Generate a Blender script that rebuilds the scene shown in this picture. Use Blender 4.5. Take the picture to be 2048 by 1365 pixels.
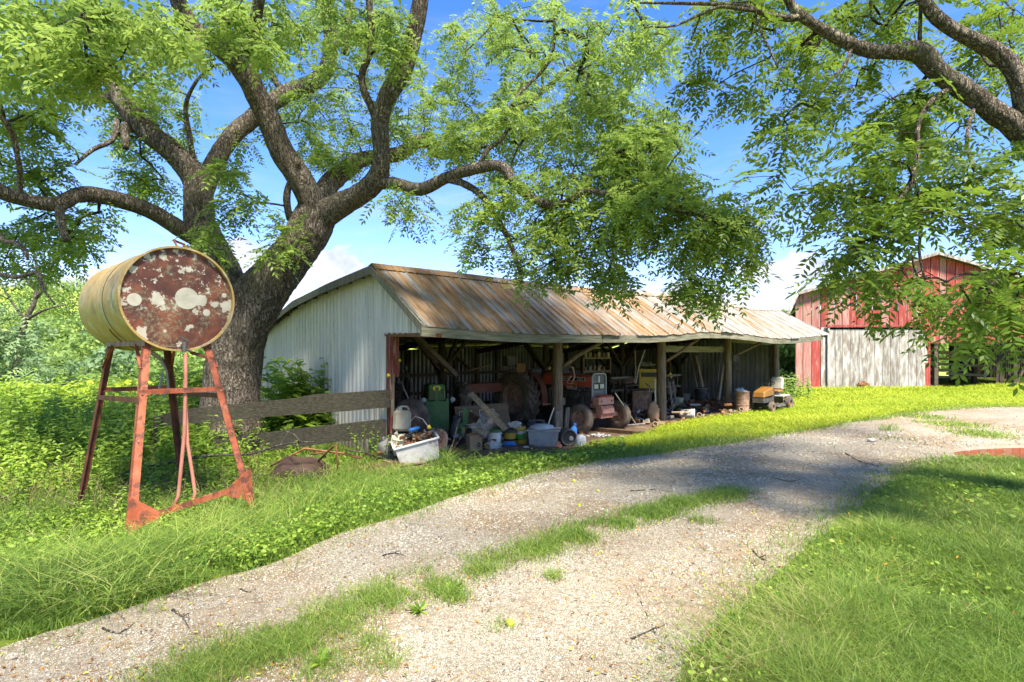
import bpy, math, random
import numpy as np
from mathutils import Matrix, Vector, noise as mn
random.seed(7); RNG = np.random.default_rng(11)
PI = math.pi
for o in list(bpy.data.objects): bpy.data.objects.remove(o)
sc = bpy.context.scene
C = sc.collection
# ---------------------------------------------------------------- camera, world, sun, exposure
CAMH = 2.1; FP = 1138.0; HZ = 702.0; CX = 1024.0
cam = bpy.data.cameras.new("camera"); camo = bpy.data.objects.new("camera", cam); C.objects.link(camo)
camo.location = (0, 0, CAMH); camo.rotation_euler = (PI/2, 0, 0)
cam.lens = FP/2048*36; cam.sensor_width = 36; cam.shift_y = (HZ-682.5)/2048
cam.clip_start = .05; cam.clip_end = 2000
sc.camera = camo
SUN_EL, SUN_AZ = math.radians(58), math.radians(152)      # azimuth clockwise from +Y (the view direction): behind the camera, to its right
world = bpy.data.worlds.new("World"); sc.world = world; world.use_nodes = True
sun = bpy.data.lights.new("sun", 'SUN'); sun.energy = 2.7; sun.angle = math.radians(10); sun.color = (1, .94, .82)
suno = bpy.data.objects.new("sun", sun); C.objects.link(suno)
sd = Vector((math.sin(SUN_AZ)*math.cos(SUN_EL), math.cos(SUN_AZ)*math.cos(SUN_EL), math.sin(SUN_EL)))
suno.rotation_euler = sd.to_track_quat('Z', 'Y').to_euler(); suno.location = (8, -10, 20)
sc.view_settings.view_transform = 'Standard'; sc.view_settings.look = 'None'
sc.view_settings.exposure = 2.5; sc.view_settings.gamma = 1; sc.view_settings.use_curve_mapping = False
sc.cycles.max_bounces = 8; sc.cycles.transparent_max_bounces = 8; sc.cycles.transmission_bounces = 5
sc.cycles.use_denoising = True
sc.cycles.sample_clamp_indirect = 6

def lin(r, g, b, k=1.0):
    f = lambda c: ((c/255+.055)/1.055)**2.4 if c > 10 else c/255/12.92
    return (f(r)*k, f(g)*k, f(b)*k, 1)

class NT:
    def __init__(s, tree): s.t = tree; s.n = tree.nodes; s.l = tree.links
    def new(s, typ, **kw):
        n = s.n.new(typ)
        for k, v in kw.items():
            if k.startswith('i_'): n.inputs[k[2:].replace('_', ' ')].default_value = v
            else: setattr(n, k, v)
        return n
    def link(s, a, b): s.l.new(a, b)
    def math(s, op, a, b=None, c=None, clamp=False):
        n = s.n.new('ShaderNodeMath'); n.operation = op; n.use_clamp = clamp
        for i, v in enumerate((a, b, c)):
            if v is None: continue
            if isinstance(v, (int, float)): n.inputs[i].default_value = v
            else: s.l.new(v, n.inputs[i])
        return n.outputs[0]
    def vmath(s, op, a, b=None):
        n = s.n.new('ShaderNodeVectorMath'); n.operation = op
        for i, v in enumerate((a, b)):
            if v is None: continue
            if isinstance(v, tuple): n.inputs[i].default_value = v
            else: s.l.new(v, n.inputs[i])
        return n.outputs['Value'] if op in ('LENGTH', 'DISTANCE', 'DOT_PRODUCT') else n.outputs[0]
    def ramp(s, fac, stops, interp='LINEAR'):
        n = s.n.new('ShaderNodeValToRGB'); n.color_ramp.interpolation = interp
        e = n.color_ramp.elements
        while len(e) < len(stops): e.new(.5)
        for i, (p, c) in enumerate(stops):
            e[i].position = p; e[i].color = c if len(c) == 4 else (*c, 1)
        s.l.new(fac, n.inputs[0]); return n.outputs[0]
    def mixc(s, fac, a, b, blend='MIX'):
        n = s.n.new('ShaderNodeMix'); n.data_type = 'RGBA'; n.blend_type = blend; n.clamp_factor = True
        if isinstance(fac, (int, float)): n.inputs[0].default_value = fac
        else: s.l.new(fac, n.inputs[0])
        for i, v in ((6, a), (7, b)):
            if isinstance(v, tuple): n.inputs[i].default_value = v
            else: s.l.new(v, n.inputs[i])
        return n.outputs[2]
    def noise(s, vec, scale, detail=4, rough=.55, dist=0, fac=True):
        n = s.n.new('ShaderNodeTexNoise'); n.inputs['Scale'].default_value = scale
        n.inputs['Detail'].default_value = detail; n.inputs['Roughness'].default_value = rough
        n.inputs['Distortion'].default_value = dist
        s.l.new(vec, n.inputs['Vector']); return n.outputs[0 if fac else 1]
    def mapping(s, vec, scale=(1, 1, 1), loc=(0, 0, 0), rot=(0, 0, 0)):
        n = s.n.new('ShaderNodeMapping'); n.inputs['Scale'].default_value = scale
        n.inputs['Location'].default_value = loc; n.inputs['Rotation'].default_value = rot
        s.l.new(vec, n.inputs[0]); return n.outputs[0]
    def smooth(s, v, a, b):
        n = s.n.new('ShaderNodeMapRange'); n.interpolation_type = 'SMOOTHSTEP'
        n.inputs['From Min'].default_value = a; n.inputs['From Max'].default_value = b
        s.l.new(v, n.inputs[0]); return n.outputs[0]

def pdir(px, py): return Vector((px-CX, FP, HZ-py)).normalized()
# ---- sky: Nishita plus cumulus low over the horizon and thin high cloud
w = NT(world.node_tree); w.n.clear()
sky = w.new('ShaderNodeTexSky', sky_type='NISHITA', sun_disc=False, sun_elevation=SUN_EL, sun_rotation=SUN_AZ,
            air_density=1.0, dust_density=.3, ozone_density=2.6, altitude=200)
tc = w.new('ShaderNodeTexCoord'); dv = tc.outputs['Generated']
skc = w.new('ShaderNodeHueSaturation', i_Saturation=1.3, i_Value=1.0); w.link(sky.outputs[0], skc.inputs['Color'])
n1 = w.noise(w.mapping(dv, (1, 1, 1.5)), 13, 6, .6)
n1 = w.math('SUBTRACT', n1, .5)
m = None
for (px, py, rx, rz) in ((110, 600, 115, 42), (200, 575, 45, 28), (560, 545, 90, 50), (650, 540, 75, 45), (500, 520, 60, 40), (690, 575, 45, 26),
                         (1585, 555, 90, 45), (1600, 525, 50, 32), (1360, 575, 36, 18), (1300, 590, 50, 14), (590, 606, 40, 14), (300, 590, 60, 18), (1480, 600, 60, 16),
                         (-500, 560, 160, 60), (2600, 570, 220, 70)):
    d = pdir(px, py); k = FP
    v = w.vmath('SUBTRACT', dv, tuple(d))
    v = w.vmath('MULTIPLY', v, (k/rx, k/rx, k/rz))
    q = w.math('SUBTRACT', 1.0, w.vmath('LENGTH', v))
    m = q if m is None else w.math('MAXIMUM', m, q)
cm = w.smooth(w.math('MULTIPLY_ADD', n1, 2.6, m), .0, .32)
n2 = w.noise(w.mapping(dv, (1.2, 1.2, 7), rot=(0, .15, .3)), 3.2, 6, .6, .6)
sx = w.new('ShaderNodeSeparateXYZ'); w.link(dv, sx.inputs[0])
lowf = w.smooth(sx.outputs[2], .62, .05)
cir = w.math('MULTIPLY', w.smooth(n2, .45, .78), w.math('MULTIPLY_ADD', lowf, .26, .08))
allc = w.math('MAXIMUM', w.math('MULTIPLY', cm, .9), cir)
cshade = w.ramp(w.noise(dv, 20, 4), [(.35, (1.9, 2.0, 2.7)), (.62, (3.0, 2.95, 3.2))])
tint = w.mixc(1.0, skc.outputs[0], (.86, .71, .86, 1), 'MULTIPLY'); cn = w.mixc(allc, tint, cshade)
bg = w.new('ShaderNodeBackground', i_Strength=.074); w.link(cn, bg.inputs[0])
wo = w.new('ShaderNodeOutputWorld'); w.link(bg.outputs[0], wo.inputs[0])

# ---------------------------------------------------------------- materials
def base_mat(name):
    m = bpy.data.materials.new(name); m.use_nodes = True
    t = NT(m.node_tree); t.n.clear()
    out = t.new('ShaderNodeOutputMaterial'); b = t.new('ShaderNodeBsdfPrincipled')
    t.link(b.outputs[0], out.inputs[0]); t.b = b; t.out = out
    return m, t
def mat(name, stops, scale=3, rough=.8, bump=.3, bscale=30, metal=0, stretch=(1, 1, 1), rnd=.15, spec=.3, detail=6, dist=0, bdist=.01, over=None, alpha_trans=0):
    """procedural surface: a noise-driven colour ramp, an overlay (dirt, rust) and fine relief"""
    m, t = base_mat(name)
    tcn = t.new('ShaderNodeTexCoord'); oi = t.new('ShaderNodeObjectInfo')
    off = t.new('ShaderNodeCombineXYZ'); r10 = t.math('MULTIPLY', oi.outputs['Random'], 37.0)
    for i in range(3): t.link(r10, off.inputs[i])
    v = t.vmath('ADD', tcn.outputs['Object'], off.outputs[0]); v = t.mapping(v, stretch)
    f = t.noise(v, scale, detail, .6, dist)
    if isinstance(stops, tuple): stops = [(.3, tuple(c*.75 for c in stops[:3])), (.7, tuple(min(1, c*1.15) for c in stops[:3]))]
    col = t.ramp(f, stops)
    if over:
        oc, osc, lo, hi, amt = over[:5]
        om = t.smooth(t.noise(v, osc, 8, .68, .4), lo, hi)
        col = t.mixc(t.math('MULTIPLY', om, amt), col, oc if len(oc) == 4 else (*oc, 1))
    hs = t.new('ShaderNodeHueSaturation')
    t.link(t.math('MULTIPLY_ADD', oi.outputs['Random'], 2*rnd, 1-rnd), hs.inputs['Value']); t.link(col, hs.inputs['Color'])
    t.link(hs.outputs[0], t.b.inputs['Base Color'])
    t.b.inputs['Roughness'].default_value = rough; t.b.inputs['Metallic'].default_value = metal
    t.b.inputs['Specular IOR Level'].default_value = spec
    if bump:
        bn = t.new('ShaderNodeBump', i_Strength=bump, i_Distance=bdist)
        t.link(t.noise(v, bscale, 5, .65), bn.inputs['Height']); t.link(bn.outputs[0], t.b.inputs['Normal'])
    if alpha_trans: t.b.inputs['Transmission Weight'].default_value = alpha_trans
    return m
def leaf_mat(name, stops, trans=.45, tcol=(.42, .62, .06), rough=.45, nscale=1.2, under=None):
    m = bpy.data.materials.new(name); m.use_nodes = True
    t = NT(m.node_tree); t.n.clear()
    out = t.new('ShaderNodeOutputMaterial')
    at = t.new('ShaderNodeAttribute', attribute_name='tone'); tcn = t.new('ShaderNodeTexCoord')
    f = t.math('MULTIPLY_ADD', t.noise(tcn.outputs['Object'], nscale, 3), .9, -.45)
    f = t.math('ADD', at.outputs['Fac'], f, clamp=True)
    col = t.ramp(f, stops)
    b = t.new('ShaderNodeBsdfPrincipled', i_Roughness=rough); b.inputs['Specular IOR Level'].default_value = .25
    t.link(col, b.inputs['Base Color'])
    tr = t.new('ShaderNodeBsdfTranslucent'); t.link(t.mixc(1.0, col, (*tcol, 1), 'MULTIPLY'), tr.inputs[0])
    tr2 = t.mixc(.5, col, (*tcol, 1)); t.link(tr2, tr.inputs[0])
    mx = t.new('ShaderNodeMixShader'); mx.inputs[0].default_value = trans
    t.link(b.outputs[0], mx.inputs[1]); t.link(tr.outputs[0], mx.inputs[2]); t.link(mx.outputs[0], out.inputs[0])
    return m
MT = {}
MT['leaf'] = leaf_mat('walnut_leaf', [(0, (.06, .11, .018)), (.5, (.175, .27, .04)), (1, (.34, .43, .08))], .46, (.43, .58, .13), .4)
MT['leaf_dark'] = leaf_mat('walnut_leaf_deep', [(0, (.045, .085, .014)), (.5, (.11, .18, .026)), (1, (.22, .30, .04))], .42, (.36, .52, .06), .4)
MT['grass'] = leaf_mat('grass_blade', [(0, (.07, .13, .02)), (.45, (.175, .28, .045)), (.8, (.30, .39, .07)), (.93, (.42, .43, .11)), (1, (.50, .41, .20))], .4, (.40, .55, .09), .5, .35)
MT['grass_sun'] = leaf_mat('sunlit_colour_grass_blade', [(0, (.24, .32, .02)), (.5, (.36, .44, .025)), (1, (.48, .50, .05))], .4, (.5, .6, .07), .5, .5)  # lighter copy of the grass, with sunlight painted into its colour
MT['weed'] = leaf_mat('weed_leaf', [(0, (.08, .15, .018)), (.5, (.19, .30, .035)), (1, (.36, .48, .07))], .42, (.40, .58, .07), .45, .8)
MT['bush'] = leaf_mat('bush_leaf', [(0, (.10, .18, .02)), (.5, (.22, .34, .035)), (1, (.38, .50, .07))], .42, (.45, .62, .08), .45, .8)
MT['far'] = leaf_mat('distant_leaf', [(0, (.085, .14, .04)), (.5, (.19, .28, .07)), (1, (.36, .45, .11))], .4, (.45, .6, .12), .6, .12)
MT['far2'] = leaf_mat('distant_bluish_leaf', [(0, (.07, .12, .06)), (.5, (.15, .23, .10)), (1, (.27, .36, .16))], .35, (.35, .5, .15), .6, .12)
MT['dead'] = leaf_mat('dry_stalk', [(0, (.16, .10, .045)), (.5, (.32, .22, .11)), (1, (.48, .38, .22))], .2, (.5, .38, .2), .7, 2)
MT['litter'] = leaf_mat('litter_leaf', [(0, (.09, .035, .012)), (.35, (.24, .09, .02)), (.7, (.42, .20, .03)), (.9, (.62, .52, .04)), (1, (.30, .36, .05))], .1, (.5, .3, .05), .7, 1.0)

def bark_mat(name, a, b, c):
    m, t = base_mat(name); tcn = t.new('ShaderNodeTexCoord')
    o = tcn.outputs['Object']
    v = t.mapping(o, (1.1, 1.1, .34))
    sc_ = t.n.new('ShaderNodeVectorMath'); sc_.operation = 'SCALE'; sc_.inputs['Scale'].default_value = .35
    t.link(t.noise(v, 5, 4, fac=False), sc_.inputs[0]); wv = t.vmath('ADD', v, sc_.outputs[0])
    r1 = t.math('ABSOLUTE', t.math('SUBTRACT', t.noise(wv, 15, 2, .5), .5)); r2 = t.math('ABSOLUTE', t.math('SUBTRACT', t.noise(wv, 34, 3, .6), .5))
    ridge_ = t.math('MINIMUM', t.smooth(r1, .0, .085), t.math('MULTIPLY_ADD', t.smooth(r2, 0, .09), .55, .45))
    f = t.math('MULTIPLY_ADD', t.noise(wv, 60, 5, .75), .5, t.math('MULTIPLY', ridge_, .5))
    col = t.ramp(f, [(.25, a), (.55, b), (.82, c)])
    col = t.mixc(t.math('MULTIPLY', t.smooth(t.noise(o, 1.4, 4), .52, .7), .3), col, (.16, .17, .10, 1))
    t.link(col, t.b.inputs['Base Color']); t.b.inputs['Roughness'].default_value = .92
    t.b.inputs['Specular IOR Level'].default_value = .12
    bn = t.new('ShaderNodeBump', i_Strength=1.0, i_Distance=.035)
    t.link(t.math('ADD', ridge_, t.math('MULTIPLY', t.noise(wv, 50, 5, .7), .35)), bn.inputs['Height']); t.link(bn.outputs[0], t.b.inputs['Normal'])
    return m
MT['bark'] = bark_mat('walnut_bark', (.055, .042, .031), (.19, .15, .115), (.36, .305, .245))
MT['bark_dark'] = bark_mat('twig_bark', (.03, .022, .016), (.085, .064, .046), (.17, .14, .11))
MT['bark_pale'] = bark_mat('bare_pale_bark', (.07, .055, .042), (.17, .14, .11), (.30, .26, .21))

wood_s = (6, 6, .5)
MT['grey_wood'] = mat('weathered_grey_wood', [(.25, (.075, .065, .048)), (.5, (.17, .15, .115)), (.75, (.31, .28, .23))], 5, .85, .5, 22, stretch=wood_s, rnd=.18)
MT['grey_wood_x'] = mat('weathered_grey_board', [(.25, (.07, .06, .04)), (.5, (.17, .155, .105)), (.75, (.30, .28, .20))], 5, .85, .5, 22, stretch=(.5, 6, 6), rnd=.18, over=((.12, .15, .06), 2, .5, .7, .5))
MT['fence_wood'] = mat('mossy_dark_board', [(.25, (.022, .019, .012)), (.5, (.055, .048, .032)), (.75, (.115, .10, .07))], 8, .9, .9, 26, stretch=(.4, 6, 6), rnd=.1, bdist=.02, over=((.045, .05, .018), 2.2, .5, .7, .5))
MT['post_wood'] = mat('old_round_post_wood', [(.25, (.06, .045, .03)), (.5, (.17, .125, .085)), (.75, (.33, .27, .20))], 5, .88, .7, 18, stretch=(7, 7, .5), rnd=.12)
MT['dark_wood'] = mat('dark_inside_timber', [(.3, (.035, .026, .018)), (.7, (.11, .085, .06))], 5, .9, .4, 20, stretch=(1, 4, 4), rnd=.25)  # dark brown timber, used mostly inside shed and barn
MT['tan_wood'] = mat('tan_board', [(.25, (.14, .09, .05)), (.5, (.28, .20, .12)), (.75, (.42, .33, .22))], 5, .8, .4, 20, stretch=(6, 6, .5), rnd=.25)
MT['brown_wood'] = mat('brown_board', [(.25, (.06, .032, .018)), (.5, (.13, .075, .04)), (.75, (.23, .15, .09))], 5, .85, .4, 20, stretch=(1, 3, 1), rnd=.2)
MT['red_wood'] = mat('peeling_red_board', [(.25, (.10, .018, .012)), (.5, (.23, .05, .035)), (.62, (.30, .12, .09)), (.8, (.42, .33, .27))], 6, .85, .5, 22, stretch=(6, 6, .6), rnd=.2, over=((.30, .25, .20), 3, .5, .62, .8))
MT['barn_red'] = mat('faded_barn_red', [(.2, (.20, .022, .016)), (.5, (.29, .045, .035)), (.8, (.35, .12, .095))], 4, .8, .4, 16, stretch=(5, 5, .45), rnd=.14, over=((.36, .28, .22), 2.2, .52, .66, .6))
MT['barn_red2'] = mat('worn_barn_red', [(.2, (.24, .045, .035)), (.5, (.32, .12, .095)), (.8, (.38, .24, .19))], 4, .85, .4, 16, stretch=(5, 5, .45), rnd=.18, over=((.32, .25, .20), 2.2, .46, .60, .7))
MT['barn_white'] = mat('flaking_white_board', [(.2, (.13, .11, .085)), (.42, (.24, .21, .175)), (.58, (.40, .37, .33)), (.78, (.58, .56, .52))], 2.2, .85, .5, 16, stretch=(3, 3, .7), rnd=.16, detail=10, over=((.17, .135, .10), 1.6, .50, .62, .8))
def siding_mat():
    m, t = base_mat('old_white_galvanised_siding'); tcn = t.new('ShaderNodeTexCoord'); oi = t.new('ShaderNodeObjectInfo'); o = tcn.outputs['Object']
    s = t.new('ShaderNodeSeparateXYZ'); t.link(o, s.inputs[0])
    v = t.mapping(o, (1, 6, .28))
    col = t.ramp(t.noise(v, 1.6, 7, .65), [(.3, (.58, .55, .51)), (.6, (.74, .71, .66)), (.8, (.84, .81, .76))])
    streak = t.smooth(t.noise(v, 2.3, 7, .72, .3), .58, .72)
    col = t.mixc(t.math('MULTIPLY', streak, .5), col, (.33, .27, .20, 1))
    splash = t.math('MULTIPLY', t.smooth(t.math('MULTIPLY_ADD', t.noise(o, 6, 5), -.5, s.outputs[2]), .35, -.1), .7)
    col = t.mixc(splash, col, (.24, .18, .11, 1))
    # rows of nails with little rust runs
    zf = t.math('FRACT', t.math('DIVIDE', s.outputs[2], .62)); yf = t.math('FRACT', t.math('DIVIDE', s.outputs[1], .31))
    nail = t.math('MULTIPLY', t.smooth(t.math('ABSOLUTE', t.math('SUBTRACT', zf, .5)), .035, .012), t.smooth(t.math('ABSOLUTE', t.math('SUBTRACT', yf, .5)), .05, .025))
    col = t.mixc(t.math('MULTIPLY', nail, .75), col, (.16, .12, .09, 1))
    hs = t.new('ShaderNodeHueSaturation'); t.link(t.math('MULTIPLY_ADD', oi.outputs['Random'], .16, .90), hs.inputs['Value']); t.link(col, hs.inputs['Color'])
    t.link(hs.outputs[0], t.b.inputs['Base Color']); t.b.inputs['Roughness'].default_value = .45; t.b.inputs['Metallic'].default_value = .15
    bn = t.new('ShaderNodeBump', i_Strength=.35, i_Distance=.02); t.link(t.noise(o, 3.5, 4), bn.inputs['Height']); t.link(bn.outputs[0], t.b.inputs['Normal'])
    return m
MT['galv'] = mat('galvanised_siding', [(.3, (.62, .60, .61)), (.7, (.80, .785, .80))], 1.2, .42, .08, 60, metal=.25, stretch=(1, 1, .3), rnd=.07, spec=.5, over=((.40, .37, .32), .9, .55, .8, .35))
MT['siding'] = siding_mat()
MT['galv_in'] = mat('grey_inner_siding', [(.3, (.26, .26, .25)), (.7, (.42, .42, .41))], 1.2, .6, .08, 60, metal=.1, rnd=.08)  # greyer, darker siding for the back and end panels
MT['rust'] = mat('rusty_metal', [(.25, (.07, .028, .014)), (.5, (.20, .085, .035)), (.75, (.34, .17, .08))], 8, .8, .4, 60, metal=.1, rnd=.15)
MT['rust_pale'] = mat('dusty_rusty_metal', [(.25, (.14, .075, .05)), (.5, (.27, .16, .11)), (.75, (.40, .29, .22))], 8, .8, .4, 60, rnd=.15)
MT['brown_steel'] = mat('brown_scaly_steel', [(.25, (.022, .012, .008)), (.5, (.055, .030, .020)), (.75, (.10, .06, .042))], 5, .75, .4, 50, rnd=.1)
MT['stand_red'] = mat('red_oxide_paint', [(.25, (.17, .042, .02)), (.5, (.35, .085, .036)), (.75, (.43, .15, .075))], 5, .6, .35, 60, rnd=.10, over=((.10, .045, .03), 11, .46, .60, .85))
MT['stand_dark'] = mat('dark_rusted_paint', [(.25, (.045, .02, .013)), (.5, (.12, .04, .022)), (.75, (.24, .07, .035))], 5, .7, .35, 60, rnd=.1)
MT['hose_red'] = mat('faded_red_rubber', [(.3, (.40, .13, .085)), (.7, (.55, .23, .16))], 5, .55, .1, 60)
MT['tank_side'] = mat('yellowed_tank_paint', [(.28, (.22, .15, .06)), (.42, (.38, .30, .15)), (.49, (.37, .23, .06)), (.57, (.40, .28, .10)), (.66, (.44, .38, .23)), (.8, (.48, .43, .31))], 2.6, .6, .25, 60, rnd=0, spec=.4, over=((.14, .08, .035), 2.6, .50, .70, .85), detail=8)
MT['black'] = mat('black_plastic', [(.3, (.018, .018, .018)), (.7, (.045, .045, .045))], 4, .5, .1, 40)
MT['dark'] = mat('grimy_dark_metal', [(.3, (.03, .028, .026)), (.7, (.10, .09, .08))], 6, .6, .3, 50)
MT['tyre'] = mat('dusty_tyre', [(.25, (.055, .042, .03)), (.5, (.12, .093, .07)), (.75, (.22, .175, .13))], 4, .9, .4, 50, rnd=.1)
MT['tract_red'] = mat('faded_tractor_red', [(.3, (.36, .055, .03)), (.7, (.50, .11, .06))], 3, .5, .1, 40, spec=.4, over=((.30, .20, .15), 4, .5, .75, .55))
MT['fender_red'] = mat('dark_fender_red', [(.3, (.13, .045, .03)), (.7, (.22, .085, .06))], 3, .65, .1, 40)  # darker red than the hood, also on the implement frame
MT['weight_red'] = mat('dusty_pink_red_cast', [(.3, (.36, .15, .11)), (.7, (.50, .26, .20))], 5, .8, .3, 40)
MT['green'] = mat('faded_tractor_green', [(.3, (.045, .12, .035)), (.7, (.10, .21, .07))], 3, .55, .1, 40, over=((.14, .15, .09), 4, .5, .75, .5))
MT['yellow'] = mat('grimy_yellow_plastic', [(.3, (.44, .29, .03)), (.7, (.58, .40, .05))], 4, .5, .1, 40, over=((.14, .11, .05), 5, .55, .75, .7))
MT['mower_yel'] = mat('mower_orange_yellow', [(.3, (.17, .075, .015)), (.7, (.24, .115, .02))], 3, .5, .1, 40)
MT['white_pl'] = mat('grimy_white_plastic', [(.3, (.50, .49, .45)), (.7, (.70, .69, .66))], 4, .5, .1, 40, over=((.22, .17, .115), 4, .47, .68, .85))
MT['cream'] = mat('cream_foam', [(.3, (.50, .45, .28)), (.7, (.70, .66, .48))], 12, .8, .8, 30)
MT['grey_pl'] = mat('scuffed_grey_plastic', [(.3, (.22, .215, .20)), (.7, (.38, .37, .35))], 3, .55, .2, 30, over=((.14, .12, .09), 3, .5, .7, .6))
MT['jug'] = mat('murky_jug_plastic', [(.3, (.30, .26, .18)), (.7, (.46, .41, .31))], 3, .4, .1, 30, over=((.22, .13, .06), 4, .55, .75, .6))
MT['blue'] = mat('blue_plastic', [(.3, (.03, .14, .42)), (.7, (.06, .25, .60))], 4, .45, .1, 30)
MT['card'] = mat('brown_cardboard', [(.3, (.30, .18, .09)), (.7, (.42, .28, .16))], 4, .85, .2, 30)
MT['door_tan'] = mat('tan_door_skin', [(.3, (.13, .085, .045)), (.7, (.22, .16, .09))], 4, .7, .2, 30, stretch=(.4, 4, 4))
MT['mould'] = mat('pale_moulding', (.55, .50, .40), 8, .6, .1)
MT['glass'] = mat('milky_bag_plastic', [(.3, (.42, .46, .46)), (.7, (.62, .66, .66))], 9, .25, .6, 14, spec=.6, bdist=.03, alpha_trans=.25)
MT['chrome'] = mat('dull_bright_metal', (.55, .55, .54), 5, .35, .05, metal=.7)
MT['lamp_glass'] = mat('lamp_lens', (.42, .42, .40), 30, .15, .2, 60, spec=.6)
MT['stone'] = mat('grey_boulder', [(.3, (.17, .165, .15)), (.7, (.30, .29, .27))], 5, .9, .5, 30)
MT['seat_pl'] = mat('worn_tan_vinyl', (.38, .36, .30), 6, .6, .2)
MT['print_dark'] = mat('dark_print', (.02, .02, .02), 8, .6, 0)
MT['print_silver'] = mat('silver_print', (.5, .48, .44), 8, .5, 0)
MT['print_green'] = mat('green_print', (.05, .30, .05), 8, .5, 0)
MT['bulb_yel'] = mat('yellow_insulator_plastic', (.72, .52, .03), 8, .4, 0)
MT['nut'] = mat('green_walnut_husk', [(.3, (.30, .34, .03)), (.7, (.45, .46, .06))], 12, .6, .3, 40)
MT['soft'] = mat('grey_cloth', (.22, .19, .16), 8, .9, .5)

# rusty roofing: silver sheet with orange rust, heavier towards the near gable (real wear along the shed's length)
def roof_mat():
    m, t = base_mat('rusty_galvanised_roofing'); tcn = t.new('ShaderNodeTexCoord'); oi = t.new('ShaderNodeObjectInfo')
    s = t.new('ShaderNodeSeparateXYZ'); t.link(tcn.outputs['Object'], s.inputs[0])
    v = t.mapping(tcn.outputs['Object'], (4.2, .55, .55))
    off = t.new('ShaderNodeCombineXYZ'); t.link(t.math('MULTIPLY', oi.outputs['Random'], 31), off.inputs[1]); v = t.vmath('ADD', v, off.outputs[0])
    near = t.math('SUBTRACT', 1.0, t.math('DIVIDE', s.outputs[0], 15.0))
    f = t.noise(v, 1.5, 9, .68, .3)
    k = t.math('ADD', f, t.math('MULTIPLY_ADD', near, .13, t.math('MULTIPLY', oi.outputs['Random'], .12)))
    rm = t.smooth(k, .56, .72)
    silver = t.ramp(t.noise(v, 3, 6, .6), [(.3, (.18, .155, .12)), (.55, (.32, .29, .24)), (.8, (.50, .48, .44))])
    rust = t.ramp(t.noise(v, 4, 8, .7), [(.3, (.12, .055, .02)), (.5, (.26, .135, .045)), (.75, (.37, .235, .105))])
    col = t.mixc(t.math('MULTIPLY', rm, .93), silver, rust)
    col = t.mixc(t.math('MULTIPLY', t.smooth(t.noise(v, 9, 6, .7), .6, .75), .4), col, (.42, .40, .36, 1))
    t.link(col, t.b.inputs['Base Color']); t.b.inputs['Metallic'].default_value = .15
    t.link(t.math('MULTIPLY_ADD', rm, .3, .5), t.b.inputs['Roughness'])
    bn = t.new('ShaderNodeBump', i_Strength=.3, i_Distance=.01); t.link(t.noise(v, 30, 5), bn.inputs['Height']); t.link(bn.outputs[0], t.b.inputs['Normal'])
    return m
MT['roof'] = roof_mat()
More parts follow.
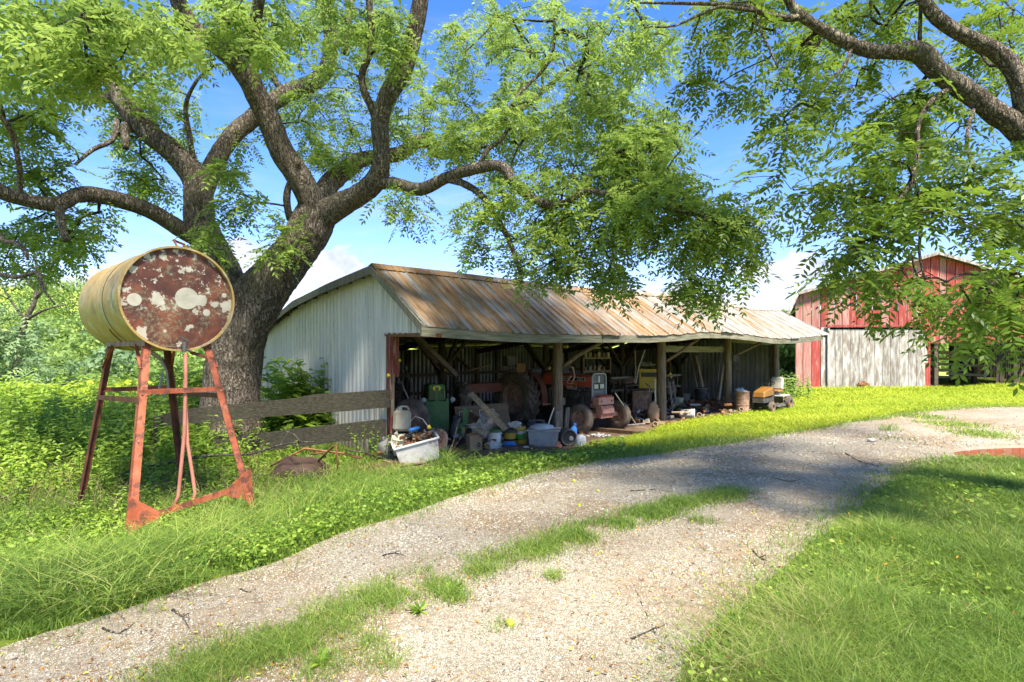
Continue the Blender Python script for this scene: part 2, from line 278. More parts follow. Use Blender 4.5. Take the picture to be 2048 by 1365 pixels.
# gable siding with rust only on the strip over the opening
def tank_face_mat():
    m, t = base_mat('rust_and_old_white_paint'); tcn = t.new('ShaderNodeTexCoord')
    o = tcn.outputs['Object']         # local x across the face, z up, metres
    nz = t.n.new('ShaderNodeVectorMath'); nz.operation = 'SCALE'; nz.inputs['Scale'].default_value = .21
    t.link(t.vmath('SUBTRACT', t.noise(o, 11, 8, .72, fac=False), (.5, .5, .5)), nz.inputs[0])
    d = t.vmath('ADD', o, nz.outputs[0]); d0 = o
    mask = None
    R = .565
    for (u, v, r, exact) in ((.14, .02, .215, 1), (-.74, -.06, .13, 1), (.84, .13, .075, 1), (.40, .0, .13, 0), (.30, -.24, .09, 0), (.50, -.24, .085, 1),
                      (-.36, -.03, .13, 0), (-.26, -.20, .07, 0), (-.03, .74, .06, 1), (.16, .60, .09, 0), (.06, .54, .07, 0), (.17, -.56, .10, 0),
                      (-.24, -.63, .06, 1), (.40, -.62, .04, 0), (.10, -.27, .035, 1), (.10, -.36, .03, 1), (.46, .56, .035, 1), (.57, .56, .045, 1),
                      (.0, .44, .04, 0), (.2, .40, .03, 0), (.1, .42, .03, 0), (.7, .4, .03, 0), (-.9, .1, .09, 0), (-.95, -.08, .1, 0), (.88, -.1, .14, 0), (.97, -.02, .1, 0), (.66, -.06, .09, 0),
                      (.05, -.9, .1, 0), (-.62, -.66, .13, 0), (-.75, .5, .1, 0), (-.5, .73, .09, 0), (-.3, .84, .1, 0), (.3, .82, .09, 0), (.0, .9, .1, 0), (.75, .5, .08, 0)):
        c = (u*R, 0, v*R)
        dd = t.vmath('DISTANCE', d0 if exact else d, c)
        q = t.smooth(t.math('SUBTRACT', r*R, dd), -.004, .004)
        mask = q if mask is None else t.math('MAXIMUM', mask, q)
    s = t.new('ShaderNodeSeparateXYZ'); t.link(d, s.inputs[0])
    rad = t.vmath('LENGTH', d)
    n = t.noise(o, 16, 8, .7)
    q = t.math('MULTIPLY', t.smooth(n, .585, .60), t.smooth(s.outputs[2], -.35, .1)); mask = t.math('MAXIMUM', mask, q)
    ring = t.smooth(t.math('MULTIPLY_ADD', t.math('SUBTRACT', t.noise(o, 6, 7, .7), .5), .5, rad), .575, .585)
    mask = t.math('MAXIMUM', mask, ring)
    rust = t.ramp(t.noise(o, 5, 8, .65), [(.3, (.04, .012, .007)), (.5, (.10, .027, .013)), (.62, (.18, .05, .02)), (.8, (.25, .10, .04))])
    lich = t.math('MULTIPLY', t.smooth(t.noise(o, 26, 6, .75), .46, .60), t.smooth(t.noise(o, 3.1, 3), .46, .60))
    rust = t.mixc(t.math('MULTIPLY', lich, .75), rust, (.19, .18, .10, 1))
    wcol = t.ramp(t.noise(o, 8, 5), [(.3, (.36, .32, .23)), (.7, (.52, .48, .38))])
    t.link(t.mixc(mask, rust, wcol), t.b.inputs['Base Color']); t.b.inputs['Roughness'].default_value = .6
    bn = t.new('ShaderNodeBump', i_Strength=.4, i_Distance=.006); t.link(t.math('MULTIPLY_ADD', n, .4, mask), bn.inputs['Height']); t.link(bn.outputs[0], t.b.inputs['Normal'])
    return m
MT['tank_face'] = tank_face_mat()
def ground_mat():
    m, t = base_mat('earth_under_grass'); tcn = t.new('ShaderNodeTexCoord'); o = tcn.outputs['Object']
    col = t.ramp(t.noise(o, 1.2, 8, .65), [(.3, (.07, .085, .018)), (.5, (.13, .17, .025)), (.7, (.21, .26, .035))])
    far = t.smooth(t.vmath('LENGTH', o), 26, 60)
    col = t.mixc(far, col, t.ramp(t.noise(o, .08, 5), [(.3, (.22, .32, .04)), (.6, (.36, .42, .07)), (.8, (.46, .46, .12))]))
    t.link(col, t.b.inputs['Base Color']); t.b.inputs['Roughness'].default_value = .95; t.b.inputs['Specular IOR Level'].default_value = .1
    bn = t.new('ShaderNodeBump', i_Strength=.8, i_Distance=.05); t.link(t.noise(o, 14, 6, .7), bn.inputs['Height']); t.link(bn.outputs[0], t.b.inputs['Normal'])
    return m
MT['ground'] = ground_mat()
def gravel_mat(name, dirt):
    m, t = base_mat(name); tcn = t.new('ShaderNodeTexCoord'); o = tcn.outputs['Object']
    def vor(scale):
        v1 = t.new('ShaderNodeTexVoronoi'); v1.inputs['Scale'].default_value = scale; t.link(o, v1.inputs['Vector'])
        v2 = t.new('ShaderNodeTexVoronoi', feature='DISTANCE_TO_EDGE'); v2.inputs['Scale'].default_value = scale; t.link(o, v2.inputs['Vector'])
        return v1.outputs['Color'], v2.outputs['Distance']
    ca, ea = vor(62); cb, eb = vor(130)
    sa = t.new('ShaderNodeSeparateColor'); t.link(ca, sa.inputs[0]); sb = t.new('ShaderNodeSeparateColor'); t.link(cb, sb.inputs[0])
    stone = t.ramp(t.math('MULTIPLY_ADD', sa.outputs[0], .6, t.math('MULTIPLY', sb.outputs[0], .4)), [(.1, (.25, .21, .145)), (.5, (.47, .41, .295)), (.9, (.70, .63, .48))])
    edge = t.math('MULTIPLY', t.smooth(ea, 0, .16), t.smooth(eb, 0, .2))
    soil = t.ramp(t.noise(o, 9, 7, .7), [(.3, (.17, .115, .065)), (.55, (.33, .24, .145)), (.75, (.46, .34, .21))])
    smask = t.smooth(t.math('MULTIPLY_ADD', t.noise(o, 30, 4), .3, t.noise(o, .9, 5, .6)), dirt, dirt+.2)
    col = t.mixc(t.math('MULTIPLY_ADD', t.math('SUBTRACT', 1.0, edge), .6, .0), stone, (.17, .13, .09, 1))
    col = t.mixc(t.math('MULTIPLY', smask, .85), col, soil)
    wet = t.smooth(t.noise(t.mapping(o, (1, 1.6, 1), (4, 3, 0)), .45, 5, .6), .56, .74)
    col = t.mixc(t.math('MULTIPLY', wet, .35), col, (.17, .12, .08, 1))
    t.link(col, t.b.inputs['Base Color']); t.b.inputs['Roughness'].default_value = .9; t.b.inputs['Specular IOR Level'].default_value = .2
    h = t.math('MULTIPLY_ADD', sa.outputs[1], .35, edge)
    bn = t.new('ShaderNodeBump', i_Strength=.7, i_Distance=.009); t.link(h, bn.inputs['Height']); t.link(bn.outputs[0], t.b.inputs['Normal'])
    return m
MT['gravel'] = gravel_mat('packed_gravel', .58)
MT['dirt'] = mat('trodden_brown_dirt', [(.25, (.055, .034, .02)), (.5, (.13, .083, .05)), (.75, (.23, .155, .095))], 3, .95, .8, 20, bdist=.03, detail=9)
MT['stonebit'] = mat('loose_limestone', [(.3, (.32, .275, .20)), (.5, (.47, .415, .31)), (.75, (.64, .58, .455))], 2.3, .9, .3, 80, detail=12)
def water_mat():
    m, t = base_mat('muddy_puddle_water'); tcn = t.new('ShaderNodeTexCoord')
    t.link(t.ramp(t.noise(tcn.outputs['Object'], 1.5, 4), [(.3, (.15, .055, .022)), (.7, (.24, .10, .045))]), t.b.inputs['Base Color'])
    t.b.inputs['Roughness'].default_value = .06; t.b.inputs['Specular IOR Level'].default_value = .6
    return m
MT['water'] = water_mat()

# ---------------------------------------------------------------- building helpers
class MB:
    def __init__(s): s.v = []; s.f = []
    def add(s, vs, fs, M=None):
        k = len(s.v)
        for p in vs:
            p = Vector(p); s.v.append(M @ p if M is not None else p)
        s.f += [tuple(i+k for i in f) for f in fs]
        return s
    def box(s, c, size, M=None, rot=None, taper=None):
        x, y, z = (d/2 for d in size); c = Vector(c)
        R = rot.to_matrix() if hasattr(rot, 'to_matrix') else (rot if rot is not None else Matrix.Identity(3))
        vs = []
        for dz in (-1, 1):
            k = 1 if (dz < 0 or taper is None) else taper
            for dx, dy in ((-1, -1), (1, -1), (1, 1), (-1, 1)): vs.append(c + R @ Vector((dx*x*k, dy*y*k, dz*z)))
        return s.add(vs, [(3, 2, 1, 0), (4, 5, 6, 7), (0, 1, 5, 4), (1, 2, 6, 5), (2, 3, 7, 6), (3, 0, 4, 7)], M)
    def beam(s, a, b, wd, th, up=(0, 0, 1), M=None):
        a = Vector(a); b = Vector(b); d = (b-a); L = d.length; d.normalize(); u = Vector(up)
        sd_ = d.cross(u)
        if sd_.length < 1e-4: sd_ = d.cross(Vector((1, 0, 0)))
        sd_.normalize(); u = sd_.cross(d)
        R = Matrix((sd_, u, d)).transposed()
        return s.box((a+b)/2, (wd, th, L), M, rot=R)
    def tube(s, pts, rad, n=10, M=None, cap=True, disp=None):
        pts = [Vector(p) for p in pts]
        if not hasattr(rad, '__len__'): rad = [rad]*len(pts)
        k = len(pts); rings = []; up = None
        vs = []; fs = []
        for i, p in enumerate(pts):
            d = (pts[min(i+1, k-1)]-pts[max(i-1, 0)])
            if d.length < 1e-7: d = Vector((0, 0, 1))
            d.normalize()
            if up is None:
                up = d.orthogonal().normalized()
            else:
                up = (up-d*up.dot(d))
                if up.length < 1e-5: up = d.orthogonal()
                up.normalize()
            sv = d.cross(up)
            for j in range(n):
                a = 2*PI*j/n; r = rad[i]
                dirv = up*math.cos(a)+sv*math.sin(a)
                if disp: r += disp(p+dirv*r, r)
                vs.append(p+dirv*r)
        for i in range(k-1):
            for j in range(n):
                j2 = (j+1) % n
                fs.append((i*n+j, i*n+j2, (i+1)*n+j2, (i+1)*n+j))
        if cap: fs.append(tuple(range(n))[::-1]); fs.append(tuple((k-1)*n+j for j in range(n)))
        return s.add(vs, fs, M)
    def lathe(s, prof, n=24, M=None, close=False):
        """profile of (radius, z) turned round the local z axis"""
        vs = []; fs = []
        for r, z in prof:
            for j in range(n):
                a = 2*PI*j/n; vs.append((r*math.cos(a), r*math.sin(a), z))
        for i in range(len(prof)-1):
            for j in range(n):
                j2 = (j+1) % n; fs.append((i*n+j, i*n+j2, (i+1)*n+j2, (i+1)*n+j))
        return s.add(vs, fs, M)
    def prism(s, outline, depth, M=None):
        """outline in local x,z; extruded along y by depth"""
        n = len(outline)
        vs = [(x, -depth/2, z) for x, z in outline]+[(x, depth/2, z) for x, z in outline]
        fs = [tuple(range(n)), tuple(range(2*n-1, n-1, -1))]+[(i, i+n, (i+1) % n+n, (i+1) % n) for i in range(n)]
        return s.add(vs, fs, M)
    def blob(s, c, r, n=10, seed=0, amp=.2, M=None, freq=2.0):
        vs = []; fs = []; c = Vector(c); r = Vector(r if hasattr(r, '__len__') else (r, r, r)); m_ = n//2+1
        for i in range(m_+1):
            th = PI*i/m_
            for j in range(n):
                ph = 2*PI*j/n; d = Vector((math.sin(th)*math.cos(ph), math.sin(th)*math.sin(ph), math.cos(th)))
                k = 1+amp*mn.noise(d*freq+Vector((seed*3.1, seed, 0)))*1.6
                vs.append(c+Vector((d.x*r.x, d.y*r.y, d.z*r.z))*k)
        for i in range(m_):
            for j in range(n):
                j2 = (j+1) % n; fs.append((i*n+j, (i+1)*n+j, (i+1)*n+j2, i*n+j2))
        return s.add(vs, fs, M)
    def build(s, name, m, parent=None, smooth=None, world=False, bevel=0, kind=None):
        me = bpy.data.meshes.new(name)
        vs = s.v
        if world and parent is not None:
            inv = parent['_m'] if False else Matrix.LocRotScale(parent.location, parent.rotation_euler, None).inverted()
            vs = [inv @ v for v in vs]
        me.from_pydata([tuple(v) for v in vs], [], s.f)
        me.validate(); me.update()
        me.materials.append(MT[m] if isinstance(m, str) else m)
        if smooth: 
            me.polygons.foreach_set('use_smooth', [True]*len(me.polygons))
            if smooth is not True: me.set_sharp_from_angle(angle=math.radians(smooth))
        o = bpy.data.objects.new(name, me); C.objects.link(o)
        if parent is not None: o.parent = parent
        if bevel:
            b = o.modifiers.new('bevel', 'BEVEL'); b.width = bevel; b.segments = 1; b.limit_method = 'ANGLE'
        if kind: o['kind'] = kind
        return o
def tag(o, label=None, cat=None, group=None, kind=None):
    if label: o['label'] = label
    if cat: o['category'] = cat
    if group: o['group'] = group
    if kind: o['kind'] = kind
    return o
def thing(name, label, cat, loc=(0, 0, 0), rz=0, group=None, rot=None):
    o = bpy.data.objects.new(name, None); C.objects.link(o); o.empty_display_size = .1
    o.location = loc; o.rotation_euler = rot if rot else (0, 0, rz)
    return tag(o, label, cat, group)
def struct(name, mb, m, smooth=None):
    o = mb.build(name, m, smooth=smooth); o['kind'] = 'structure'; return o
def dup(root, loc=None, rz=None, label=None):
    r = root.copy(); C.objects.link(r)
    if loc is not None: r.location = loc
    if rz is not None: r.rotation_euler = (r.rotation_euler[0], r.rotation_euler[1], rz)
    if label: r['label'] = label
    for ch in list(root.children):
        c = ch.copy(); C.objects.link(c); c.parent = r
        for g in ch.children:
            d = g.copy(); C.objects.link(d); d.parent = c
    return r
def np_mesh(name, V, quads=None, tris=None, m=None, parent=None, tone=None, kind=None, smooth=False, loc=None):
    """one mesh straight from arrays; tone is a per-vertex value the leaf materials read"""
    if loc is not None: V = V-np.array(loc)
    parts = []; starts = []; tot = []; s0 = 0
    if quads is not None and len(quads): parts.append(quads.ravel()); starts.append(np.arange(len(quads))*4+s0); tot.append(np.full(len(quads), 4)); s0 += len(quads)*4
    if tris is not None and len(tris): parts.append(tris.ravel()); starts.append(np.arange(len(tris))*3+s0); tot.append(np.full(len(tris), 3)); s0 += len(tris)*3
    idx = np.concatenate(parts).astype(np.int32); st = np.concatenate(starts).astype(np.int32); tt = np.concatenate(tot).astype(np.int32)
    me = bpy.data.meshes.new(name); me.vertices.add(len(V)); me.vertices.foreach_set('co', V.astype(np.float32).ravel())
    me.loops.add(len(idx)); me.loops.foreach_set('vertex_index', idx)
    me.polygons.add(len(st)); me.polygons.foreach_set('loop_start', st)
    me.update(calc_edges=True)
    if smooth: me.polygons.foreach_set('use_smooth', [True]*len(me.polygons))
    if tone is not None:
        a = me.attributes.new('tone', 'FLOAT', 'POINT'); a.data.foreach_set('value', tone.astype(np.float32))
    me.materials.append(MT[m]); o = bpy.data.objects.new(name, me); C.objects.link(o)
    if parent is not None: o.parent = parent
    if kind: o['kind'] = kind
    return o

# ---------------------------------------------------------------- the lie of the land
P0 = np.array([-2.45, 11.2]); RD = np.array([.753, .658]); GD = np.array([-.658, .753]); YAW = math.atan2(.658, .753)
def sstep(t): t = np.clip(t, 0, 1); return t*t*(3-2*t)
def gz(x, y):
    x = np.asarray(x, float); y = np.asarray(y, float)
    q = (x-P0[0])*GD[0]+(y-P0[1])*GD[1]; r = (x-P0[0])*RD[0]+(y-P0[1])*RD[1]
    z = .45*sstep((-q-.5)/5.6)*(1-.6*sstep((r-14)/12))
    left = sstep((-x-4.5-.12*y)/9)*sstep((y-8)/25)
    z = z-3.2*left*sstep((y-9)/34)
    az = x/np.maximum(y, 1)
    d = np.hypot(x, y)
    z = z+18*sstep((-az-.25)/.35)*sstep((d-62)/110)+7*sstep((d-120)/160)
    z = z+.03*np.sin(x*1.3+.5*y)*np.sin(y*1.1-.4*x)*sstep((-q-.6)/2)
    e = np.hypot((x-9.3)/2.0, (y-9.25)/.62); k = 1-sstep((e-.85)/.6)
    return z*(1-k)+.375*k
def ray_ground(px, py, z0=0.0):
    dx = (px-CX)/FP; dz = (HZ-py)/FP; y = 2.0
    for _ in range(4000):
        if CAMH+dz*y <= float(gz(dx*y, y))+z0: break
        y += .02*max(1, y/10)
    return Vector((dx*y, y, CAMH+dz*y-z0))
G = ray_ground
def W(px, py, y): return Vector(((px-CX)/FP*y, y, CAMH+(HZ-py)/FP*y))
def S(r, q, z=0): return Vector((P0[0]+r*RD[0]+q*GD[0], P0[1]+r*RD[1]+q*GD[1], z))
def r_at(px, q):
    k = (px-CX)/FP; bx = P0[0]+q*GD[0]; by = P0[1]+q*GD[1]
    return (k*by-bx)/(RD[0]-k*RD[1])
def SP(px, q):            # world xy of the column px on the line q inside the shed
    return S(r_at(px, q), q)
def zpx(py, y): return CAMH+(HZ-py)/FP*y

# ground sheet out to the horizon
N = 420
u = np.linspace(-1, 1, N); ax = np.sinh(u*5.2)/np.sinh(5.2)*900
gx, gy = np.meshgrid(ax, ax+10, indexing='ij')
V = np.stack([gx.ravel(), gy.ravel(), gz(gx, gy).ravel()], 1)
i, j = np.meshgrid(np.arange(N-1), np.arange(N-1), indexing='ij'); a = (i*N+j).ravel()
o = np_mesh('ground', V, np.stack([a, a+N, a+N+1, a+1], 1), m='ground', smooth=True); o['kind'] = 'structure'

# gravel lane
LE = [(-7.5, -4), (-5.6, -.5)]; RE = [(2.2, -4), (1.6, 1.2)]
def toxy(l): return [tuple(G(*p)[:2]) for p in l]
LE += toxy([(-60, 1330), (100, 1268), (310, 1203), (500, 1137), (700, 1067), (850, 1017), (1000, 967), (1150, 930), (1330, 906), (1470, 886), (1600, 863), (1700, 846), (1800, 829), (1900, 819), (2048, 814), (2400, 816)])
RE += toxy([(1335, 1360), (1400, 1290), (1500, 1200), (1600, 1110), (1700, 1030), (1760, 985), (1820, 950), (1870, 928), (1960, 919), (2048, 926), (2400, 945)])
def resample(pl, n):
    p = np.array(pl); d = np.r_[0, np.cumsum(np.hypot(*np.diff(p, axis=0).T))]; t = np.linspace(0, d[-1], n)
    return np.stack([np.interp(t, d, p[:, 0]), np.interp(t, d, p[:, 1])], 1)
def smoothpl(p, k=4):
    for _ in range(k): p[1:-1] = (p[:-2]+2*p[1:-1]+p[2:])/4
    return p
NL, NW = 200, 40
le = smoothpl(resample(LE, NL), 6); re_ = smoothpl(resample(RE, NL), 6)
wob = np.array([mn.noise(Vector((k*.23, 0, 3))) for k in range(NL)]); wob2 = np.array([mn.noise(Vector((k*.23, 9, 3))) for k in range(NL)])
le += np.stack([-wob*.12, wob*.12], 1); re_ += np.stack([wob2*.16, wob2*.1], 1)
ROADPOLY = np.concatenate([le, re_[::-1]])
tt = np.linspace(0, 1, NW)[None, :, None]
XY = le[:, None, :]*(1-tt)+re_[:, None, :]*tt
crown = (.012*np.sin(tt[..., 0]*PI*3)**2)
Z = gz(XY[..., 0], XY[..., 1])+.008+crown*0
V = np.concatenate([XY.reshape(-1, 2), Z.reshape(-1, 1)], 1)
i, j = np.meshgrid(np.arange(NL-1), np.arange(NW-1), indexing='ij'); a = (i*NW+j).ravel()
o = np_mesh('gravel_road', V, np.stack([a, a+1, a+NW+1, a+NW], 1), m='gravel', smooth=True); o['kind'] = 'structure'
def inpoly(x, y, poly):
    c = np.zeros(len(x), bool); n = len(poly)
    for k in range(n):
        x1, y1 = poly[k]; x2, y2 = poly[(k+1) % n]
        cond = ((y1 > y) != (y2 > y))
        with np.errstate(divide='ignore', invalid='ignore'):
            xi = (x2-x1)*(y-y1)/(y2-y1)+x1
        c ^= cond & (x < xi)
    return c
# bare earth in and before the shed
sp = [(-.1, -2.0), (2, -2.5), (5, -2.3), (8, -1.5), (12, -1.0), (17.2, -.5), (17.3, 8.4), (.05, 8.4), (.0, 1)]
nr, nq = 60, 40
mb = MB(); vs = []
for i in range(nr):
    for j in range(nq):
        r = 17.25*i/(nr-1)+.02; qf = np.interp(r, [0, 2, 5, 8, 12, 17.3], [-2.3, -2.8, -2.3, -1.2, -.8, -.3])+.25*mn.noise(Vector((r*1.3, 0, 0)))
        q = qf+(8.5-qf)*(j/(nq-1))**1.6
        p = S(r, q); vs.append((p.x, p.y, float(gz(p.x, p.y))+.012+.02*mn.noise(Vector((r*2, q*2, 0)))*(1 if q > qf+.1 else 0)))
mb.add(vs, [(i*nq+j, (i+1)*nq+j, (i+1)*nq+j+1, i*nq+j+1) for i in range(nr-1) for j in range(nq-1)])
struct('dirt_floor', mb, 'dirt', True)
DIRTPOLY = np.array([tuple(S(r, q)[:2]) for r, q in [(-.4, -1.9), (2, -2.5), (5, -2.0), (8, -.95), (12, -.5), (17.2, -.1), (17.3, 8.6), (.0, 8.6)]])
# puddle at the lane's far bend
mb = MB(); pts = []
for k in range(36):
    a = 2*PI*k/36; rr = 1.12+.12*mn.noise(Vector((math.cos(a)*1.4, math.sin(a)*1.4, 5)))
    pts.append((9.3+2.0*rr*math.cos(a), 9.25+.62*rr*math.sin(a), .408))
mb.add(pts, [tuple(range(36))]); struct('puddle', mb, 'water')
WET = lambda x, y: np.hypot((x-9.3)/2.0, (y-9.25)/.62) < 1.15
# ================================================================ the open machine shed
shed = thing('machine_shed', 'long open-fronted farm shed with corrugated metal siding and rusty sagging roof', 'shed', (P0[0], P0[1], 0), YAW)
RIDQ, EAVQ, ROFF, REND = .14, -1.75, -.25, 17.45
def prof_from_px(pts, q):
    rs, zs = [], []
    for px, py in pts:
        r = r_at(px, q); y = S(r, q).y; rs.append(r); zs.append(zpx(py, y))
    return np.array(rs), np.array(zs)
_e = prof_from_px([(850, 656), (920, 662), (1000, 668), (1080, 672), (1150, 672), (1230, 673), (1300, 674), (1360, 671), (1405, 666), (1450, 667), (1500, 672), (1545, 679), (1590, 679), (1650, 672)], EAVQ)
_r = prof_from_px([(745, 538), (900, 554), (1020, 568), (1150, 583), (1250, 590), (1340, 595), (1430, 609), (1500, 621), (1560, 623)], RIDQ)
eave = lambda r: float(np.interp(r, *_e)); ridge = lambda r: float(np.interp(r, *_r))
BQ = [.14, 2.58, 4.49, 6.94, 8.75]; BD = [0, -.21, -.45, -1.05, -1.55]
def roofz(r, q):
    if q <= RIDQ:
        t = (RIDQ-q)/(RIDQ-EAVQ); return ridge(r)*(1-t)+eave(r)*t
    return ridge(r)+float(np.interp(q, BQ, BD))
# roofing sheets, each its own piece, with crimps along both edges and the middle
nsh = 27; swd = (REND-ROFF)/nsh
def sheet(r0, r1, qs, lift, seed):
    prof = [(0, 0), (.025, .042), (.05, 0), (.31, .002), (.33, .024), (.35, .001), (.65, .001), (.67, .024), (.69, .002), (.95, 0), (.975, .042), (1.0, .0)]
    vs = []; n = len(prof); rr = random.Random(seed)
    tw = rr.uniform(-.008, .012); e = rr.uniform(-.03, .03); lp = rr.uniform(0, .018)
    for i, q in enumerate(qs):
        for t, h in prof:
            r = r0+(r1-r0)*t; qq = q+(e if i == 0 else 0)
            vs.append((r, qq, roofz(r, q)+h+lift+(lp*math.sin(t*6.3) if i == 0 else 0)+tw*t+.006*mn.noise(Vector((r*4, q*3, seed)))))
    fs = [(i*n+j, i*n+j+1, (i+1)*n+j+1, (i+1)*n+j) for i in range(len(qs)-1) for j in range(n-1)]
    k = len(vs); vs2 = [(x, y, z-.004) for x, y, z in vs]
    return MB().add(vs+vs2, fs+[tuple(reversed([a+k for a in f])) for f in fs])
for k in range(nsh):
    r0 = ROFF+k*swd; r1 = r0+swd+.02
    lf = .055+(.004 if k % 2 else 0)
    sheet(r0, r1, np.linspace(EAVQ-.05, RIDQ, 8), lf, k).build('roof_sheet', 'roof', shed)
    sheet(r0, r1, np.linspace(8.8, RIDQ, 9), lf, k+50).build('roof_sheet', 'roof', shed)
# ridge cap, fascia boards, rake boards
mb = MB(); pts = np.linspace(ROFF-.02, REND+.02, 40)
vs = []
for r in pts: vs += [(r, RIDQ-.16, roofz(r, RIDQ-.16)+.09), (r, RIDQ, ridge(r)+.115), (r, RIDQ+.16, roofz(r, RIDQ+.16)+.085)]
mb.add(vs, [(3*i+j, 3*i+j+1, 3*i+j+4, 3*i+j+3) for i in range(39) for j in range(2)]); mb.build('ridge_cap', 'roof', shed)
fr = [(-.33, 4.4), (4.42, 9.0), (9.02, 13.2), (13.22, 17.0)]
for a, b in fr:
    mb = MB(); rs = np.linspace(a, b, 14); vs = []
    for r in rs:
        z = eave(r)+.025
        vs += [(r, EAVQ-.02, z), (r, EAVQ+.03, z), (r, EAVQ+.03, z-.17), (r, EAVQ-.02, z-.17)]
    fs = [(4*i+j, 4*i+(j+1) % 4, 4*i+4+(j+1) % 4, 4*i+4+j) for i in range(13) for j in range(4)]+[(0, 1, 2, 3), (55, 54, 53, 52)]
    mb.add(vs, fs).build('fascia_board', 'grey_wood_x', shed)
def rake(q0, q1, r, name='rake_board'):
    mb = MB(); qs = np.linspace(q0, q1, 12); vs = []
    for q in qs:
        z = roofz(max(r, 0), q)+.05
        vs += [(r-.03, q, z), (r, q, z), (r, q, z-.15), (r-.03, q, z-.15)]
    fs = [(4*i+j, 4*i+(j+1) % 4, 4*i+4+(j+1) % 4, 4*i+4+j) for i in range(11) for j in range(4)]+[(0, 1, 2, 3), (47, 46, 45, 44)]
    mb.add(vs, fs).build(name, 'grey_wood', shed)
rake(EAVQ, RIDQ, ROFF-.01); rake(RIDQ, 4.5, ROFF-.01); rake(4.52, 8.75, ROFF-.01)
rake(EAVQ, RIDQ, REND+.02)
for q in np.arange(-1.5, 8.6, .62):     # purlins run the length under the sheets; their ends show under the gable overhang
    mb = MB(); rs = np.linspace(ROFF+.02, REND-.05, 60); vs = []
    for r in rs:
        z = roofz(r, q)+.018; vs += [(r, q-.045, z), (r, q+.045, z), (r, q+.045, z-.045), (r, q-.045, z-.045)]
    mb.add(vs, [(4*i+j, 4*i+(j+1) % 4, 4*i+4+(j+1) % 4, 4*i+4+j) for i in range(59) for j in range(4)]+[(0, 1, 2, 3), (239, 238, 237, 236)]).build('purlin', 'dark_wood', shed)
# corrugated siding
def ribbed(a0, a1, topf, botf, axis, off, name, m, pitch=.20, depth=.042, face=-1):
    """one siding panel between a0 and a1 along r or q, ribs as real folds"""
    mb = MB(); n = max(2, round((a1-a0)/pitch)); xs = []
    for k in range(n):
        b = a0+(a1-a0)*k/n; p = (a1-a0)/n
        xs += [(b, 0), (b+.50*p, 0), (b+.52*p, 1), (b+.60*p, 1), (b+.62*p, -1.2), (b+.655*p, 0), (b+.77*p, 0), (b+.79*p, 1), (b+.87*p, 1), (b+.89*p, -1.2), (b+.925*p, 0)]
    xs.append((a1, 0)); vs = []
    for x, h in xs:
        o_ = off+face*h*depth
        for z in (botf(x), topf(x)): vs.append((o_, x, z) if axis == 'q' else (x, o_, z))
    mb.add(vs, [(2*i, 2*i+1, 2*i+3, 2*i+2) for i in range(len(xs)-1)]); return mb.build(name, m, shed)
qs = [.02]+list(np.arange(.90, 8.3, .93))+[8.5]
for a, b in zip(qs[:-1], qs[1:]): ribbed(a, b+.01, lambda q: roofz(0, q)-.0, lambda q: -.15, 'q', random.uniform(-.012, .012), 'siding_panel', 'siding')
for a, b in ((-1.68, -.80), (-.80, .02)): ribbed(a, b, lambda q: roofz(0, q), lambda q: 2.42, 'q', -.004, 'siding_panel', 'siding')
mb = MB(); mb.beam((-.03, -1.95, 2.36), (-.03, .05, 2.42), .02, .07); mb.build('rusty_flashing', 'rust', shed)
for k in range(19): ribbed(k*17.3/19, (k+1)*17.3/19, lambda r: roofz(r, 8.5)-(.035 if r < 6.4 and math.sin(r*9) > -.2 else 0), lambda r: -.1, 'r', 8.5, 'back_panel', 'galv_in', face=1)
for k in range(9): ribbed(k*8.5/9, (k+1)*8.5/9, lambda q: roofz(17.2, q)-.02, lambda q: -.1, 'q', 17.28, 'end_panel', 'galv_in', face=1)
# posts: round poles along the front, inner row, back row
def pole(r, q, top, rad, name='post', m='post_wood', lean=(0, 0), n=12):
    p = [(r+lean[0]*t, q+lean[1]*t, -.2+(top+.2)*t) for t in np.linspace(0, 1, 9)]
    return MB().tube(p, [rad*(1.08-.18*t)+.006*mn.noise(Vector((r, t*9, q))) for t in np.linspace(0, 1, 9)], n, disp=lambda p, r_: .008*mn.noise(p*9)).build(name, m, shed, smooth=True)
posts = [4.78, 9.3, 13.35, 17.1]
for k, r in enumerate(posts): pole(r, 0, roofz(r, 0)-.05, (.13, .145, .115, .12)[k], lean=((0, 0), (-.04, 0), (-.05, 0), (-.05, 0))[k])
MB().box((4.62, -.17, .30), (.20, .04, .62)).build('kick_board', 'grey_wood', shed); MB().box((4.98, -.13, .34), (.13, .04, .66), rot=Matrix.Rotation(.12, 3, 'Y')).build('kick_board', 'grey_wood', shed)
MB().box((.06, .02, 1.6), (.11, .13, 3.6)).build('post', 'red_wood', shed)
MB().box((-.02, -.10, 1.78), (.05, .16, 1.25)).build('trim_board', 'red_wood', shed)
MB().box((.11, -.09, 2.0), (.17, .035, .84)).build('trim_board', 'red_wood', shed)
MB().box((.02, -.16, 1.1), (.07, .03, 1.1)).build('trim_board', 'tan_wood', shed)
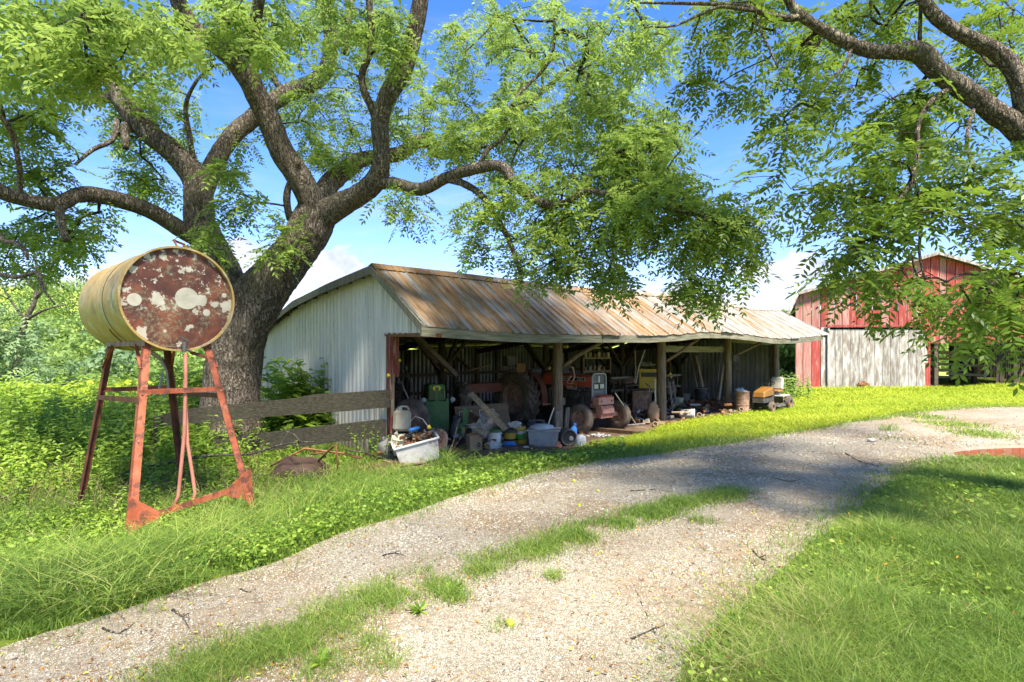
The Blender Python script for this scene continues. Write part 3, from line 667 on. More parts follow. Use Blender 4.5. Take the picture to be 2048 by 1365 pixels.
for r in (4.2, 8.6, 12.9, 17.0):
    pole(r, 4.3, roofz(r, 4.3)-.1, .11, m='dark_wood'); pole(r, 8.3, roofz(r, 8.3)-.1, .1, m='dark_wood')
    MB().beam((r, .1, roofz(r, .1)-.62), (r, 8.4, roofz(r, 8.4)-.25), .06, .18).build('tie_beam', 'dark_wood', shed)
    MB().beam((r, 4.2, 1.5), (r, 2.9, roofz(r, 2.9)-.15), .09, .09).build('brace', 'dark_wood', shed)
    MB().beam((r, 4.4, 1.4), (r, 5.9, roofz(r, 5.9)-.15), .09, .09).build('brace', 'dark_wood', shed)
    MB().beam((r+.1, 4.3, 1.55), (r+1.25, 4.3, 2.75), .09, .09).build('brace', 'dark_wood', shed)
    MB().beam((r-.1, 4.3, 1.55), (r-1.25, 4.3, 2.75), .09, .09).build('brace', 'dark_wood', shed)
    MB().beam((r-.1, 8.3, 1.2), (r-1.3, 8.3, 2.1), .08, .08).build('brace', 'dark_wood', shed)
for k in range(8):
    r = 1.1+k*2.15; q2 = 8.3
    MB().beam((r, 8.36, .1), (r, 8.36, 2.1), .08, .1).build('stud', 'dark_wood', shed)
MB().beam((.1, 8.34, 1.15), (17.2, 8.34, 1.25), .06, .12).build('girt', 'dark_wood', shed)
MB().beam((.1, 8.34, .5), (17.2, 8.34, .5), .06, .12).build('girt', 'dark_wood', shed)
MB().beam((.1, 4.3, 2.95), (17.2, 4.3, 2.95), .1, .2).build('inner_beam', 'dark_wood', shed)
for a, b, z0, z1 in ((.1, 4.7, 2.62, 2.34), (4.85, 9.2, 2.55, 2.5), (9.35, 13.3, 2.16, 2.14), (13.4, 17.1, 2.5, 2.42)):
    MB().beam((a, .14, z0), (b, .14, z1), .06, .20).build('header_beam', 'brown_wood' if a < 5 else 'grey_wood_x', shed)
for k, r in enumerate(posts[:3]):      # braces rise from each post towards the far side
    zt = eave(r+.9)-.14
    MB().tube([(r+.08, -.1, 1.68+.1*k), (r+.4, -.35, 2.0+.04*k), (r+.85, -.8, zt+.05)], [.055, .05, .045], 7, disp=lambda p, r_: .006*mn.noise(p*9)).build('brace', 'post_wood', shed, smooth=True)
MB().tube([(4.6, 0, 2.62), (1.8, .3, 2.5)], .03, 6).build('rail', 'grey_wood_x', shed)
MB().beam((2.0, .5, 1.55), (.6, .3, 2.6), .10, .10).build('brace', 'dark_wood', shed)
# rafters in the front overhang
for k in range(14):
    r = .35+k*1.27
    MB().beam((r, EAVQ+.06, roofz(r, EAVQ)-.03), (r, RIDQ, roofz(r, RIDQ)-.05), .045, .12).build('rafter', 'dark_wood', shed)
    MB().beam((r, RIDQ, roofz(r, RIDQ)-.05), (r, 4.4, roofz(r, 4.4)-.05), .045, .12).build('rafter', 'dark_wood', shed)
for (r, q, z) in ((.18, -.13, 1.86+.05), (-.07, -.14, 1.62)):
    MB().tube([(r, q-.01, z-.03), (r, q-.03, z), (r, q-.01, z+.03)], [.02, .035, .02], 8).build('insulator', 'bulb_yel', shed, smooth=True)
for (r, q, z) in ((4.15, 4.1, 1.52), (4.95, -.14, 2.2), (9.5, -.14, 1.4)):
    MB().tube([(r, q-.01, z-.03), (r, q-.04, z), (r, q-.01, z+.03)], [.02, .035, .02], 8).build('insulator', 'bulb_yel', shed, smooth=True)

# ---- plank fence from the shed's corner post to the walnut trunk
fence = thing('plank_fence', 'two mossy rough boards nailed between the shed corner and the big tree', 'fence', (P0[0], P0[1]-.1, 0))
def rough_plank(a, b, h, notch, m='fence_wood', th=.035):
    a = Vector(a); b = Vector(b); mb = MB(); n = 26; vs = []; d = (b-a).normalized(); side = d.cross(Vector((0, 0, 1))).normalized()
    for i in range(n+1):
        t = i/n; p = a.lerp(b, t)
        up = h*notch(t)*(1+.06*mn.noise(Vector((t*9, a.z, 1)))); lo = h*.5*(1+.10*mn.noise(Vector((t*7, a.z, 7))))
        p = p+Vector((0, 0, .02*math.sin(t*3.1)))
        for s_ in (-th/2, th/2): vs += [p+side*s_+Vector((0, 0, up/2)), p+side*s_-Vector((0, 0, lo))]
    fs = []
    for i in range(n):
        k = 4*i; fs += [(k, k+1, k+5, k+4), (k+2, k+6, k+7, k+3), (k, k+4, k+6, k+2), (k+1, k+3, k+7, k+5)]
    fs += [(0, 2, 3, 1), (4*n, 4*n+1, 4*n+3, 4*n+2)]
    mb.add(vs, fs); return mb.build('plank', m, fence, world=True)
e1 = W(781, 800, 11.05); e0 = W(306, 838, 9.9)
rough_plank(e0, e1, .31, lambda t: np.interp(t, [0, .05, .12, .48, .58, .63, 1], [.12, .5, .75, .9, 1.0, 1.25, 1.25]))
e1 = W(772, 856, 11.05); e0 = W(385, 905, 10.0)
rough_plank(e0, e1, .34, lambda t: np.interp(t, [0, .1, 1], [.5, 1, 1]))
MB().box((-2.33, 11.02, .35), (.07, .06, 1.0), rot=Matrix.Rotation(.04, 3, 'Y')).build('stake', 'red_wood', fence, world=True)
MB().beam((-2.50, 10.98, .15), (-2.75, 10.7, -.1+.25), .07, .03).build('stake', 'red_wood', fence, world=True)
for p in (W(300, 850, 9.9),): MB().beam(p+Vector((.1, .05, -1.2)), p+Vector((.1, .05, .1)), .09, .09).build('stake', 'fence_wood', fence, world=True)

# ================================================================ the red barn
BY = 31.0; bx = lambda px: (px-CX)/FP*BY; bz = lambda py: zpx(py, BY)
barn = thing('red_barn', 'big weathered red barn with white sliding door and open bay', 'barn', (bx(1590), BY, 0))
XL, XA = bx(1590), bx(1867); XR = 2*XA-XL
GB = -.05
def btop(x):
    xs = abs(x-XA); h = XA-XL
    return float(np.interp(xs, [0, h-.15, h+.25], [bz(510), bz(590), bz(624)]))
SK = .53      # the barn's sides run back to the right
wd = .445; k = 0; x = XL
while x < XR-.01:
    x1 = min(x+wd*random.uniform(.85, 1.12), XR)
    zt0, zt1 = btop(x), btop(x1)
    pxm = CX+(x+x1)/2/BY*FP
    gap = .020
    def bd(z0, za, zb, m, dy=0):
        dy += random.uniform(-.012, .012)
        MB().add([(x+gap, BY+dy, z0), (x1-gap, BY+dy, z0), (x1-gap, BY+dy, zb), (x+gap, BY+dy, za), (x+gap, BY+dy+.04, z0), (x1-gap, BY+dy+.04, z0), (x1-gap, BY+dy+.04, zb), (x+gap, BY+dy+.04, za)],
                 [(0, 1, 2, 3), (7, 6, 5, 4), (0, 4, 5, 1), (1, 5, 6, 2), (2, 6, 7, 3), (3, 7, 4, 0)]).build('board', m, barn, world=True)
    zr = bz(655)
    redsh = 'barn_red' if (pxm > 1790 or zt0 > bz(560)) and random.random() < .7 else ('barn_red2' if random.random() < .75 else 'barn_red')
    if pxm < 1657: bd(GB, zr, zr, 'barn_red' if 1618 < pxm < 1636 else ('barn_white' if pxm > 1640 else 'barn_red2'))
    if 1846 < pxm < 1862: bd(GB, zr, zr, 'barn_red')
    base_up = zr if pxm < 1862 else bz(686)+.03*math.sin(k)
    bd(base_up, zt0, zt1, redsh, 0 if pxm < 1657 else .02)
    x = x1; k += 1
# big sliding door of its own boards
x = bx(1652)
door = thing('x', None, None); bpy.data.objects.remove(door)
frame = MB().box(((bx(1652)+bx(1846))/2, BY-.06, 1.65), (bx(1846)-bx(1652)-.1, .04, 3.0)).build('door', 'dark_wood', barn, world=True)
while x < bx(1846)-.05:
    x1 = min(x+random.uniform(.40, .50), bx(1847)); z0 = random.uniform(-.03, .03)+.02; zt = bz(659)-random.uniform(0, .05)
    b = MB().box(((x+x1)/2, BY-.115, (z0+zt)/2), (x1-x-.022, .04, zt-z0)); o = b.build('board', 'barn_white', barn, world=True)
    o.parent = frame; o.matrix_parent_inverse = Matrix.Identity(4)
    x = x1
MB().box(((bx(1650)+bx(1853))/2, BY-.16, bz(652.5)), (bx(1853)-bx(1650), .16, .09)).build('door_track', 'barn_red', barn, world=True)
for px in (1654, 1800): MB().box((bx(px), BY-.17, bz(659)), (.10, .05, .22)).build('door_hanger', 'barn_white', barn, world=True)
MB().box((bx(1844), BY-.14, bz(695)), (.30, .03, 1.7), rot=Matrix.Rotation(-.07, 3, 'Y')).build('loose_board', 'barn_white', barn, world=True)
MB().box((bx(1843), BY-.13, bz(750)), (.14, .03, 1.3), rot=Matrix.Rotation(-.07, 3, 'Y')).build('loose_board', 'barn_white', barn, world=True)
# roof planes (gambrel) and white rake trim, side and back walls
for s_ in (-1, 1):
    pr = [(XA, bz(508)), (XA+s_*(XA-XL+.05), bz(588)), (XA+s_*(XA-XL+.55), bz(628))]
    for i in range(2):
        (x0, z0), (x1, z1) = pr[i], pr[i+1]
        MB().add([(x0, BY-.35, z0+.06), (x1, BY-.35, z1+.06), (x1+14*SK, BY+14, z1+.06), (x0+14*SK, BY+14, z0+.06), (x0, BY-.35, z0), (x1, BY-.35, z1), (x1+14*SK, BY+14, z1), (x0+14*SK, BY+14, z0)],
                 [(0, 1, 2, 3), (7, 6, 5, 4), (0, 4, 5, 1), (2, 6, 7, 3), (1, 5, 6, 2), (3, 7, 4, 0)]).build('roof_plane', 'galv', barn, world=True)
        MB().beam((x0, BY-.38, z0-.02), (x1, BY-.38, z1-.02), .05, .16, up=(0, 0, 1)).build('rake_trim', 'barn_white', barn, world=True)
for k in range(32):
    y = BY+.1+k*.44
    MB().box((XL+.06+(y-BY)*SK, y, (bz(624)+GB)/2), (.04, .45, bz(624)-GB), rot=Matrix.Rotation(-math.atan(SK), 3, 'Z')).build('side_board', 'barn_red2', barn, world=True)
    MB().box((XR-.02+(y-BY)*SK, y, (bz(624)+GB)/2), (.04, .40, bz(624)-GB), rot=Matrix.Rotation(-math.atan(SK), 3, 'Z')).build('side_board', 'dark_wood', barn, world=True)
x = XL
while x < XR:
    xb = x+14*SK; pxb = CX+xb/(BY+14)*FP; low = 1868 < pxb < 1908
    MB().box((xb+.2, BY+14, 4.0 if low else 2.5), (.40, .04, 2.4 if low else 5.6)).build('back_board', 'dark_wood', barn, world=True)
    x += .42
# loft floor, inner partition, posts and rails of the open bay
MB().add([(a+(y-BY)*SK, y, zz) for zz in (2.75, 2.85) for a, y in ((bx(1862), BY+.1), (XR-.1, BY+.1), (XR-.1, BY+13.8), (bx(1862), BY+13.8))], [(3, 2, 1, 0), (4, 5, 6, 7), (0, 1, 5, 4), (1, 2, 6, 5), (2, 3, 7, 6), (3, 0, 4, 7)]).build('loft_floor', 'dark_wood', barn, world=True)
MB().box((bx(1855), BY+1.2, 1.6), (.05, 2.2, 3.3)).build('partition', 'dark_wood', barn, world=True)
for px, d in ((1870, .2), (1903, 6), (1872, 7), (1948, 3), (2000, 1), (2028, .2), (2090, .2), (1925, 9)):
    MB().box(((px-CX)/FP*(BY+d), BY+d, 1.3), (.2, .2, 2.9)).build('bay_post', 'dark_wood', barn, world=True)
for z, t in ((.55, .12), (.95, .16), (1.3, .14), (1.62, .14), (2.0, .18)):
    MB().box(((1888-CX)/FP*(BY+3), BY+3, z), (2.1, .05, t), rot=Matrix.Rotation(.03, 3, 'Y')).build('bay_rail', 'tan_wood', barn, world=True)
for z in (.7, 1.25, 1.75):
    MB().box(((1930-CX)/FP*(BY+2.6), BY+2.6, z), (2.2, .05, .16), rot=Matrix.Rotation(.05, 3, 'Y')).build('bay_rail', 'grey_wood_x', barn, world=True)
for z in (1.0, 1.7): MB().box(((2040-CX)/FP*(BY+1), BY+1, z), (4, .05, .15)).build('bay_rail', 'dark_wood', barn, world=True)
for k in range(7):
    a = Vector(((1990+k*9-CX)/FP*(BY+.4), BY+.3, 0)); MB().beam(a, a+Vector((.6+.15*k, .5, 2.0-.1*k)), .10, .04).build('leaning_pole', 'dark_wood', barn, world=True)
MB().blob((bx(1721), BY-.25, .22), (.32, .1, .22), 12, 3, .35).build('rotted_hole', 'rust', barn, world=True)
# ================================================================ trees
def catmull(pts, step=.12):
    P = [np.array(p, float) for p in pts]; P = [2*P[0]-P[1]]+P+[2*P[-1]-P[-2]]; out = []
    for i in range(1, len(P)-2):
        L = np.linalg.norm(P[i+1][:3]-P[i][:3]); n = max(2, int(L/step))
        for k in range(n):
            t = k/n
            out.append(.5*((2*P[i])+(-P[i-1]+P[i+1])*t+(2*P[i-1]-5*P[i]+4*P[i+1]-P[i+2])*t*t+(-P[i-1]+3*P[i]-3*P[i+1]+P[i+2])*t**3))
    out.append(P[-2]); return np.array(out)
def barkdisp(amp):
    def f(p, r):
        q = Vector((p.x*9, p.y*9, p.z*2.6)); return amp*(1-2*abs(mn.noise(q)))*min(1, r/.18)+amp*.8*mn.noise(p*2.1)*min(1, r/.2)
    return f
class Tree:
    def __init__(s, root, bark='bark'): s.root = root; s.nodes = []; s.bark = bark; s.bits = MB()
    def limb(s, pts, name='limb', n=20, amp=.02, step=.1):
        """pts: (px, py, depth, width in photo pixels)"""
        c = catmull([tuple(W(p[0], p[1], p[2]))+(p[3]*.9/2/FP*p[2],) for p in pts], step)
        o = MB().tube(c[:, :3], c[:, 3], n, disp=barkdisp(amp)).build(name, s.bark, s.root, smooth=True, world=True)
        s.nodes += [tuple(p[:3]) for p in c[::2]]; return o
    def grow(s, targets, seed=0, r0=.0055, rmax=.06, nseg=4):
        """join every target to the nearest wood so far, thickening towards the limb"""
        rr = np.random.default_rng(seed)
        T = np.array(targets); B = np.array(s.nodes); nb = len(B)
        d = np.array([np.min(np.sum((B-t)**2, 1)) for t in T]); T = T[np.argsort(d)]
        P = np.concatenate([B, T]); par = np.full(len(P), -1); w_ = np.zeros(len(P))
        for i in range(nb, len(P)):
            dd = np.sqrt(np.sum((P[:i]-P[i])**2, 1)); dd[:nb] *= 1.0
            par[i] = int(np.argmin(dd))
        for i in range(len(P)-1, nb-1, -1):
            w_[i] += 1
            if par[i] >= nb: w_[par[i]] += w_[i]
        allp = [B[par[i]] if par[i] < nb else P[par[i]] for i in range(nb, len(P))]
        tips = []; mb = MB()
        for i in range(nb, len(P)):
            a = Vector(allp[i-nb]); b = Vector(P[i]); ra = min(rmax, r0*w_[i]**.5); rb = ra*.8
            L = (b-a).length; j = Vector(rr.normal(0, 1, 3))*L*.07
            pts = [a, a.lerp(b, .35)+j+Vector((0, 0, .06*L)), a.lerp(b, .7)+j*.6+Vector((0, 0, .04*L)), b]
            mb.tube(pts, [ra, ra*.95, ra*.9, rb], 5 if ra < .015 else 8, cap=False)
            for t in (.45, .75, 1.0): 
                p = pts[1].lerp(pts[3], (t-.35)/.65) if t < 1 else b
                tips.append((tuple(p), tuple((b-a).normalized())))
        mb.build('twigs', 'bark_dark', s.root, smooth=True, world=True, kind='stuff')
        return tips
def leaf_cloud(base, dirs, L, pairs, rng, wid=.40, droop=.35, flen=.30, tone=None):
    """pinnate leaves: base points, outward directions, lengths -> quads of pointed leaflets"""
    K = len(base); d = dirs/np.linalg.norm(dirs, axis=1, keepdims=True)
    up = np.tile([0, 0, 1.0], (K, 1))+rng.normal(0, .35, (K, 3)); side = np.cross(d, up); side /= np.linalg.norm(side, axis=1, keepdims=True)
    nrm = np.cross(side, d); V = []; TN = []
    tn = rng.random(K) if tone is None else tone
    ts = np.linspace(.22, .96, pairs)
    items = [(t, s_) for t in ts for s_ in (-1, 1)]+[(1.0, 0)]
    for t, s_ in items:
        ctr = base+d*(L*t)[:, None]-np.array([0, 0, 1.0])*(droop*L*t*t)[:, None]
        ld = d*(.42 if s_ else 1)+side*s_*.9-np.array([0, 0, 1.0])*(.25+.35*t)*.6+rng.normal(0, .14, (K, 3))
        ld /= np.linalg.norm(ld, axis=1, keepdims=True)
        ll = (L*flen*(1-.35*abs(t-.5))*rng.uniform(.85, 1.15, K))[:, None]
        wv = np.cross(ld, nrm+rng.normal(0, .3, (K, 3))); wv /= np.linalg.norm(wv, axis=1, keepdims=True)
        a = ctr; m_ = ctr+ld*ll*.42; tip = ctr+ld*ll
        V.append(np.stack([a, m_+wv*ll*wid*.5, tip, m_-wv*ll*wid*.5], 1)); TN.append(np.repeat((tn*.8+rng.random(K)*.2)[:, None], 4, 1))
    V = np.stack(V, 1).reshape(-1, 3); TN = np.stack(TN, 1).ravel()
    return V, np.arange(len(V)).reshape(-1, 4), TN
def crown(tree, tips, per, rng, L=(.28, .42), pairs=6, m='leaf', name='crown', spread=.16, tonef=None, flen=.3):
    P = np.array([t[0] for t in tips]); D = np.array([t[1] for t in tips]); P = np.repeat(P, per, 0); D = np.repeat(D, per, 0)
    P = P+rng.normal(0, spread*.5, P.shape)*[1, 1, .7]
    h = rng.normal(0, 1, P.shape); h[:, 2] = rng.normal(-.25, .45, len(P)); D = D*.45+h*.8
    V, Q, T = leaf_cloud(P, D, rng.uniform(L[0], L[1], len(P)), pairs, rng, flen=flen)
    loc = tuple(tree.root.location)
    return np_mesh(name, V, Q, m=m, parent=tree.root, tone=T, kind='stuff', loc=loc)
def sample_regions(regs, rng, dens=1.0):
    """regs: (px, py, rx, ry, depth0, depth1, n) ellipses of foliage as seen from the lane, with real depth"""
    out = []
    for px, py, rx, ry, y0, y1, n in regs:
        for _ in range(int(n*dens)):
            a = rng.random()*2*PI; r = rng.random()**.5; y = rng.uniform(y0, y1)
            p = W(px+rx*r*math.cos(a), py+ry*r*math.sin(a), y)
            out.append(tuple(p))
    return out
rng = np.random.default_rng(5)
# ---- the big walnut by the shed
tl = W(462, 918, 11.1)
wt = thing('walnut_tree', 'huge old walnut tree with furrowed trunk forking behind the rusty tank', 'tree', (tl.x, tl.y, 0))
T1 = Tree(wt)
c = catmull([tuple(W(*p[:3]))+(p[3]/2/FP*p[2],) for p in ((455, 960, 11.1, 140), (459, 900, 11.1, 118), (462, 840, 11.1, 108), (463, 780, 11.1, 102), (470, 710, 11.1, 98), (486, 655, 11.1, 98), (504, 615, 11.1, 98), (528, 580, 11.1, 92), (562, 540, 11.05, 80), (596, 495, 11.0, 74), (620, 455, 11.0, 78), (634, 425, 11.0, 72))], .05)
MB().tube(c[:, :3], c[:, 3], 72, disp=barkdisp(.034)).build('trunk', 'bark', wt, smooth=True, world=True)
T1.nodes += [tuple(p[:3]) for p in c[60::4]]
Lb = T1.limb
Lb([(488, 640, 11.1, 66), (464, 580, 11.2, 68), (434, 520, 11.3, 70), (402, 452, 11.4, 60), (397, 405, 11.4, 58), (392, 360, 11.4, 52), (349, 308, 11.3, 46), (290, 258, 11.2, 44), (246, 205, 11.1, 38), (215, 144, 11.0, 32), (200, 90, 10.9, 26), (170, 20, 10.8, 20), (150, -60, 10.7, 15)], n=40, amp=.026, step=.06)
Lb([(395, 480, 11.3, 34), (355, 455, 11.0, 34), (308, 426, 10.7, 32), (246, 403, 10.3, 32), (195, 391, 9.9, 34), (154, 390, 9.6, 30), (118, 408, 9.3, 30), (62, 403, 9.0, 28), (0, 384, 8.7, 30), (-60, 350, 8.4, 26), (-150, 330, 8.0, 20)], n=26)
Lb([(398, 400, 11.4, 40), (412, 375, 11.5, 38), (426, 333, 11.7, 36), (461, 277, 12, 36), (513, 231, 12.3, 36), (564, 192, 12.6, 36), (626, 166, 12.9, 34), (656, 130, 13, 30), (661, 67, 13, 28), (651, 0, 13, 24), (640, -70, 13, 18)], n=26)
Lb([(630, 450, 11, 62), (626, 410, 10.9, 56), (600, 359, 10.7, 50), (564, 303, 10.5, 50), (538, 241, 10.3, 46), (513, 190, 10.1, 44), (482, 133, 9.9, 46), (436, 92, 9.8, 38), (390, 62, 9.6, 38), (359, 10, 9.4, 34), (340, -50, 9.2, 28)], n=32, amp=.024)
Lb([(488, 118, 9.95, 26), (508, 56, 9.7, 24), (518, 0, 9.5, 22), (530, -60, 9.3, 18)])
Lb([(400, 66, 9.65, 26), (380, 92, 9.5, 25), (328, 82, 9.1, 21), (267, 56, 8.7, 18), (205, 31, 8.3, 15), (164, 0, 8.0, 13), (120, -40, 7.8, 9)])
Lb([(634, 440, 11, 66), (655, 425, 10.9, 58), (718, 390, 10.6, 44), (752, 362, 10.4, 44), (764, 318, 10.2, 34), (759, 246, 10.1, 36), (774, 195, 10, 38), (810, 133, 9.9, 36), (831, 51, 9.8, 34), (841, 0, 9.7, 32), (848, -60, 9.6, 26)], n=32, amp=.022)
Lb([(745, 365, 10.45, 30), (790, 368, 10.2, 26), (841, 379, 9.9, 26), (897, 354, 9.6, 24), (949, 338, 9.3, 24), (1003, 333, 9.1, 22), (1031, 370, 9.0, 22), (1087, 408, 8.8, 18), (1135, 405, 8.6, 14), (1172, 384, 8.5, 12), (1250, 395, 8.2, 10), (1360, 422, 7.9, 9), (1444, 447, 7.6, 7), (1500, 470, 7.5, 5)], n=18)
Lb([(890, 358, 9.6, 16), (923, 366, 9.5, 16), (961, 389, 9.4, 14), (984, 422, 9.3, 13), (1012, 469, 9.2, 12), (1031, 516, 9.1, 9), (1045, 567, 9.0, 5)], n=10)
Lb([(645, 410, 11, 46), (656, 372, 11.3, 42), (697, 338, 11.8, 38), (728, 318, 12.1, 32), (800, 308, 12.4, 30), (831, 284, 12.6, 28), (861, 287, 12.8, 26), (880, 310, 13, 20), (930, 300, 13.2, 16), (1000, 250, 13.4, 13), (1069, 197, 13.6, 11), (1139, 136, 13.6, 9), (1181, 112, 13.6, 7), (1209, 56, 13.6, 5)], n=18)
Lb([(580, 440, 10.9, 14), (573, 400, 10.7, 15), (580, 365, 10.6, 12), (600, 320, 10.4, 8)], n=10)
Lb([(750, 232, 10.1, 18), (723, 160, 9.9, 15), (743, 92, 9.7, 14), (738, 0, 9.5, 14), (735, -50, 9.4, 10)], n=12)
Lb([(230, 190, 11.1, 26), (190, 199, 11.0, 20), (150, 192, 10.9, 15), (110, 182, 10.8, 11)], n=12, name='broken_branch')
Lb([(258, 246, 11.1, 16), (250, 262, 11.0, 18), (252, 298, 10.9, 12)], n=10, name='broken_branch')
Lb([(118, 410, 9.3, 16), (122, 440, 9.1, 18), (132, 482, 9.0, 12)], n=12)
Lb([(40, 395, 8.9, 12), (38, 330, 8.7, 10), (22, 262, 8.5, 11), (0, 232, 8.4, 9)], n=10)
Lb([(-40, 360, 8.4, 14), (0, 474, 8.3, 10), (30, 485, 8.2, 10), (51, 503, 8.1, 10), (56, 520, 8.0, 4)], n=10)
Lb([(235, 240, 11.1, 14), (225, 280, 10.9, 10), (185, 300, 10.7, 9), (150, 330, 10.5, 6)], n=8)
Lb([(393, 350, 11.4, 10), (378, 270, 11.3, 12), (372, 210, 11.2, 9), (395, 160, 11.1, 7), (430, 130, 11.0, 4)], n=8)
Lb([(-30, 540, 8.3, 8), (30, 555, 8.2, 9), (75, 545, 8.1, 9), (84, 575, 8.0, 6), (110, 610, 7.9, 3)], n=7)
Lb([(560, 180, 12.6, 12), (520, 110, 12.4, 11), (470, 40, 12.2, 9), (450, -30, 12, 8)], n=8)
Lb([(690, 110, 13, 18), (694, 70, 12.9, 18), (700, 0, 12.8, 14)], n=10)
Lb([(960, 330, 9.3, 12), (975, 300, 9.4, 10), (1010, 270, 9.6, 8), (1030, 200, 9.8, 8), (1100, 120, 10, 7), (1110, 30, 10, 6)], n=8)
regs = [(120, 75, 250, 95, 6.5, 8.5, 118), (50, 240, 85, 95, 8.8, 10, 34), (60, 480, 110, 70, 9.3, 10.6, 44), (60, 335, 70, 40, 9, 10, 16), (150, 440, 60, 30, 9.8, 10.8, 14),
        (310, 225, 95, 85, 11, 13.5, 52), (300, 345, 55, 45, 11, 12.5, 22), (440, 60, 170, 75, 8.5, 12, 80), (620, 70, 180, 90, 9.5, 14, 90),
        (640, 240, 110, 80, 11, 14, 55), (690, 310, 70, 40, 11, 13, 20), (450, 300, 50, 50, 12, 13, 14), (470, 385, 55, 55, 9.8, 10.6, 17), (560, 475, 32, 40, 9.8, 10.4, 9),
        (425, 485, 28, 40, 9.9, 10.4, 8), (760, 90, 60, 90, 9.2, 11, 30), (840, 200, 80, 120, 10.5, 14, 60), (960, 120, 90, 110, 11, 14, 55), (1000, 280, 120, 60, 9, 13, 60), (1090, 60, 100, 60, 9, 13.5, 40),
        (1130, 210, 120, 80, 9, 13.5, 70), (1260, 110, 110, 100, 8.5, 12, 60), (1230, 260, 120, 80, 8.5, 12, 75), (1290, 310, 80, 80, 8.0, 10, 45), (1140, 370, 170, 60, 8.3, 11, 80), (1170, 470, 150, 65, 8.2, 9.8, 70),
        (1330, 400, 130, 50, 7.6, 9, 50), (1380, 460, 130, 50, 7.4, 8.6, 50), (1470, 460, 60, 60, 7.2, 8.2, 24), (1420, 555, 55, 45, 7.4, 8.2, 18), (1210, 555, 60, 35, 8.2, 9, 14), (1110, 520, 60, 40, 8.6, 9.5, 16), (950, 430, 45, 35, 9, 9.8, 12), (945, 495, 25, 40, 9, 9.6, 8), (1030, 540, 40, 35, 8.9, 9.3, 8), (800, 390, 40, 20, 9.8, 10.3, 7), (822, 430, 14, 30, 9.8, 10.2, 4)]
tg = sample_regions(regs, rng, .61)
# unseen crown above the frame, added to throw the lane into shade
for _ in range(230):
    a = rng.random()*2*PI; r = rng.random()**.5
    p = np.array([1.5+9.5*r*math.cos(a), 9.0+6.5*r*math.sin(a), rng.uniform(8.0, 11.5)])
    if CAMH+p[1]*(HZ/FP)+.5 < p[2]: tg.append(tuple(p))
for k in range(5):     # unseen high limbs added to carry it
    a = [(-4.2, 11, 6.2), (-1.6, 9.9, 8.3), (-1.6, 9.9, 8.3), (-.3, 10, 7.2), (-5.2, 9.4, 8.0)][k]; b = [(-6, 7, 10.5), (2, 6, 10.5), (5, 10, 10.5), (8, 8, 9.8), (-8, 5, 9.0)][k]
    cc = catmull([tuple(a)+(.14,), tuple((np.array(a)+b)/2+[0, 0, .6])+(.10,), tuple(b)+(.05,)], .3)
    cc = [p for p in cc if p[2] > CAMH+p[1]*(HZ/FP)+.25]
    if len(cc) > 2: MB().tube([p[:3] for p in cc], [p[3] for p in cc], 10, disp=barkdisp(.01)).build('limb', 'bark', wt, smooth=True, world=True); T1.nodes += [tuple(p[:3]) for p in cc]
tips = T1.grow(tg, 3)
tp = np.array([t[0] for t in tips]); near = (tp[:, 1] < 8.8)
pxx = CX+tp[:, 0]/tp[:, 1]*FP
vis = tp[:, 2] < CAMH+tp[:, 1]*(HZ/FP)+.4
sel = lambda m_: [t for t, k in zip(tips, m_) if k]
crown(T1, sel(vis & (pxx < 620)), 4, rng, (.32, .44), 6, 'leaf', spread=.20)
crown(T1, sel(vis & (pxx >= 620)), 4, rng, (.28, .40), 6, 'leaf', spread=.22)
crown(T1, sel(~vis), 2, rng, (.36, .48), 4, 'leaf', spread=.5, flen=.42)

# ---- the walnut whose limbs reach in from beside the lane
r2 = W(2170, 940, 6.3)
wt2 = thing('walnut_tree', 'walnut tree leaning in over the lane with dark drooping leaf sprays before the barn', 'tree', (5.9, 5.6, .4))
T2 = Tree(wt2)
cc = catmull([(6.3, 5.2, -.1, .36), (6.3, 5.3, 1.2, .30), (6.2, 5.5, 2.6, .27), (6.1, 5.8, 3.6, .22)]+[tuple(W(2100, 335, 6.1))+(.17,)], .06)
MB().tube(cc[:, :3], cc[:, 3], 48, disp=barkdisp(.03)).build('trunk', 'bark', wt2, smooth=True, world=True)
Lb = T2.limb
Lb([(2100, 335, 6.1, 60), (2044, 264, 6.1, 50), (1989, 225, 6.1, 42), (1934, 183, 6.1, 40), (1879, 147, 6.1, 38), (1839, 105, 6.1, 40), (1788, 104, 6.1, 30), (1744, 103, 6.1, 28), (1700, 88, 6.1, 26), (1656, 66, 6.1, 22), (1604, 33, 6.1, 20), (1585, 14, 6.1, 18), (1560, -30, 6.1, 14)], n=30, step=.06)
Lb([(1600, 34, 6.1, 16), (1575, 37, 6.1, 14), (1531, 29, 6.1, 12), (1495, 14, 6.1, 10), (1440, 9, 6.1, 8), (1348, 7, 6.1, 6), (1280, 6, 6.1, 4)], n=10)
Lb([(1510, 22, 6.1, 8), (1440, 14, 6.0, 7), (1400, 30, 6.0, 6), (1350, 52, 5.9, 5), (1310, 55, 5.9, 3)], n=8)
Lb([(2060, 290, 6.1, 36), (2040, 176, 6.0, 32), (2018, 128, 6.0, 32), (1978, 95, 6.0, 30), (1927, 72, 6.0, 28), (1875, 37, 6.0, 26), (1840, -10, 6.0, 22), (1810, -60, 6.0, 18)], n=24)
Lb([(1897, 178, 6.1, 12), (1861, 205, 6.0, 11), (1836, 249, 5.9, 10), (1835, 300, 5.8, 10), (1828, 344, 5.7, 10), (1810, 385, 5.6, 9), (1770, 440, 5.6, 7), (1745, 478, 5.6, 5)], n=8)
Lb([(1949, 214, 6.1, 9), (1938, 250, 6.0, 8), (1934, 293, 5.9, 8), (1949, 344, 5.8, 5)], n=7)
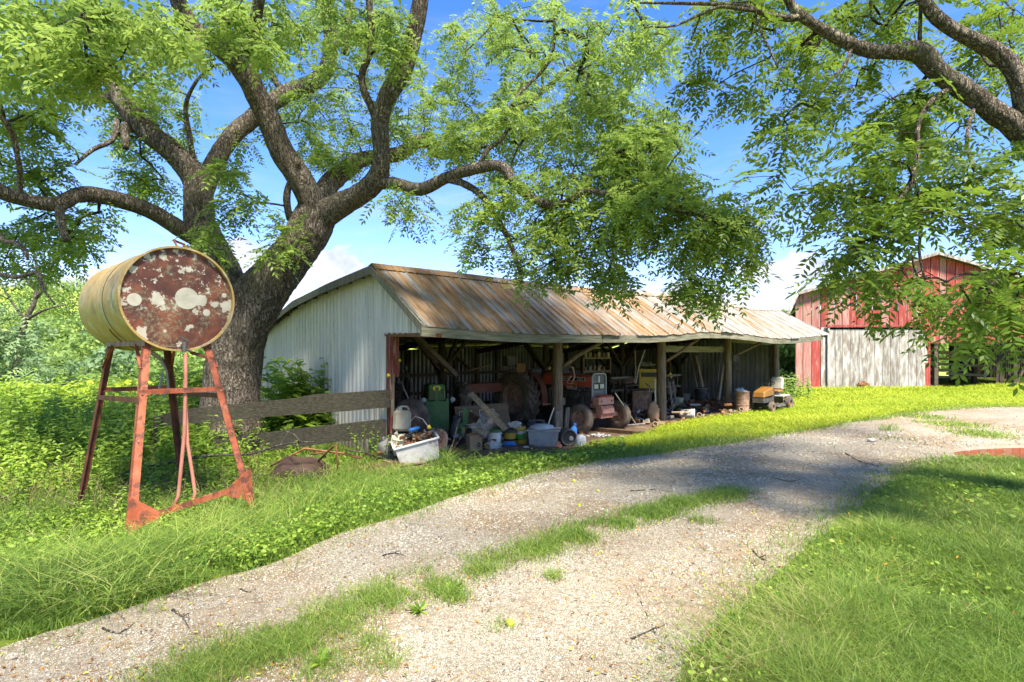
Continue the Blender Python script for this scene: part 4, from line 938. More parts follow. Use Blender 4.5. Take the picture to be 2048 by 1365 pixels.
Lb([(1825, 350, 5.7, 8), (1845, 420, 5.6, 7), (1838, 500, 5.6, 6), (1850, 560, 5.5, 4)], n=7)
Lb([(1704, 92, 6.1, 8), (1690, 130, 6.0, 7), (1650, 175, 5.9, 5), (1625, 215, 5.8, 4)], n=7)
Lb([(1511, 28, 6.1, 6), (1525, 70, 6.0, 5), (1545, 110, 5.9, 4), (1555, 135, 5.8, 3)], n=6)
Lb([(2080, 300, 6.1, 14), (2090, 400, 5.8, 12), (2060, 500, 5.5, 10), (2000, 560, 5.4, 8), (1950, 580, 5.3, 6)], n=8)
Lb([(1839, 100, 6.1, 10), (1840, 60, 6.1, 7), (1842, 0, 6.1, 7), (1843, -50, 6.1, 5)], n=7)
regs = [(1440, 40, 130, 50, 6.2, 7.6, 42), (1400, 150, 50, 35, 6, 7, 9), (1500, 170, 60, 50, 6, 7, 12), (1600, 120, 90, 90, 6.3, 7.6, 44), (1720, 50, 110, 55, 6.4, 8, 38), (1900, 40, 160, 60, 6.5, 8.2, 56), (1760, 180, 110, 50, 6.2, 7.4, 46),
        (1850, 250, 120, 50, 6.2, 7.6, 44), (1560, 290, 38, 38, 5.4, 6, 9), (1590, 235, 50, 30, 5.4, 6.2, 10), (1500, 370, 30, 16, 5.4, 5.8, 3), (1620, 368, 85, 22, 5.3, 6, 13), (1780, 300, 80, 60, 5.3, 6.5, 30), (1900, 330, 110, 60, 5.2, 6.5, 38), (1740, 385, 90, 45, 5.1, 6.2, 30),
        (1900, 410, 120, 40, 5.0, 6.4, 34), (1750, 450, 90, 35, 5.0, 6, 26), (1750, 515, 90, 30, 4.9, 6, 26), (1700, 560, 55, 14, 4.9, 5.8, 7), (1950, 470, 80, 40, 4.8, 6.2, 22), (1840, 575, 110, 30, 4.7, 6, 26), (1990, 560, 65, 60, 4.6, 6, 38), (1940, 625, 80, 22, 4.7, 5.8, 16), (2020, 450, 50, 100, 5, 6.4, 36), (2010, 150, 60, 70, 6.4, 7.6, 22), (2110, 330, 50, 260, 5.4, 6.8, 40), (2030, 640, 40, 20, 4.6, 5.4, 8)]
tg2 = sample_regions(regs, rng, .47)
for _ in range(270):  # unseen overhead part of the crown, added to shade the lane
    a = rng.random()*2*PI; r = rng.random()**.5
    p = np.array([3.2+8.0*r*math.cos(a), 2.8+7.5*r*math.sin(a), rng.uniform(6.0, 9.5)])
    if CAMH+max(p[1], -50)*(HZ/FP)+.6 < p[2] and p[2] > 4.6: tg2.append(tuple(p))
for a, b in (((6.0, 5.8, 4.2), (1, 1, 7.0)), ((6.0, 5.8, 4.2), (6, -2, 7.5)), ((6.2, 5.8, 4.2), (10.5, 3, 7.5)), ((6.2, 5.8, 4.2), (9.5, 8, 8)), ((5.6, 5.9, 4.4), (-3, 3, 7.6))):  # unseen limbs added to carry that overhead crown
    m2 = (np.array(a)+b)/2+[0, 0, .9]; cc = catmull([tuple(a)+(.14,), tuple(m2)+(.10,), tuple(b)+(.04,)], .3)
    cc = [p for p in cc if p[2] > CAMH+p[1]*(HZ/FP)+.2 or p[0]/max(p[1], .1) > .95]
    if len(cc) > 2: MB().tube([p[:3] for p in cc], [p[3] for p in cc], 10, disp=barkdisp(.01)).build('limb', 'bark', wt2, smooth=True, world=True); T2.nodes += [tuple(p[:3]) for p in cc]
tips2 = T2.grow(tg2, 9, r0=.004)
def at_peak(p):      # the gable peak of the barn shows through a gap in the sprays
    px = CX+p[0]/max(p[1], .1)*FP; py = HZ-(p[2]-CAMH)/max(p[1], .1)*FP
    return p[1] > 1 and ((px-1890)/110)**2+((py-490)/85)**2 < 1
tips2 = [t for t in tips2 if not at_peak(t[0])]
tp = np.array([t[0] for t in tips2]); vis = (tp[:, 2] < CAMH+tp[:, 1]*(HZ/FP)+.3) & (tp[:, 1] > 1)
crown(T2, [t for t, k in zip(tips2, vis) if k], 2, rng, (.32, .46), 8, 'leaf_dark', spread=.10, flen=.24)
crown(T2, [t for t, k in zip(tips2, vis) if not k], 2, rng, (.36, .48), 4, 'leaf_dark', spread=.5, flen=.42)

# ---- trees and thickets of the valley side beyond
def far_tree(name, label, x, y, h, wdt, seed, m='far', n=2600, cat='tree', group=None, trunk=True, leaf=.30, zoff=0, bark='bark_dark', lo=.12):
    z0 = float(gz(x, y))-.1+zoff
    t = thing(name, label, cat, (x, y, z0), group=group); rg = np.random.default_rng(seed)
    if trunk: 
        MB().tube([(0, 0, 0), (.1*wdt*rg.normal()*.3, 0, h*.3), (0, .1, h*.7)], [h*.022, h*.016, h*.006], 8, disp=lambda p, r_: .1*r_*mn.noise(p*3)).build('trunk', bark, t, smooth=True)
    nb = 26; c_ = []
    for k in range(nb):
        a = rg.random()*2*PI; e = rg.random(); r = wdt/2*(.25+.6*math.sin(PI*(.12+.82*e)))*rg.uniform(.5, 1)
        c_.append((r*math.cos(a), r*math.sin(a), h*(lo+(1-lo)*e*.9), wdt*rg.uniform(.14, .26)))
    c_ = np.array(c_); k = rg.integers(0, nb, n); d = rg.normal(0, 1, (n, 3)); d /= np.linalg.norm(d, axis=1, keepdims=True)
    p = c_[k, :3]+d*c_[k, 3:4]*(rg.random((n, 1))**.33)*[1, 1, .75]
    s_ = leaf*rg.uniform(.6, 1.3, (n, 1)); a = rg.normal(0, 1, (n, 3)); a /= np.linalg.norm(a, axis=1, keepdims=True); b = np.cross(a, d+rg.normal(0, .3, (n, 3))); b /= np.linalg.norm(b, axis=1, keepdims=True)
    V = np.stack([p-a*s_*.5, p+b*s_*.28, p+a*s_*.5, p-b*s_*.28], 1).reshape(-1, 3)
    tn = np.repeat(np.clip(.5+(rg.random(nb)-.5)*.5, 0, 1)[k]*.6+rg.random(n)*.4, 4)
    np_mesh('crown', V, np.arange(len(V)).reshape(-1, 4), m=m, parent=t, tone=tn, kind='stuff')
    return t
far_tree('sapling_tree', 'pale yellow-green young tree at the clearing edge, right of the bluish one', *W(196, 760, 34)[:2], 4.0, 3.0, 1, 'far', 3000, leaf=.22, lo=.0)
far_tree('sapling_tree', 'rounded bluish-green young tree at the clearing edge behind the tank', *W(128, 760, 38)[:2], 4.6, 4.2, 2, 'far2', 3400, leaf=.24, lo=.0)
hill = [(20, 640, 60, 6, 9), (75, 640, 66, 6.5, 10), (140, 640, 72, 7, 11), (215, 640, 74, 6, 11), (290, 640, 70, 6, 10), (360, 660, 66, 6, 10), (-40, 640, 56, 6, 10), (40, 640, 90, 7, 13), (120, 640, 96, 7, 14), (200, 640, 98, 6, 14), (300, 640, 96, 6, 14), (400, 650, 90, 6, 14), (-90, 640, 70, 7, 13), (560, 640, 80, 10, 15), (480, 650, 60, 8, 10),
        (250, 700, 48, 6, 7), (320, 700, 46, 6, 7), (60, 700, 46, 6, 8), (-10, 700, 44, 6, 8), (400, 720, 44, 6, 8), (170, 700, 52, 7, 8)]
HL = ['%s tree on the wooded slope, %s' % (('yellow-green', 'bluish-green')[k % 3 == 0], w_) for k, w_ in enumerate(['low at the left frame edge behind the bare tree', 'just right of the bare stem, near row', 'near row, midway from bare stem to tank', 'near row, left of the tank back end', 'near row, hidden mostly by the tank body', 'seen under the tank between its legs', 'cut by the left frame edge, near row', 'top row above the bare tree', 'top row, midway from bare stem to tank', 'top row, touching the tank back end', 'top row behind the tank', 'top row between tank and trunk', 'just outside the left frame edge', 'seen over the shed rear eave', 'behind the big trunk', 'lowest row, just left of the stand rear leg', 'lowest row, between the stand legs', 'lowest row beneath the bare tree', 'lowest row at the left frame edge', 'lowest row right of the stand, against the trunk', 'lowest row, behind the two saplings'])]
names = ['light green bushy tree', 'dense mid-green tree', 'soft rounded tree', 'feathery tree', 'broad low tree', 'narrow upright tree']
for k, (px, py, y, h, wv) in enumerate(hill):
    far_tree('hillside_tree', HL[k], *W(px, py, y)[:2], h, wv, 20+k, 'far' if k % 3 else 'far2', 3000, group='trees on the wooded slope', leaf=.5, lo=.0)
for k, (px, y, h, wv) in enumerate(((1545, 34, 4.6, 4.5), (1572, 38, 5.0, 4), (1592, 45, 4.5, 5), (1520, 36, 3.5, 4), (1888, 62, 7, 9), (1905, 60, 6, 9), (1870, 58, 5, 8))):
    far_tree('thicket_tree', ('%s yellow-green thicket tree in the gap between shed and red barn' % ['short near', 'tall middle', 'broad far', 'lowest near'][k]) if k < 4 else ('%s bright green tree seen through the open barn bay' % ['middle tall', 'right', 'left low'][k-4]), *W(px, 700, y)[:2], h, wv, 60+k, 'far', 3400, group='thicket beside the barn' if k < 4 else 'trees behind the barn bay', leaf=.3, lo=.0)
# pale bare tree at the field edge
bt = W(45, 800, 26); bare = thing('bare_tree', 'pale bare dying tree with thin forked stem left of the tank', 'tree', (bt.x, bt.y, float(gz(bt.x, bt.y))))
T3 = Tree(bare, 'bark_pale')
T3.limb([(20, 830, 26, 18), (30, 760, 26, 16), (40, 690, 26, 14), (52, 640, 26, 11), (70, 600, 26, 9), (74, 540, 26, 6), (60, 470, 26, 3)], name='trunk', n=14, amp=.01)
for pts in ([(70, 600, 26, 8), (95, 560, 26, 6), (100, 500, 26, 3)], [(52, 640, 26, 8), (90, 620, 25.5, 5), (130, 610, 25, 3)], [(70, 580, 26, 6), (30, 530, 26, 4), (10, 500, 26, 2)], [(74, 560, 26, 5), (110, 540, 26, 3), (120, 500, 26, 2)], [(50, 640, 26, 7), (20, 600, 26, 4), (0, 560, 26, 3)]): T3.limb(pts, n=6, amp=.003, step=.4)
regs = [(20, 660, 70, 40, 25, 27, 30), (0, 720, 80, 50, 25, 27, 50), (-50, 640, 60, 80, 25, 27, 30)]
tips3 = T3.grow(sample_regions(regs, rng, .6), 4, r0=.008)
crown(T3, tips3, 3, rng, (.5, .7), 4, 'far2', spread=.4, flen=.4)
# ================================================================ fuel tank on its stand
TD = np.array([-.735, .679]); TU = np.array([.679, .735]); TC = Vector((-3.62, 6.2, 2.665)); TR = .565; TL = 1.98
tyaw = math.atan2(TU[1], TU[0])                  # local x runs across the face, local +y away from it
tank = thing('fuel_tank', 'cylindrical yellowed steel tank with rusty peeling round end, on red stand', 'tank', tuple(TC), tyaw)
MR = Matrix.Rotation(-PI/2, 4, 'X')              # lathe axis to +y
def yl(prof): return [(r, y) for r, y in prof]
mb = MB().lathe([(TR, 0.0), (TR+.004, .02), (TR, .05), (TR, .60), (TR, TL-.10), (TR*.97, TL-.03), (TR*.90, TL+.03), (TR*.6, TL+.085), (.001, TL+.11)], 80, MR)
mb.build('shell', 'tank_side', tank, smooth=50)
MB().lathe([(TR-.012, .035), (TR*.7, .030), (TR*.35, .026), (.001, .024)], 80, MR).build('end_plate', 'tank_face', tank, smooth=True)
MB().lathe([(TR-.014, .04), (TR-.014, -.012), (TR+.007, -.012), (TR+.007, .03), (TR, .031)], 80, MR).build('rim', 'tank_side', tank, smooth=40)
for y in (.66, .668): pass
MB().lathe([(TR+.001, .65), (TR+.006, .655), (TR+.001, .662)], 80, MR).build('weld_seam', 'dark', tank, smooth=True)
mb = MB(); a0 = math.radians(-60); pts = [((TR+.006)*math.cos(a), .66+.22*((a+PI/2+.9)/1.2)*0+.0, (TR+.006)*math.sin(a)) for a in np.linspace(PI+.25, 3*PI/2, 12)]
mb = MB().tube([((TR+.006)*math.cos(a), .70+.22*math.sin((a-PI-.2)*1.2), (TR+.006)*math.sin(a)) for a in np.linspace(PI+.6, 3*PI/2-.15, 14)], .005, 6); mb.build('strap_wire', 'dark', tank)
mb = MB().tube([(.10, .12, TR), (.10, .12, TR+.04)], .035, 10); mb.tube([(.02, .14, TR+.02), (.0, .2, TR+.10), (.12, .22, TR+.07)], .014, 6); mb.build('filler_cap', 'rust', tank, smooth=40)
mb = MB().tube([(.03, .0, -TR+.05), (.03, -.05, -TR+.05)], .028, 10); mb.tube([(.03, -.05, -TR+.10), (.03, -.05, -TR-.02)], .022, 10); mb.box((.03, -.05, -TR+.13), (.10, .02, .02), rot=Matrix.Rotation(.5, 3, 'Y')); mb.tube([(.03, -.05, -TR+.02), (.10, -.05, -TR-.01)], .014, 8); mb.build('valve', 'dark', tank, smooth=40)
stand = thing('tank_stand', 'splayed red-oxide angle iron stand with four legs carrying the tank', 'stand', (TC.x, TC.y, .3), tyaw)
zt = TC.z-.3-TR
ax_top = zt+.045
legs = {}
def angle_iron(mb, a, b, w_=.062, t=.008, sx=1, sy=1):
    a = Vector(a); b = Vector(b); d = (b-a).normalized()
    x = Vector((sx, 0, 0)); x = (x-d*x.dot(d)).normalized(); y = Vector((0, sy, 0)); y = (y-d*y.dot(d)-x*(y.dot(x))).normalized()
    for u, v in ((x, y), (y, x)):
        vs = [];
        for p in (a, b):
            vs += [p, p+u*w_, p+u*w_+v*t, p+v*t]
        mb.add(vs, [(0, 1, 5, 4), (1, 2, 6, 5), (2, 3, 7, 6), (3, 0, 4, 7), (0, 3, 2, 1), (4, 5, 6, 7)])
    return mb
gl = lambda x, y: float(gz(TC.x+TU[0]*x+TD[0]*y, TC.y+TU[1]*x+TD[1]*y))-.3-.05
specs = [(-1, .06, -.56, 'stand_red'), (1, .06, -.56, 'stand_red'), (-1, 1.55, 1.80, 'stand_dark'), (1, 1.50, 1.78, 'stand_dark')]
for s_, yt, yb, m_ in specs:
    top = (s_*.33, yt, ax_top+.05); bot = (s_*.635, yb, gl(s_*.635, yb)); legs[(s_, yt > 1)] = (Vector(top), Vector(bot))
    mb = MB(); angle_iron(mb, top, bot, .075, .009, -s_, 1 if yt < 1 else -1); lg = mb.build('leg', m_, stand)
def lp(s_, back, t): a, b = legs[(s_, back)]; return a.lerp(b, t)
for s_ in (-1, 1):
    MB().beam(lp(s_, 0, 0)+Vector((0, -.04, .0)), lp(s_, 1, 0)+Vector((0, .04, 0)), .012, .085).build('top_rail', 'rust_pale', stand)
    MB().beam(lp(s_, 0, .30), lp(s_, 1, .30), .01, .055).build('side_rail', 'stand_dark', stand)
    MB().beam(lp(s_, 0, .14), Vector((s_*.335, .30, ax_top+.02)), .035, .012).build('corner_brace', 'stand_red', stand)
    MB().beam(lp(s_, 1, .14), Vector((s_*.335, 1.28, ax_top+.02)), .035, .012).build('corner_brace', 'stand_red', stand)
for back in (0, 1):
    MB().beam(lp(-1, back, .0)+Vector((.0, 0, -.06)), lp(1, back, .0)+Vector((0, 0, -.06)), .01, .06, up=(0, 1, 0)).build('saddle_bar', 'stand_dark', stand)
    MB().beam(lp(-1, back, .26), lp(1, back, .26), .055, .01, up=(0, 1, 0)).build('cross_rail', 'stand_red', stand)
MB().beam(lp(1, 0, .10), Vector((.12, .06, ax_top-.06)), .035, .012, up=(0, 1, 0)).build('corner_brace', 'stand_dark', stand)
MB().beam(lp(1, 1, .14), Vector((.10, 1.5, ax_top-.04)), .05, .012, up=(0, 1, 0)).build('corner_brace', 'stand_dark', stand)
# low cross rail with triangular gussets
for s_, t in ((-1, .85), (1, .80)):
    p = lp(s_, 0, t); e = p+Vector((-s_*.26, 0, .0))
    MB().prism([(p.x, p.z+.22), (e.x, p.z+.02), (e.x, p.z-.05), (p.x+s_*.03, p.z-.16)], .010, Matrix.Translation((0, p.y-.012, 0))).build('gusset', 'stand_red', stand)
MB().beam(lp(-1, 0, .855)+Vector((.2, -.002, 0)), lp(1, 0, .80)+Vector((-.2, -.002, 0)), .06, .010, up=(0, 1, 0)).build('low_rail', 'stand_red', stand)
for s_ in (-1, 1):
    for t in (.27, .5, .84): p = lp(s_, 0, t); MB().tube([p+Vector((-s_*.03, -.014, 0)), p+Vector((-s_*.03, .012, 0))], .010, 6).build('bolt', 'rust_pale', stand)
# the hose hanging from the valve, looped back on itself
hose = thing('fuel_hose', 'faded red hose hanging in a loop under the tank valve', 'hose', (TC.x, TC.y, 2.0), tyaw)
MB().tube([(.04, -.05, .07), (.04, -.06, -.2), (.02, -.08, -.8), (-.05, -.12, -1.45), (-.14, -.10, -1.68)], .019, 10).build('hose_run', 'hose_red', hose, smooth=True)
MB().tube([(.045, -.02, -.25), (.05, -.03, -.5), (.06, -.05, -.9), (.10, -.08, -1.25), (.12, -.10, -1.45), (.06, -.10, -1.72)], .018, 10).build('hose_run', 'hose_red', hose, smooth=True)
noz = thing('fuel_nozzle', 'small pale nozzle and coiled lead hooked under the tank', 'nozzle', (TC.x+TD[0]*1.0+TU[0]*.1, TC.y+TD[1]*1.0+TU[1]*.1, 1.95), tyaw)
MB().tube([(-.12, 0, .16), (0, 0, .04)], .022, 8).build('barrel', 'grey_pl', noz)
MB().tube([(0, 0, .04), (.06, 0, -.1), (.08, 0, -.3), (.03, 0, -.42), (-.02, 0, -.3), (.02, 0, -.12)], .014, 7).build('lead', 'grey_pl', noz, smooth=True)

# ================================================================ wheels
RY = Matrix.Rotation(PI/2, 4, 'X')      # lathe axis to y
def wheel(parent, c, R, wd, rimR, rim_m, lugs=0, name='wheel', tyre_m='tyre', tilt=0):
    c = Vector(c); M = Matrix.Translation(c) @ Matrix.Rotation(tilt, 4, 'Z') @ RY
    h = wd/2
    w_ = MB().lathe([(rimR*.97, -h*.72), (rimR*1.1, -h*.95), (R*.86, -h), (R*.96, -h*.82), (R, -h*.45), (R*1.006, 0), (R, h*.45), (R*.96, h*.82), (R*.86, h), (rimR*1.1, h*.95), (rimR*.97, h*.72), (rimR*.9, 0), (rimR*.97, -h*.72)], 40, M)
    if lugs:
        for s_ in (-1, 1):
            for k in range(lugs):
                a = 2*PI*(k+(.5 if s_ > 0 else 0))/lugs; da = 2*PI/lugs*.9
                pts = []
                for t in np.linspace(0, 1, 4):
                    ang = a+da*t; r = (R*1.035 if t < .9 else R*.99); pts.append(Vector((r*math.cos(ang), r*math.sin(ang), s_*h*(.04+.98*t))))
                for p, q in zip(pts[:-1], pts[1:]): w_.beam(p, q, R*.055, R*.075, up=tuple((p+q)/2), M=M)
    else:
        for gpos in (-.4, 0, .4):
            w_.lathe([(R*1.002, h*gpos-.012), (R*1.02, h*gpos), (R*1.002, h*gpos+.012)], 40, M)
    ty = w_.build(name, tyre_m, parent, smooth=35)
    r_ = MB()
    for s_ in (-1, 1):
        r_.lathe([(rimR, s_*h*.74), (rimR*.95, s_*h*.78), (rimR*.90, s_*h*.55), (rimR*.86, s_*h*.25), (rimR*.55, s_*h*.18), (rimR*.50, s_*h*.34), (rimR*.22, s_*h*.36), (rimR*.20, s_*h*.6), (.001, s_*h*.62)], 32, M)
    for k in range(8):
        a = 2*PI*k/8; r_.tube([Vector((rimR*.38*math.cos(a), rimR*.38*math.sin(a), -h*.46)), Vector((rimR*.38*math.cos(a), rimR*.38*math.sin(a), h*.46))], rimR*.035, 6, M=M)
    o = r_.build('rim', rim_m, ty, smooth=35); return ty
def text(parent, s, size, loc, rot, m, name='lettering', ext=.002, align='CENTER', sx=1):
    cu = bpy.data.curves.new(name, 'FONT'); cu.body = s; cu.size = size; cu.extrude = ext; cu.align_x = align; cu.align_y = 'CENTER'; cu.materials.append(MT[m])
    o0 = bpy.data.objects.new(name, cu); C.objects.link(o0); dg = bpy.context.evaluated_depsgraph_get(); me = bpy.data.meshes.new_from_object(o0.evaluated_get(dg)); bpy.data.objects.remove(o0); o = bpy.data.objects.new(name, me); C.objects.link(o); o.parent = parent; o.location = loc; o.rotation_euler = rot; o.scale = (sx, 1, 1); return o

# ================================================================ red tractor, nose to the open front
tp_ = S(6.02, 2.05); tr = thing('tractor', 'faded red farm tractor with big dusty rear tyre and front weights', 'tractor', tuple(tp_), YAW-PI/2)
wheel(tr, (0, -.80, .76), .76, .42, .44, 'rust_pale', 18); wheel(tr, (0, .80, .76), .76, .42, .44, 'rust_pale', 18)
for y in (-.78, .74): wheel(tr, (2.40, y, .375), .375, .20, .21, 'rust_pale', 0, tilt=.03)
MB().beam((2.40, -.70, .42), (2.40, .66, .42), .10, .12).build('front_axle', 'rust_pale', tr)
for y in (-.62, .58): MB().tube([(2.38, y, .42), (2.38, y, .62)], .05, 10).build('kingpin', 'dark', tr)
MB().tube([(0, -.62, .76), (0, .62, .76)], .14, 14).build('rear_axle', 'dark', tr, smooth=40)
MB().box((.25, 0, .85), (1.0, .42, .5)).build('gearbox', 'dark', tr, bevel=.04)
mb = MB().box((1.35, 0, .80), (1.45, .34, .42)); mb.box((1.5, -.20, .95), (.6, .06, .2)); mb.tube([(1.0, -.22, .72), (1.25, -.22, .72)], .08, 10); mb.tube([(1.55, -.24, .85), (1.75, -.24, .85)], .06, 10); mb.box((1.9, -.18, .75), (.15, .1, .28)); mb.tube([(1.2, -.22, 1.05), (1.9, -.22, 1.02)], .03, 8)
mb.build('engine', 'dark', tr, bevel=.015)
MB().tube([(1.32, -.26, .62), (1.32, -.26, .82)], .055, 10).build('oil_filter', 'jug', tr, smooth=40)
mb = MB()
for x0, x1, z0 in ((.55, 2.30, 1.17),):
    y = .29; zt_ = 1.47
    pr = [(-y, z0), (-y, zt_-.07), (-y+.03, zt_-.02), (-y+.08, zt_), (y-.08, zt_), (y-.03, zt_-.02), (y, zt_-.07), (y, z0)]
    vs = [(x0, a, b) for a, b in pr]+[(x1, a, b-.015) for a, b in pr]; n = len(pr)
    mb.add(vs, [(i, i+n, i+n+1, i+1) for i in range(n-1)]+[tuple(range(n))[::-1], tuple(range(n, 2*n)), (0, n-1, 2*n-1, n)])
hood = mb.build('hood', 'tract_red', tr, smooth=30)
MB().box((1.55, -.296, 1.35), (1.15, .006, .085)).build('decal_strip', 'print_dark', hood)
MB().box((1.55, -.3, 1.35), (1.17, .004, .10)).build('decal_border', 'print_silver', hood)
MB().box((1.55, -.303, 1.35), (1.13, .004, .08)).build('decal_strip', 'print_dark', hood)
text(hood, 'MASSEY FERGUSON', .062, (1.28, -.306, 1.35), (PI/2, 0, 0), 'print_silver', sx=.9)
text(hood, '383', .10, (1.96, -.306, 1.35), (PI/2, 0, 0), 'print_silver', sx=1.6)
MB().box((1.75, -.293, 1.215), (.18, .006, .035)).build('warning_sticker', 'yellow', hood)
# grille with rounded pale surround, slats, badge and two lamps
MB().box((2.31, 0, 1.17), (.04, .50, .66)).build('grille_back', 'black', tr)
gr = MB(); ring = [(.27, .80), (.27, 1.40), (.25, 1.46), (.19, 1.50), (-.19, 1.50), (-.25, 1.46), (-.27, 1.40), (-.27, .80)]
for a, b in zip(ring[:-1], ring[1:]): gr.beam((2.355, a[0], a[1]), (2.355, b[0], b[1]), .035, .04, up=(1, 0, 0))
g_ = gr.build('grille', 'grey_pl', tr)
for k in range(9): MB().box((2.34, 0, .84+k*.032), (.015, .46, .012)).build('slat', 'grey_pl', g_)
for k in range(7): MB().box((2.34, 0, 1.27+k*.028), (.015, .44, .010)).build('slat', 'grey_pl', g_)
for y in (-.115, .115):
    hl = MB().box((2.352, y, 1.165), (.03, .17, .13)).build('headlight', 'lamp_glass', tr, bevel=.012)
    MB().box((2.349, y, 1.165), (.02, .195, .155)).build('bezel', 'dark', hl)
MB().box((2.35, 0, 1.35), (.02, .05, .16)).build('badge', 'white_pl', g_)
fw = MB().box((2.50, 0, .80), (.22, .62, .20)); fw.box((2.30, 0, .66), (.26, .34, .12)); f_ = fw.build('weight_carrier', 'weight_red', tr, bevel=.015)
for k in range(7):
    y = -.21+k*.07; MB().add([(2.44, y-.028, .38), (2.62, y-.028, .36), (2.66, y-.028, .58), (2.62, y-.028, .68), (2.44, y-.028, .68), (2.44, y+.028, .38), (2.62, y+.028, .36), (2.66, y+.028, .58), (2.62, y+.028, .68), (2.44, y+.028, .68)], [(0, 1, 2, 3, 4), (9, 8, 7, 6, 5)]+[(i, i+5, (i+1) % 5+5, (i+1) % 5) for i in range(5)]).build('front_weight', 'weight_red', tr)
MB().box((2.66, 0, .54), (.05, .46, .12)).build('weight_bar', 'weight_red', tr, bevel=.01)
for k in range(6): MB().box((2.50, -.2+k*.08, .92), (.2, .03, .05)).build('weight_lug', 'tract_red', tr)
for y in (-.2, .2): MB().tube([(2.60, y, .80), (2.625, y, .80)], .022, 8).build('bolt', 'dark', tr)
mb = MB().tube([(1.32, -.33, 1.05), (1.32, -.33, 1.45)], .022, 8); mb.tube([(1.32, -.33, 1.45), (1.32, -.33, 1.98)], .045, 12); mb.tube([(1.32, -.33, 1.98), (1.32, -.33, 2.14), (1.38, -.33, 2.2)], .025, 8); mb.build('exhaust_stack', 'dark', tr, smooth=40)
for s_ in (-1, 1):     # fenders: a curved wing over each rear wheel with a flat top
    mb = MB(); prof = []
    for a in np.linspace(math.radians(-12), math.radians(58), 8): prof.append((.86*math.cos(a), .78+.80*math.sin(a)))
    prof += [(.20, 1.50), (-.62, 1.52)]
    y0, y1 = s_*.40, s_*.62; vs = []
    for x, z in prof: vs += [(x, y0, z), (x, y1, z), (x, y0, z-.02), (x, y1, z-.02)]
    mb.add(vs, [(4*i, 4*i+1, 4*i+5, 4*i+4) for i in range(len(prof)-1)]+[(4*i+2, 4*i+6, 4*i+7, 4*i+3) for i in range(len(prof)-1)]+[(4*i+1, 4*i+3, 4*i+7, 4*i+5) for i in range(len(prof)-1)]+[(4*i, 4*i+4, 4*i+6, 4*i+2) for i in range(len(prof)-1)])
    f = mb.build('fender', 'fender_red', tr, smooth=30)
    side = [(x, z-.012) for x, z in prof]+[(-.62, .95), (.2, .62)]
    MB().prism(side, .015, Matrix.Translation((0, s_*.41, 0))).build('fender_side', 'fender_red', f)
    MB().box((-.05, s_*.55, 1.58), (.07, .12, .09)).build('fender_lamp', 'bulb_yel', f, bevel=.02)
MB().box((.2, 0, 1.10), (.5, .45, .10)).box((-.05, 0, 1.38), (.10, .46, .44)).build('seat', 'black', tr, bevel=.04)
mb = MB().lathe([(.20, -.012), (.212, 0), (.20, .012), (.188, 0), (.20, -.012)], 24, Matrix.Translation((.68, 0, 1.62)) @ Matrix.Rotation(-.9, 4, 'Y')); mb.tube([(.68, 0, 1.62), (.95, 0, 1.3)], .018, 6); mb.beam((.68, -.19, 1.62), (.68, .19, 1.62), .02, .01); mb.build('steering_wheel', 'black', tr, smooth=40)
MB().box((.62, -.45, .62), (.5, .28, .04)).build('footplate', 'weight_red', tr)
mb = MB().tube([(2.0, -.30, .5), (1.2, -.35, .55), (.6, -.3, .6)], .022, 6); mb.build('drag_link', 'dark', tr)

# ================================================================ old green tractor behind the junk
gp = Vector((-1.74, 13.1, 0)); gt = thing('old_tractor', 'small old green tractor with tall narrow grille and two round lamps', 'tractor', tuple(gp), math.atan2(-.93, .22))
MB().box((.0, 0, 1.14), (.18, .40, .38), taper=.92).build('grille_surround', 'green', gt, bevel=.03)
for k in range(8):
    y = -.155+k*.044
    if abs(y) > .05: MB().box((.10, y, 1.10), (.015, .012, .26)).build('grille_bar', 'rust', gt)
MB().box((.105, 0, 1.10), (.02, .085, .34)).build('centre_strip', 'green', gt)
MB().lathe([(.001, .012), (.06, .01), (.068, 0)], 14, Matrix.Translation((.10, 0, 1.24)) @ Matrix.Rotation(PI/2, 4, 'Y') @ Matrix.Diagonal((1, 1.4, 1, 1))).build('emblem', 'bulb_yel', gt)
MB().box((.14, 0, .62), (.02, .56, .66), taper=.96).build('front_plate', 'green', gt, bevel=.006)
MB().box((.0, .24, .55), (.2, .05, .9)).box((.0, -.24, .55), (.2, .05, .9)).build('frame_rail', 'green', gt)
MB().box((-.75, 0, 1.08), (1.35, .36, .40)).build('hood', 'green', gt, bevel=.05)
MB().box((-.8, 0, .65), (1.5, .28, .45)).build('engine', 'dark', gt)
for y in (-.30, .36):
    M = Matrix.Translation((.12, y, .98)) @ Matrix.Rotation(PI/2, 4, 'Y')
    o = MB().lathe([(.02, -.10), (.05, -.05), (.062, 0), (.064, .012)], 16, M).build('headlight', 'green', gt, smooth=True); MB().lathe([(.055, .01), (.04, .02), (.001, .026)], 16, M).build('lens', 'grey_pl', o, smooth=True)
for y in (-.85, .85): wheel(gt, (-1.7, y, .62), .62, .30, .38, 'rust', 14)
for y in (-.42, .45): wheel(gt, (-.05, y, .30), .30, .14, .17, 'rust', 0)
mb = MB().tube([(-.3, 0, 1.25), (-.3, 0, 1.42)], .03, 8); mb.tube([(-.3, 0, 1.42), (-.3, 0, 1.5)], .05, 8); mb.build('filler_cap', 'dark', gt)
MB().prism([(.0, 0), (.12, 0), (.14, .34), (.02, .40)], .02, Matrix.Translation((.34, .55, .42)) @ Matrix.Rotation(PI/2, 4, 'Z')).build('side_bracket', 'green', gt)

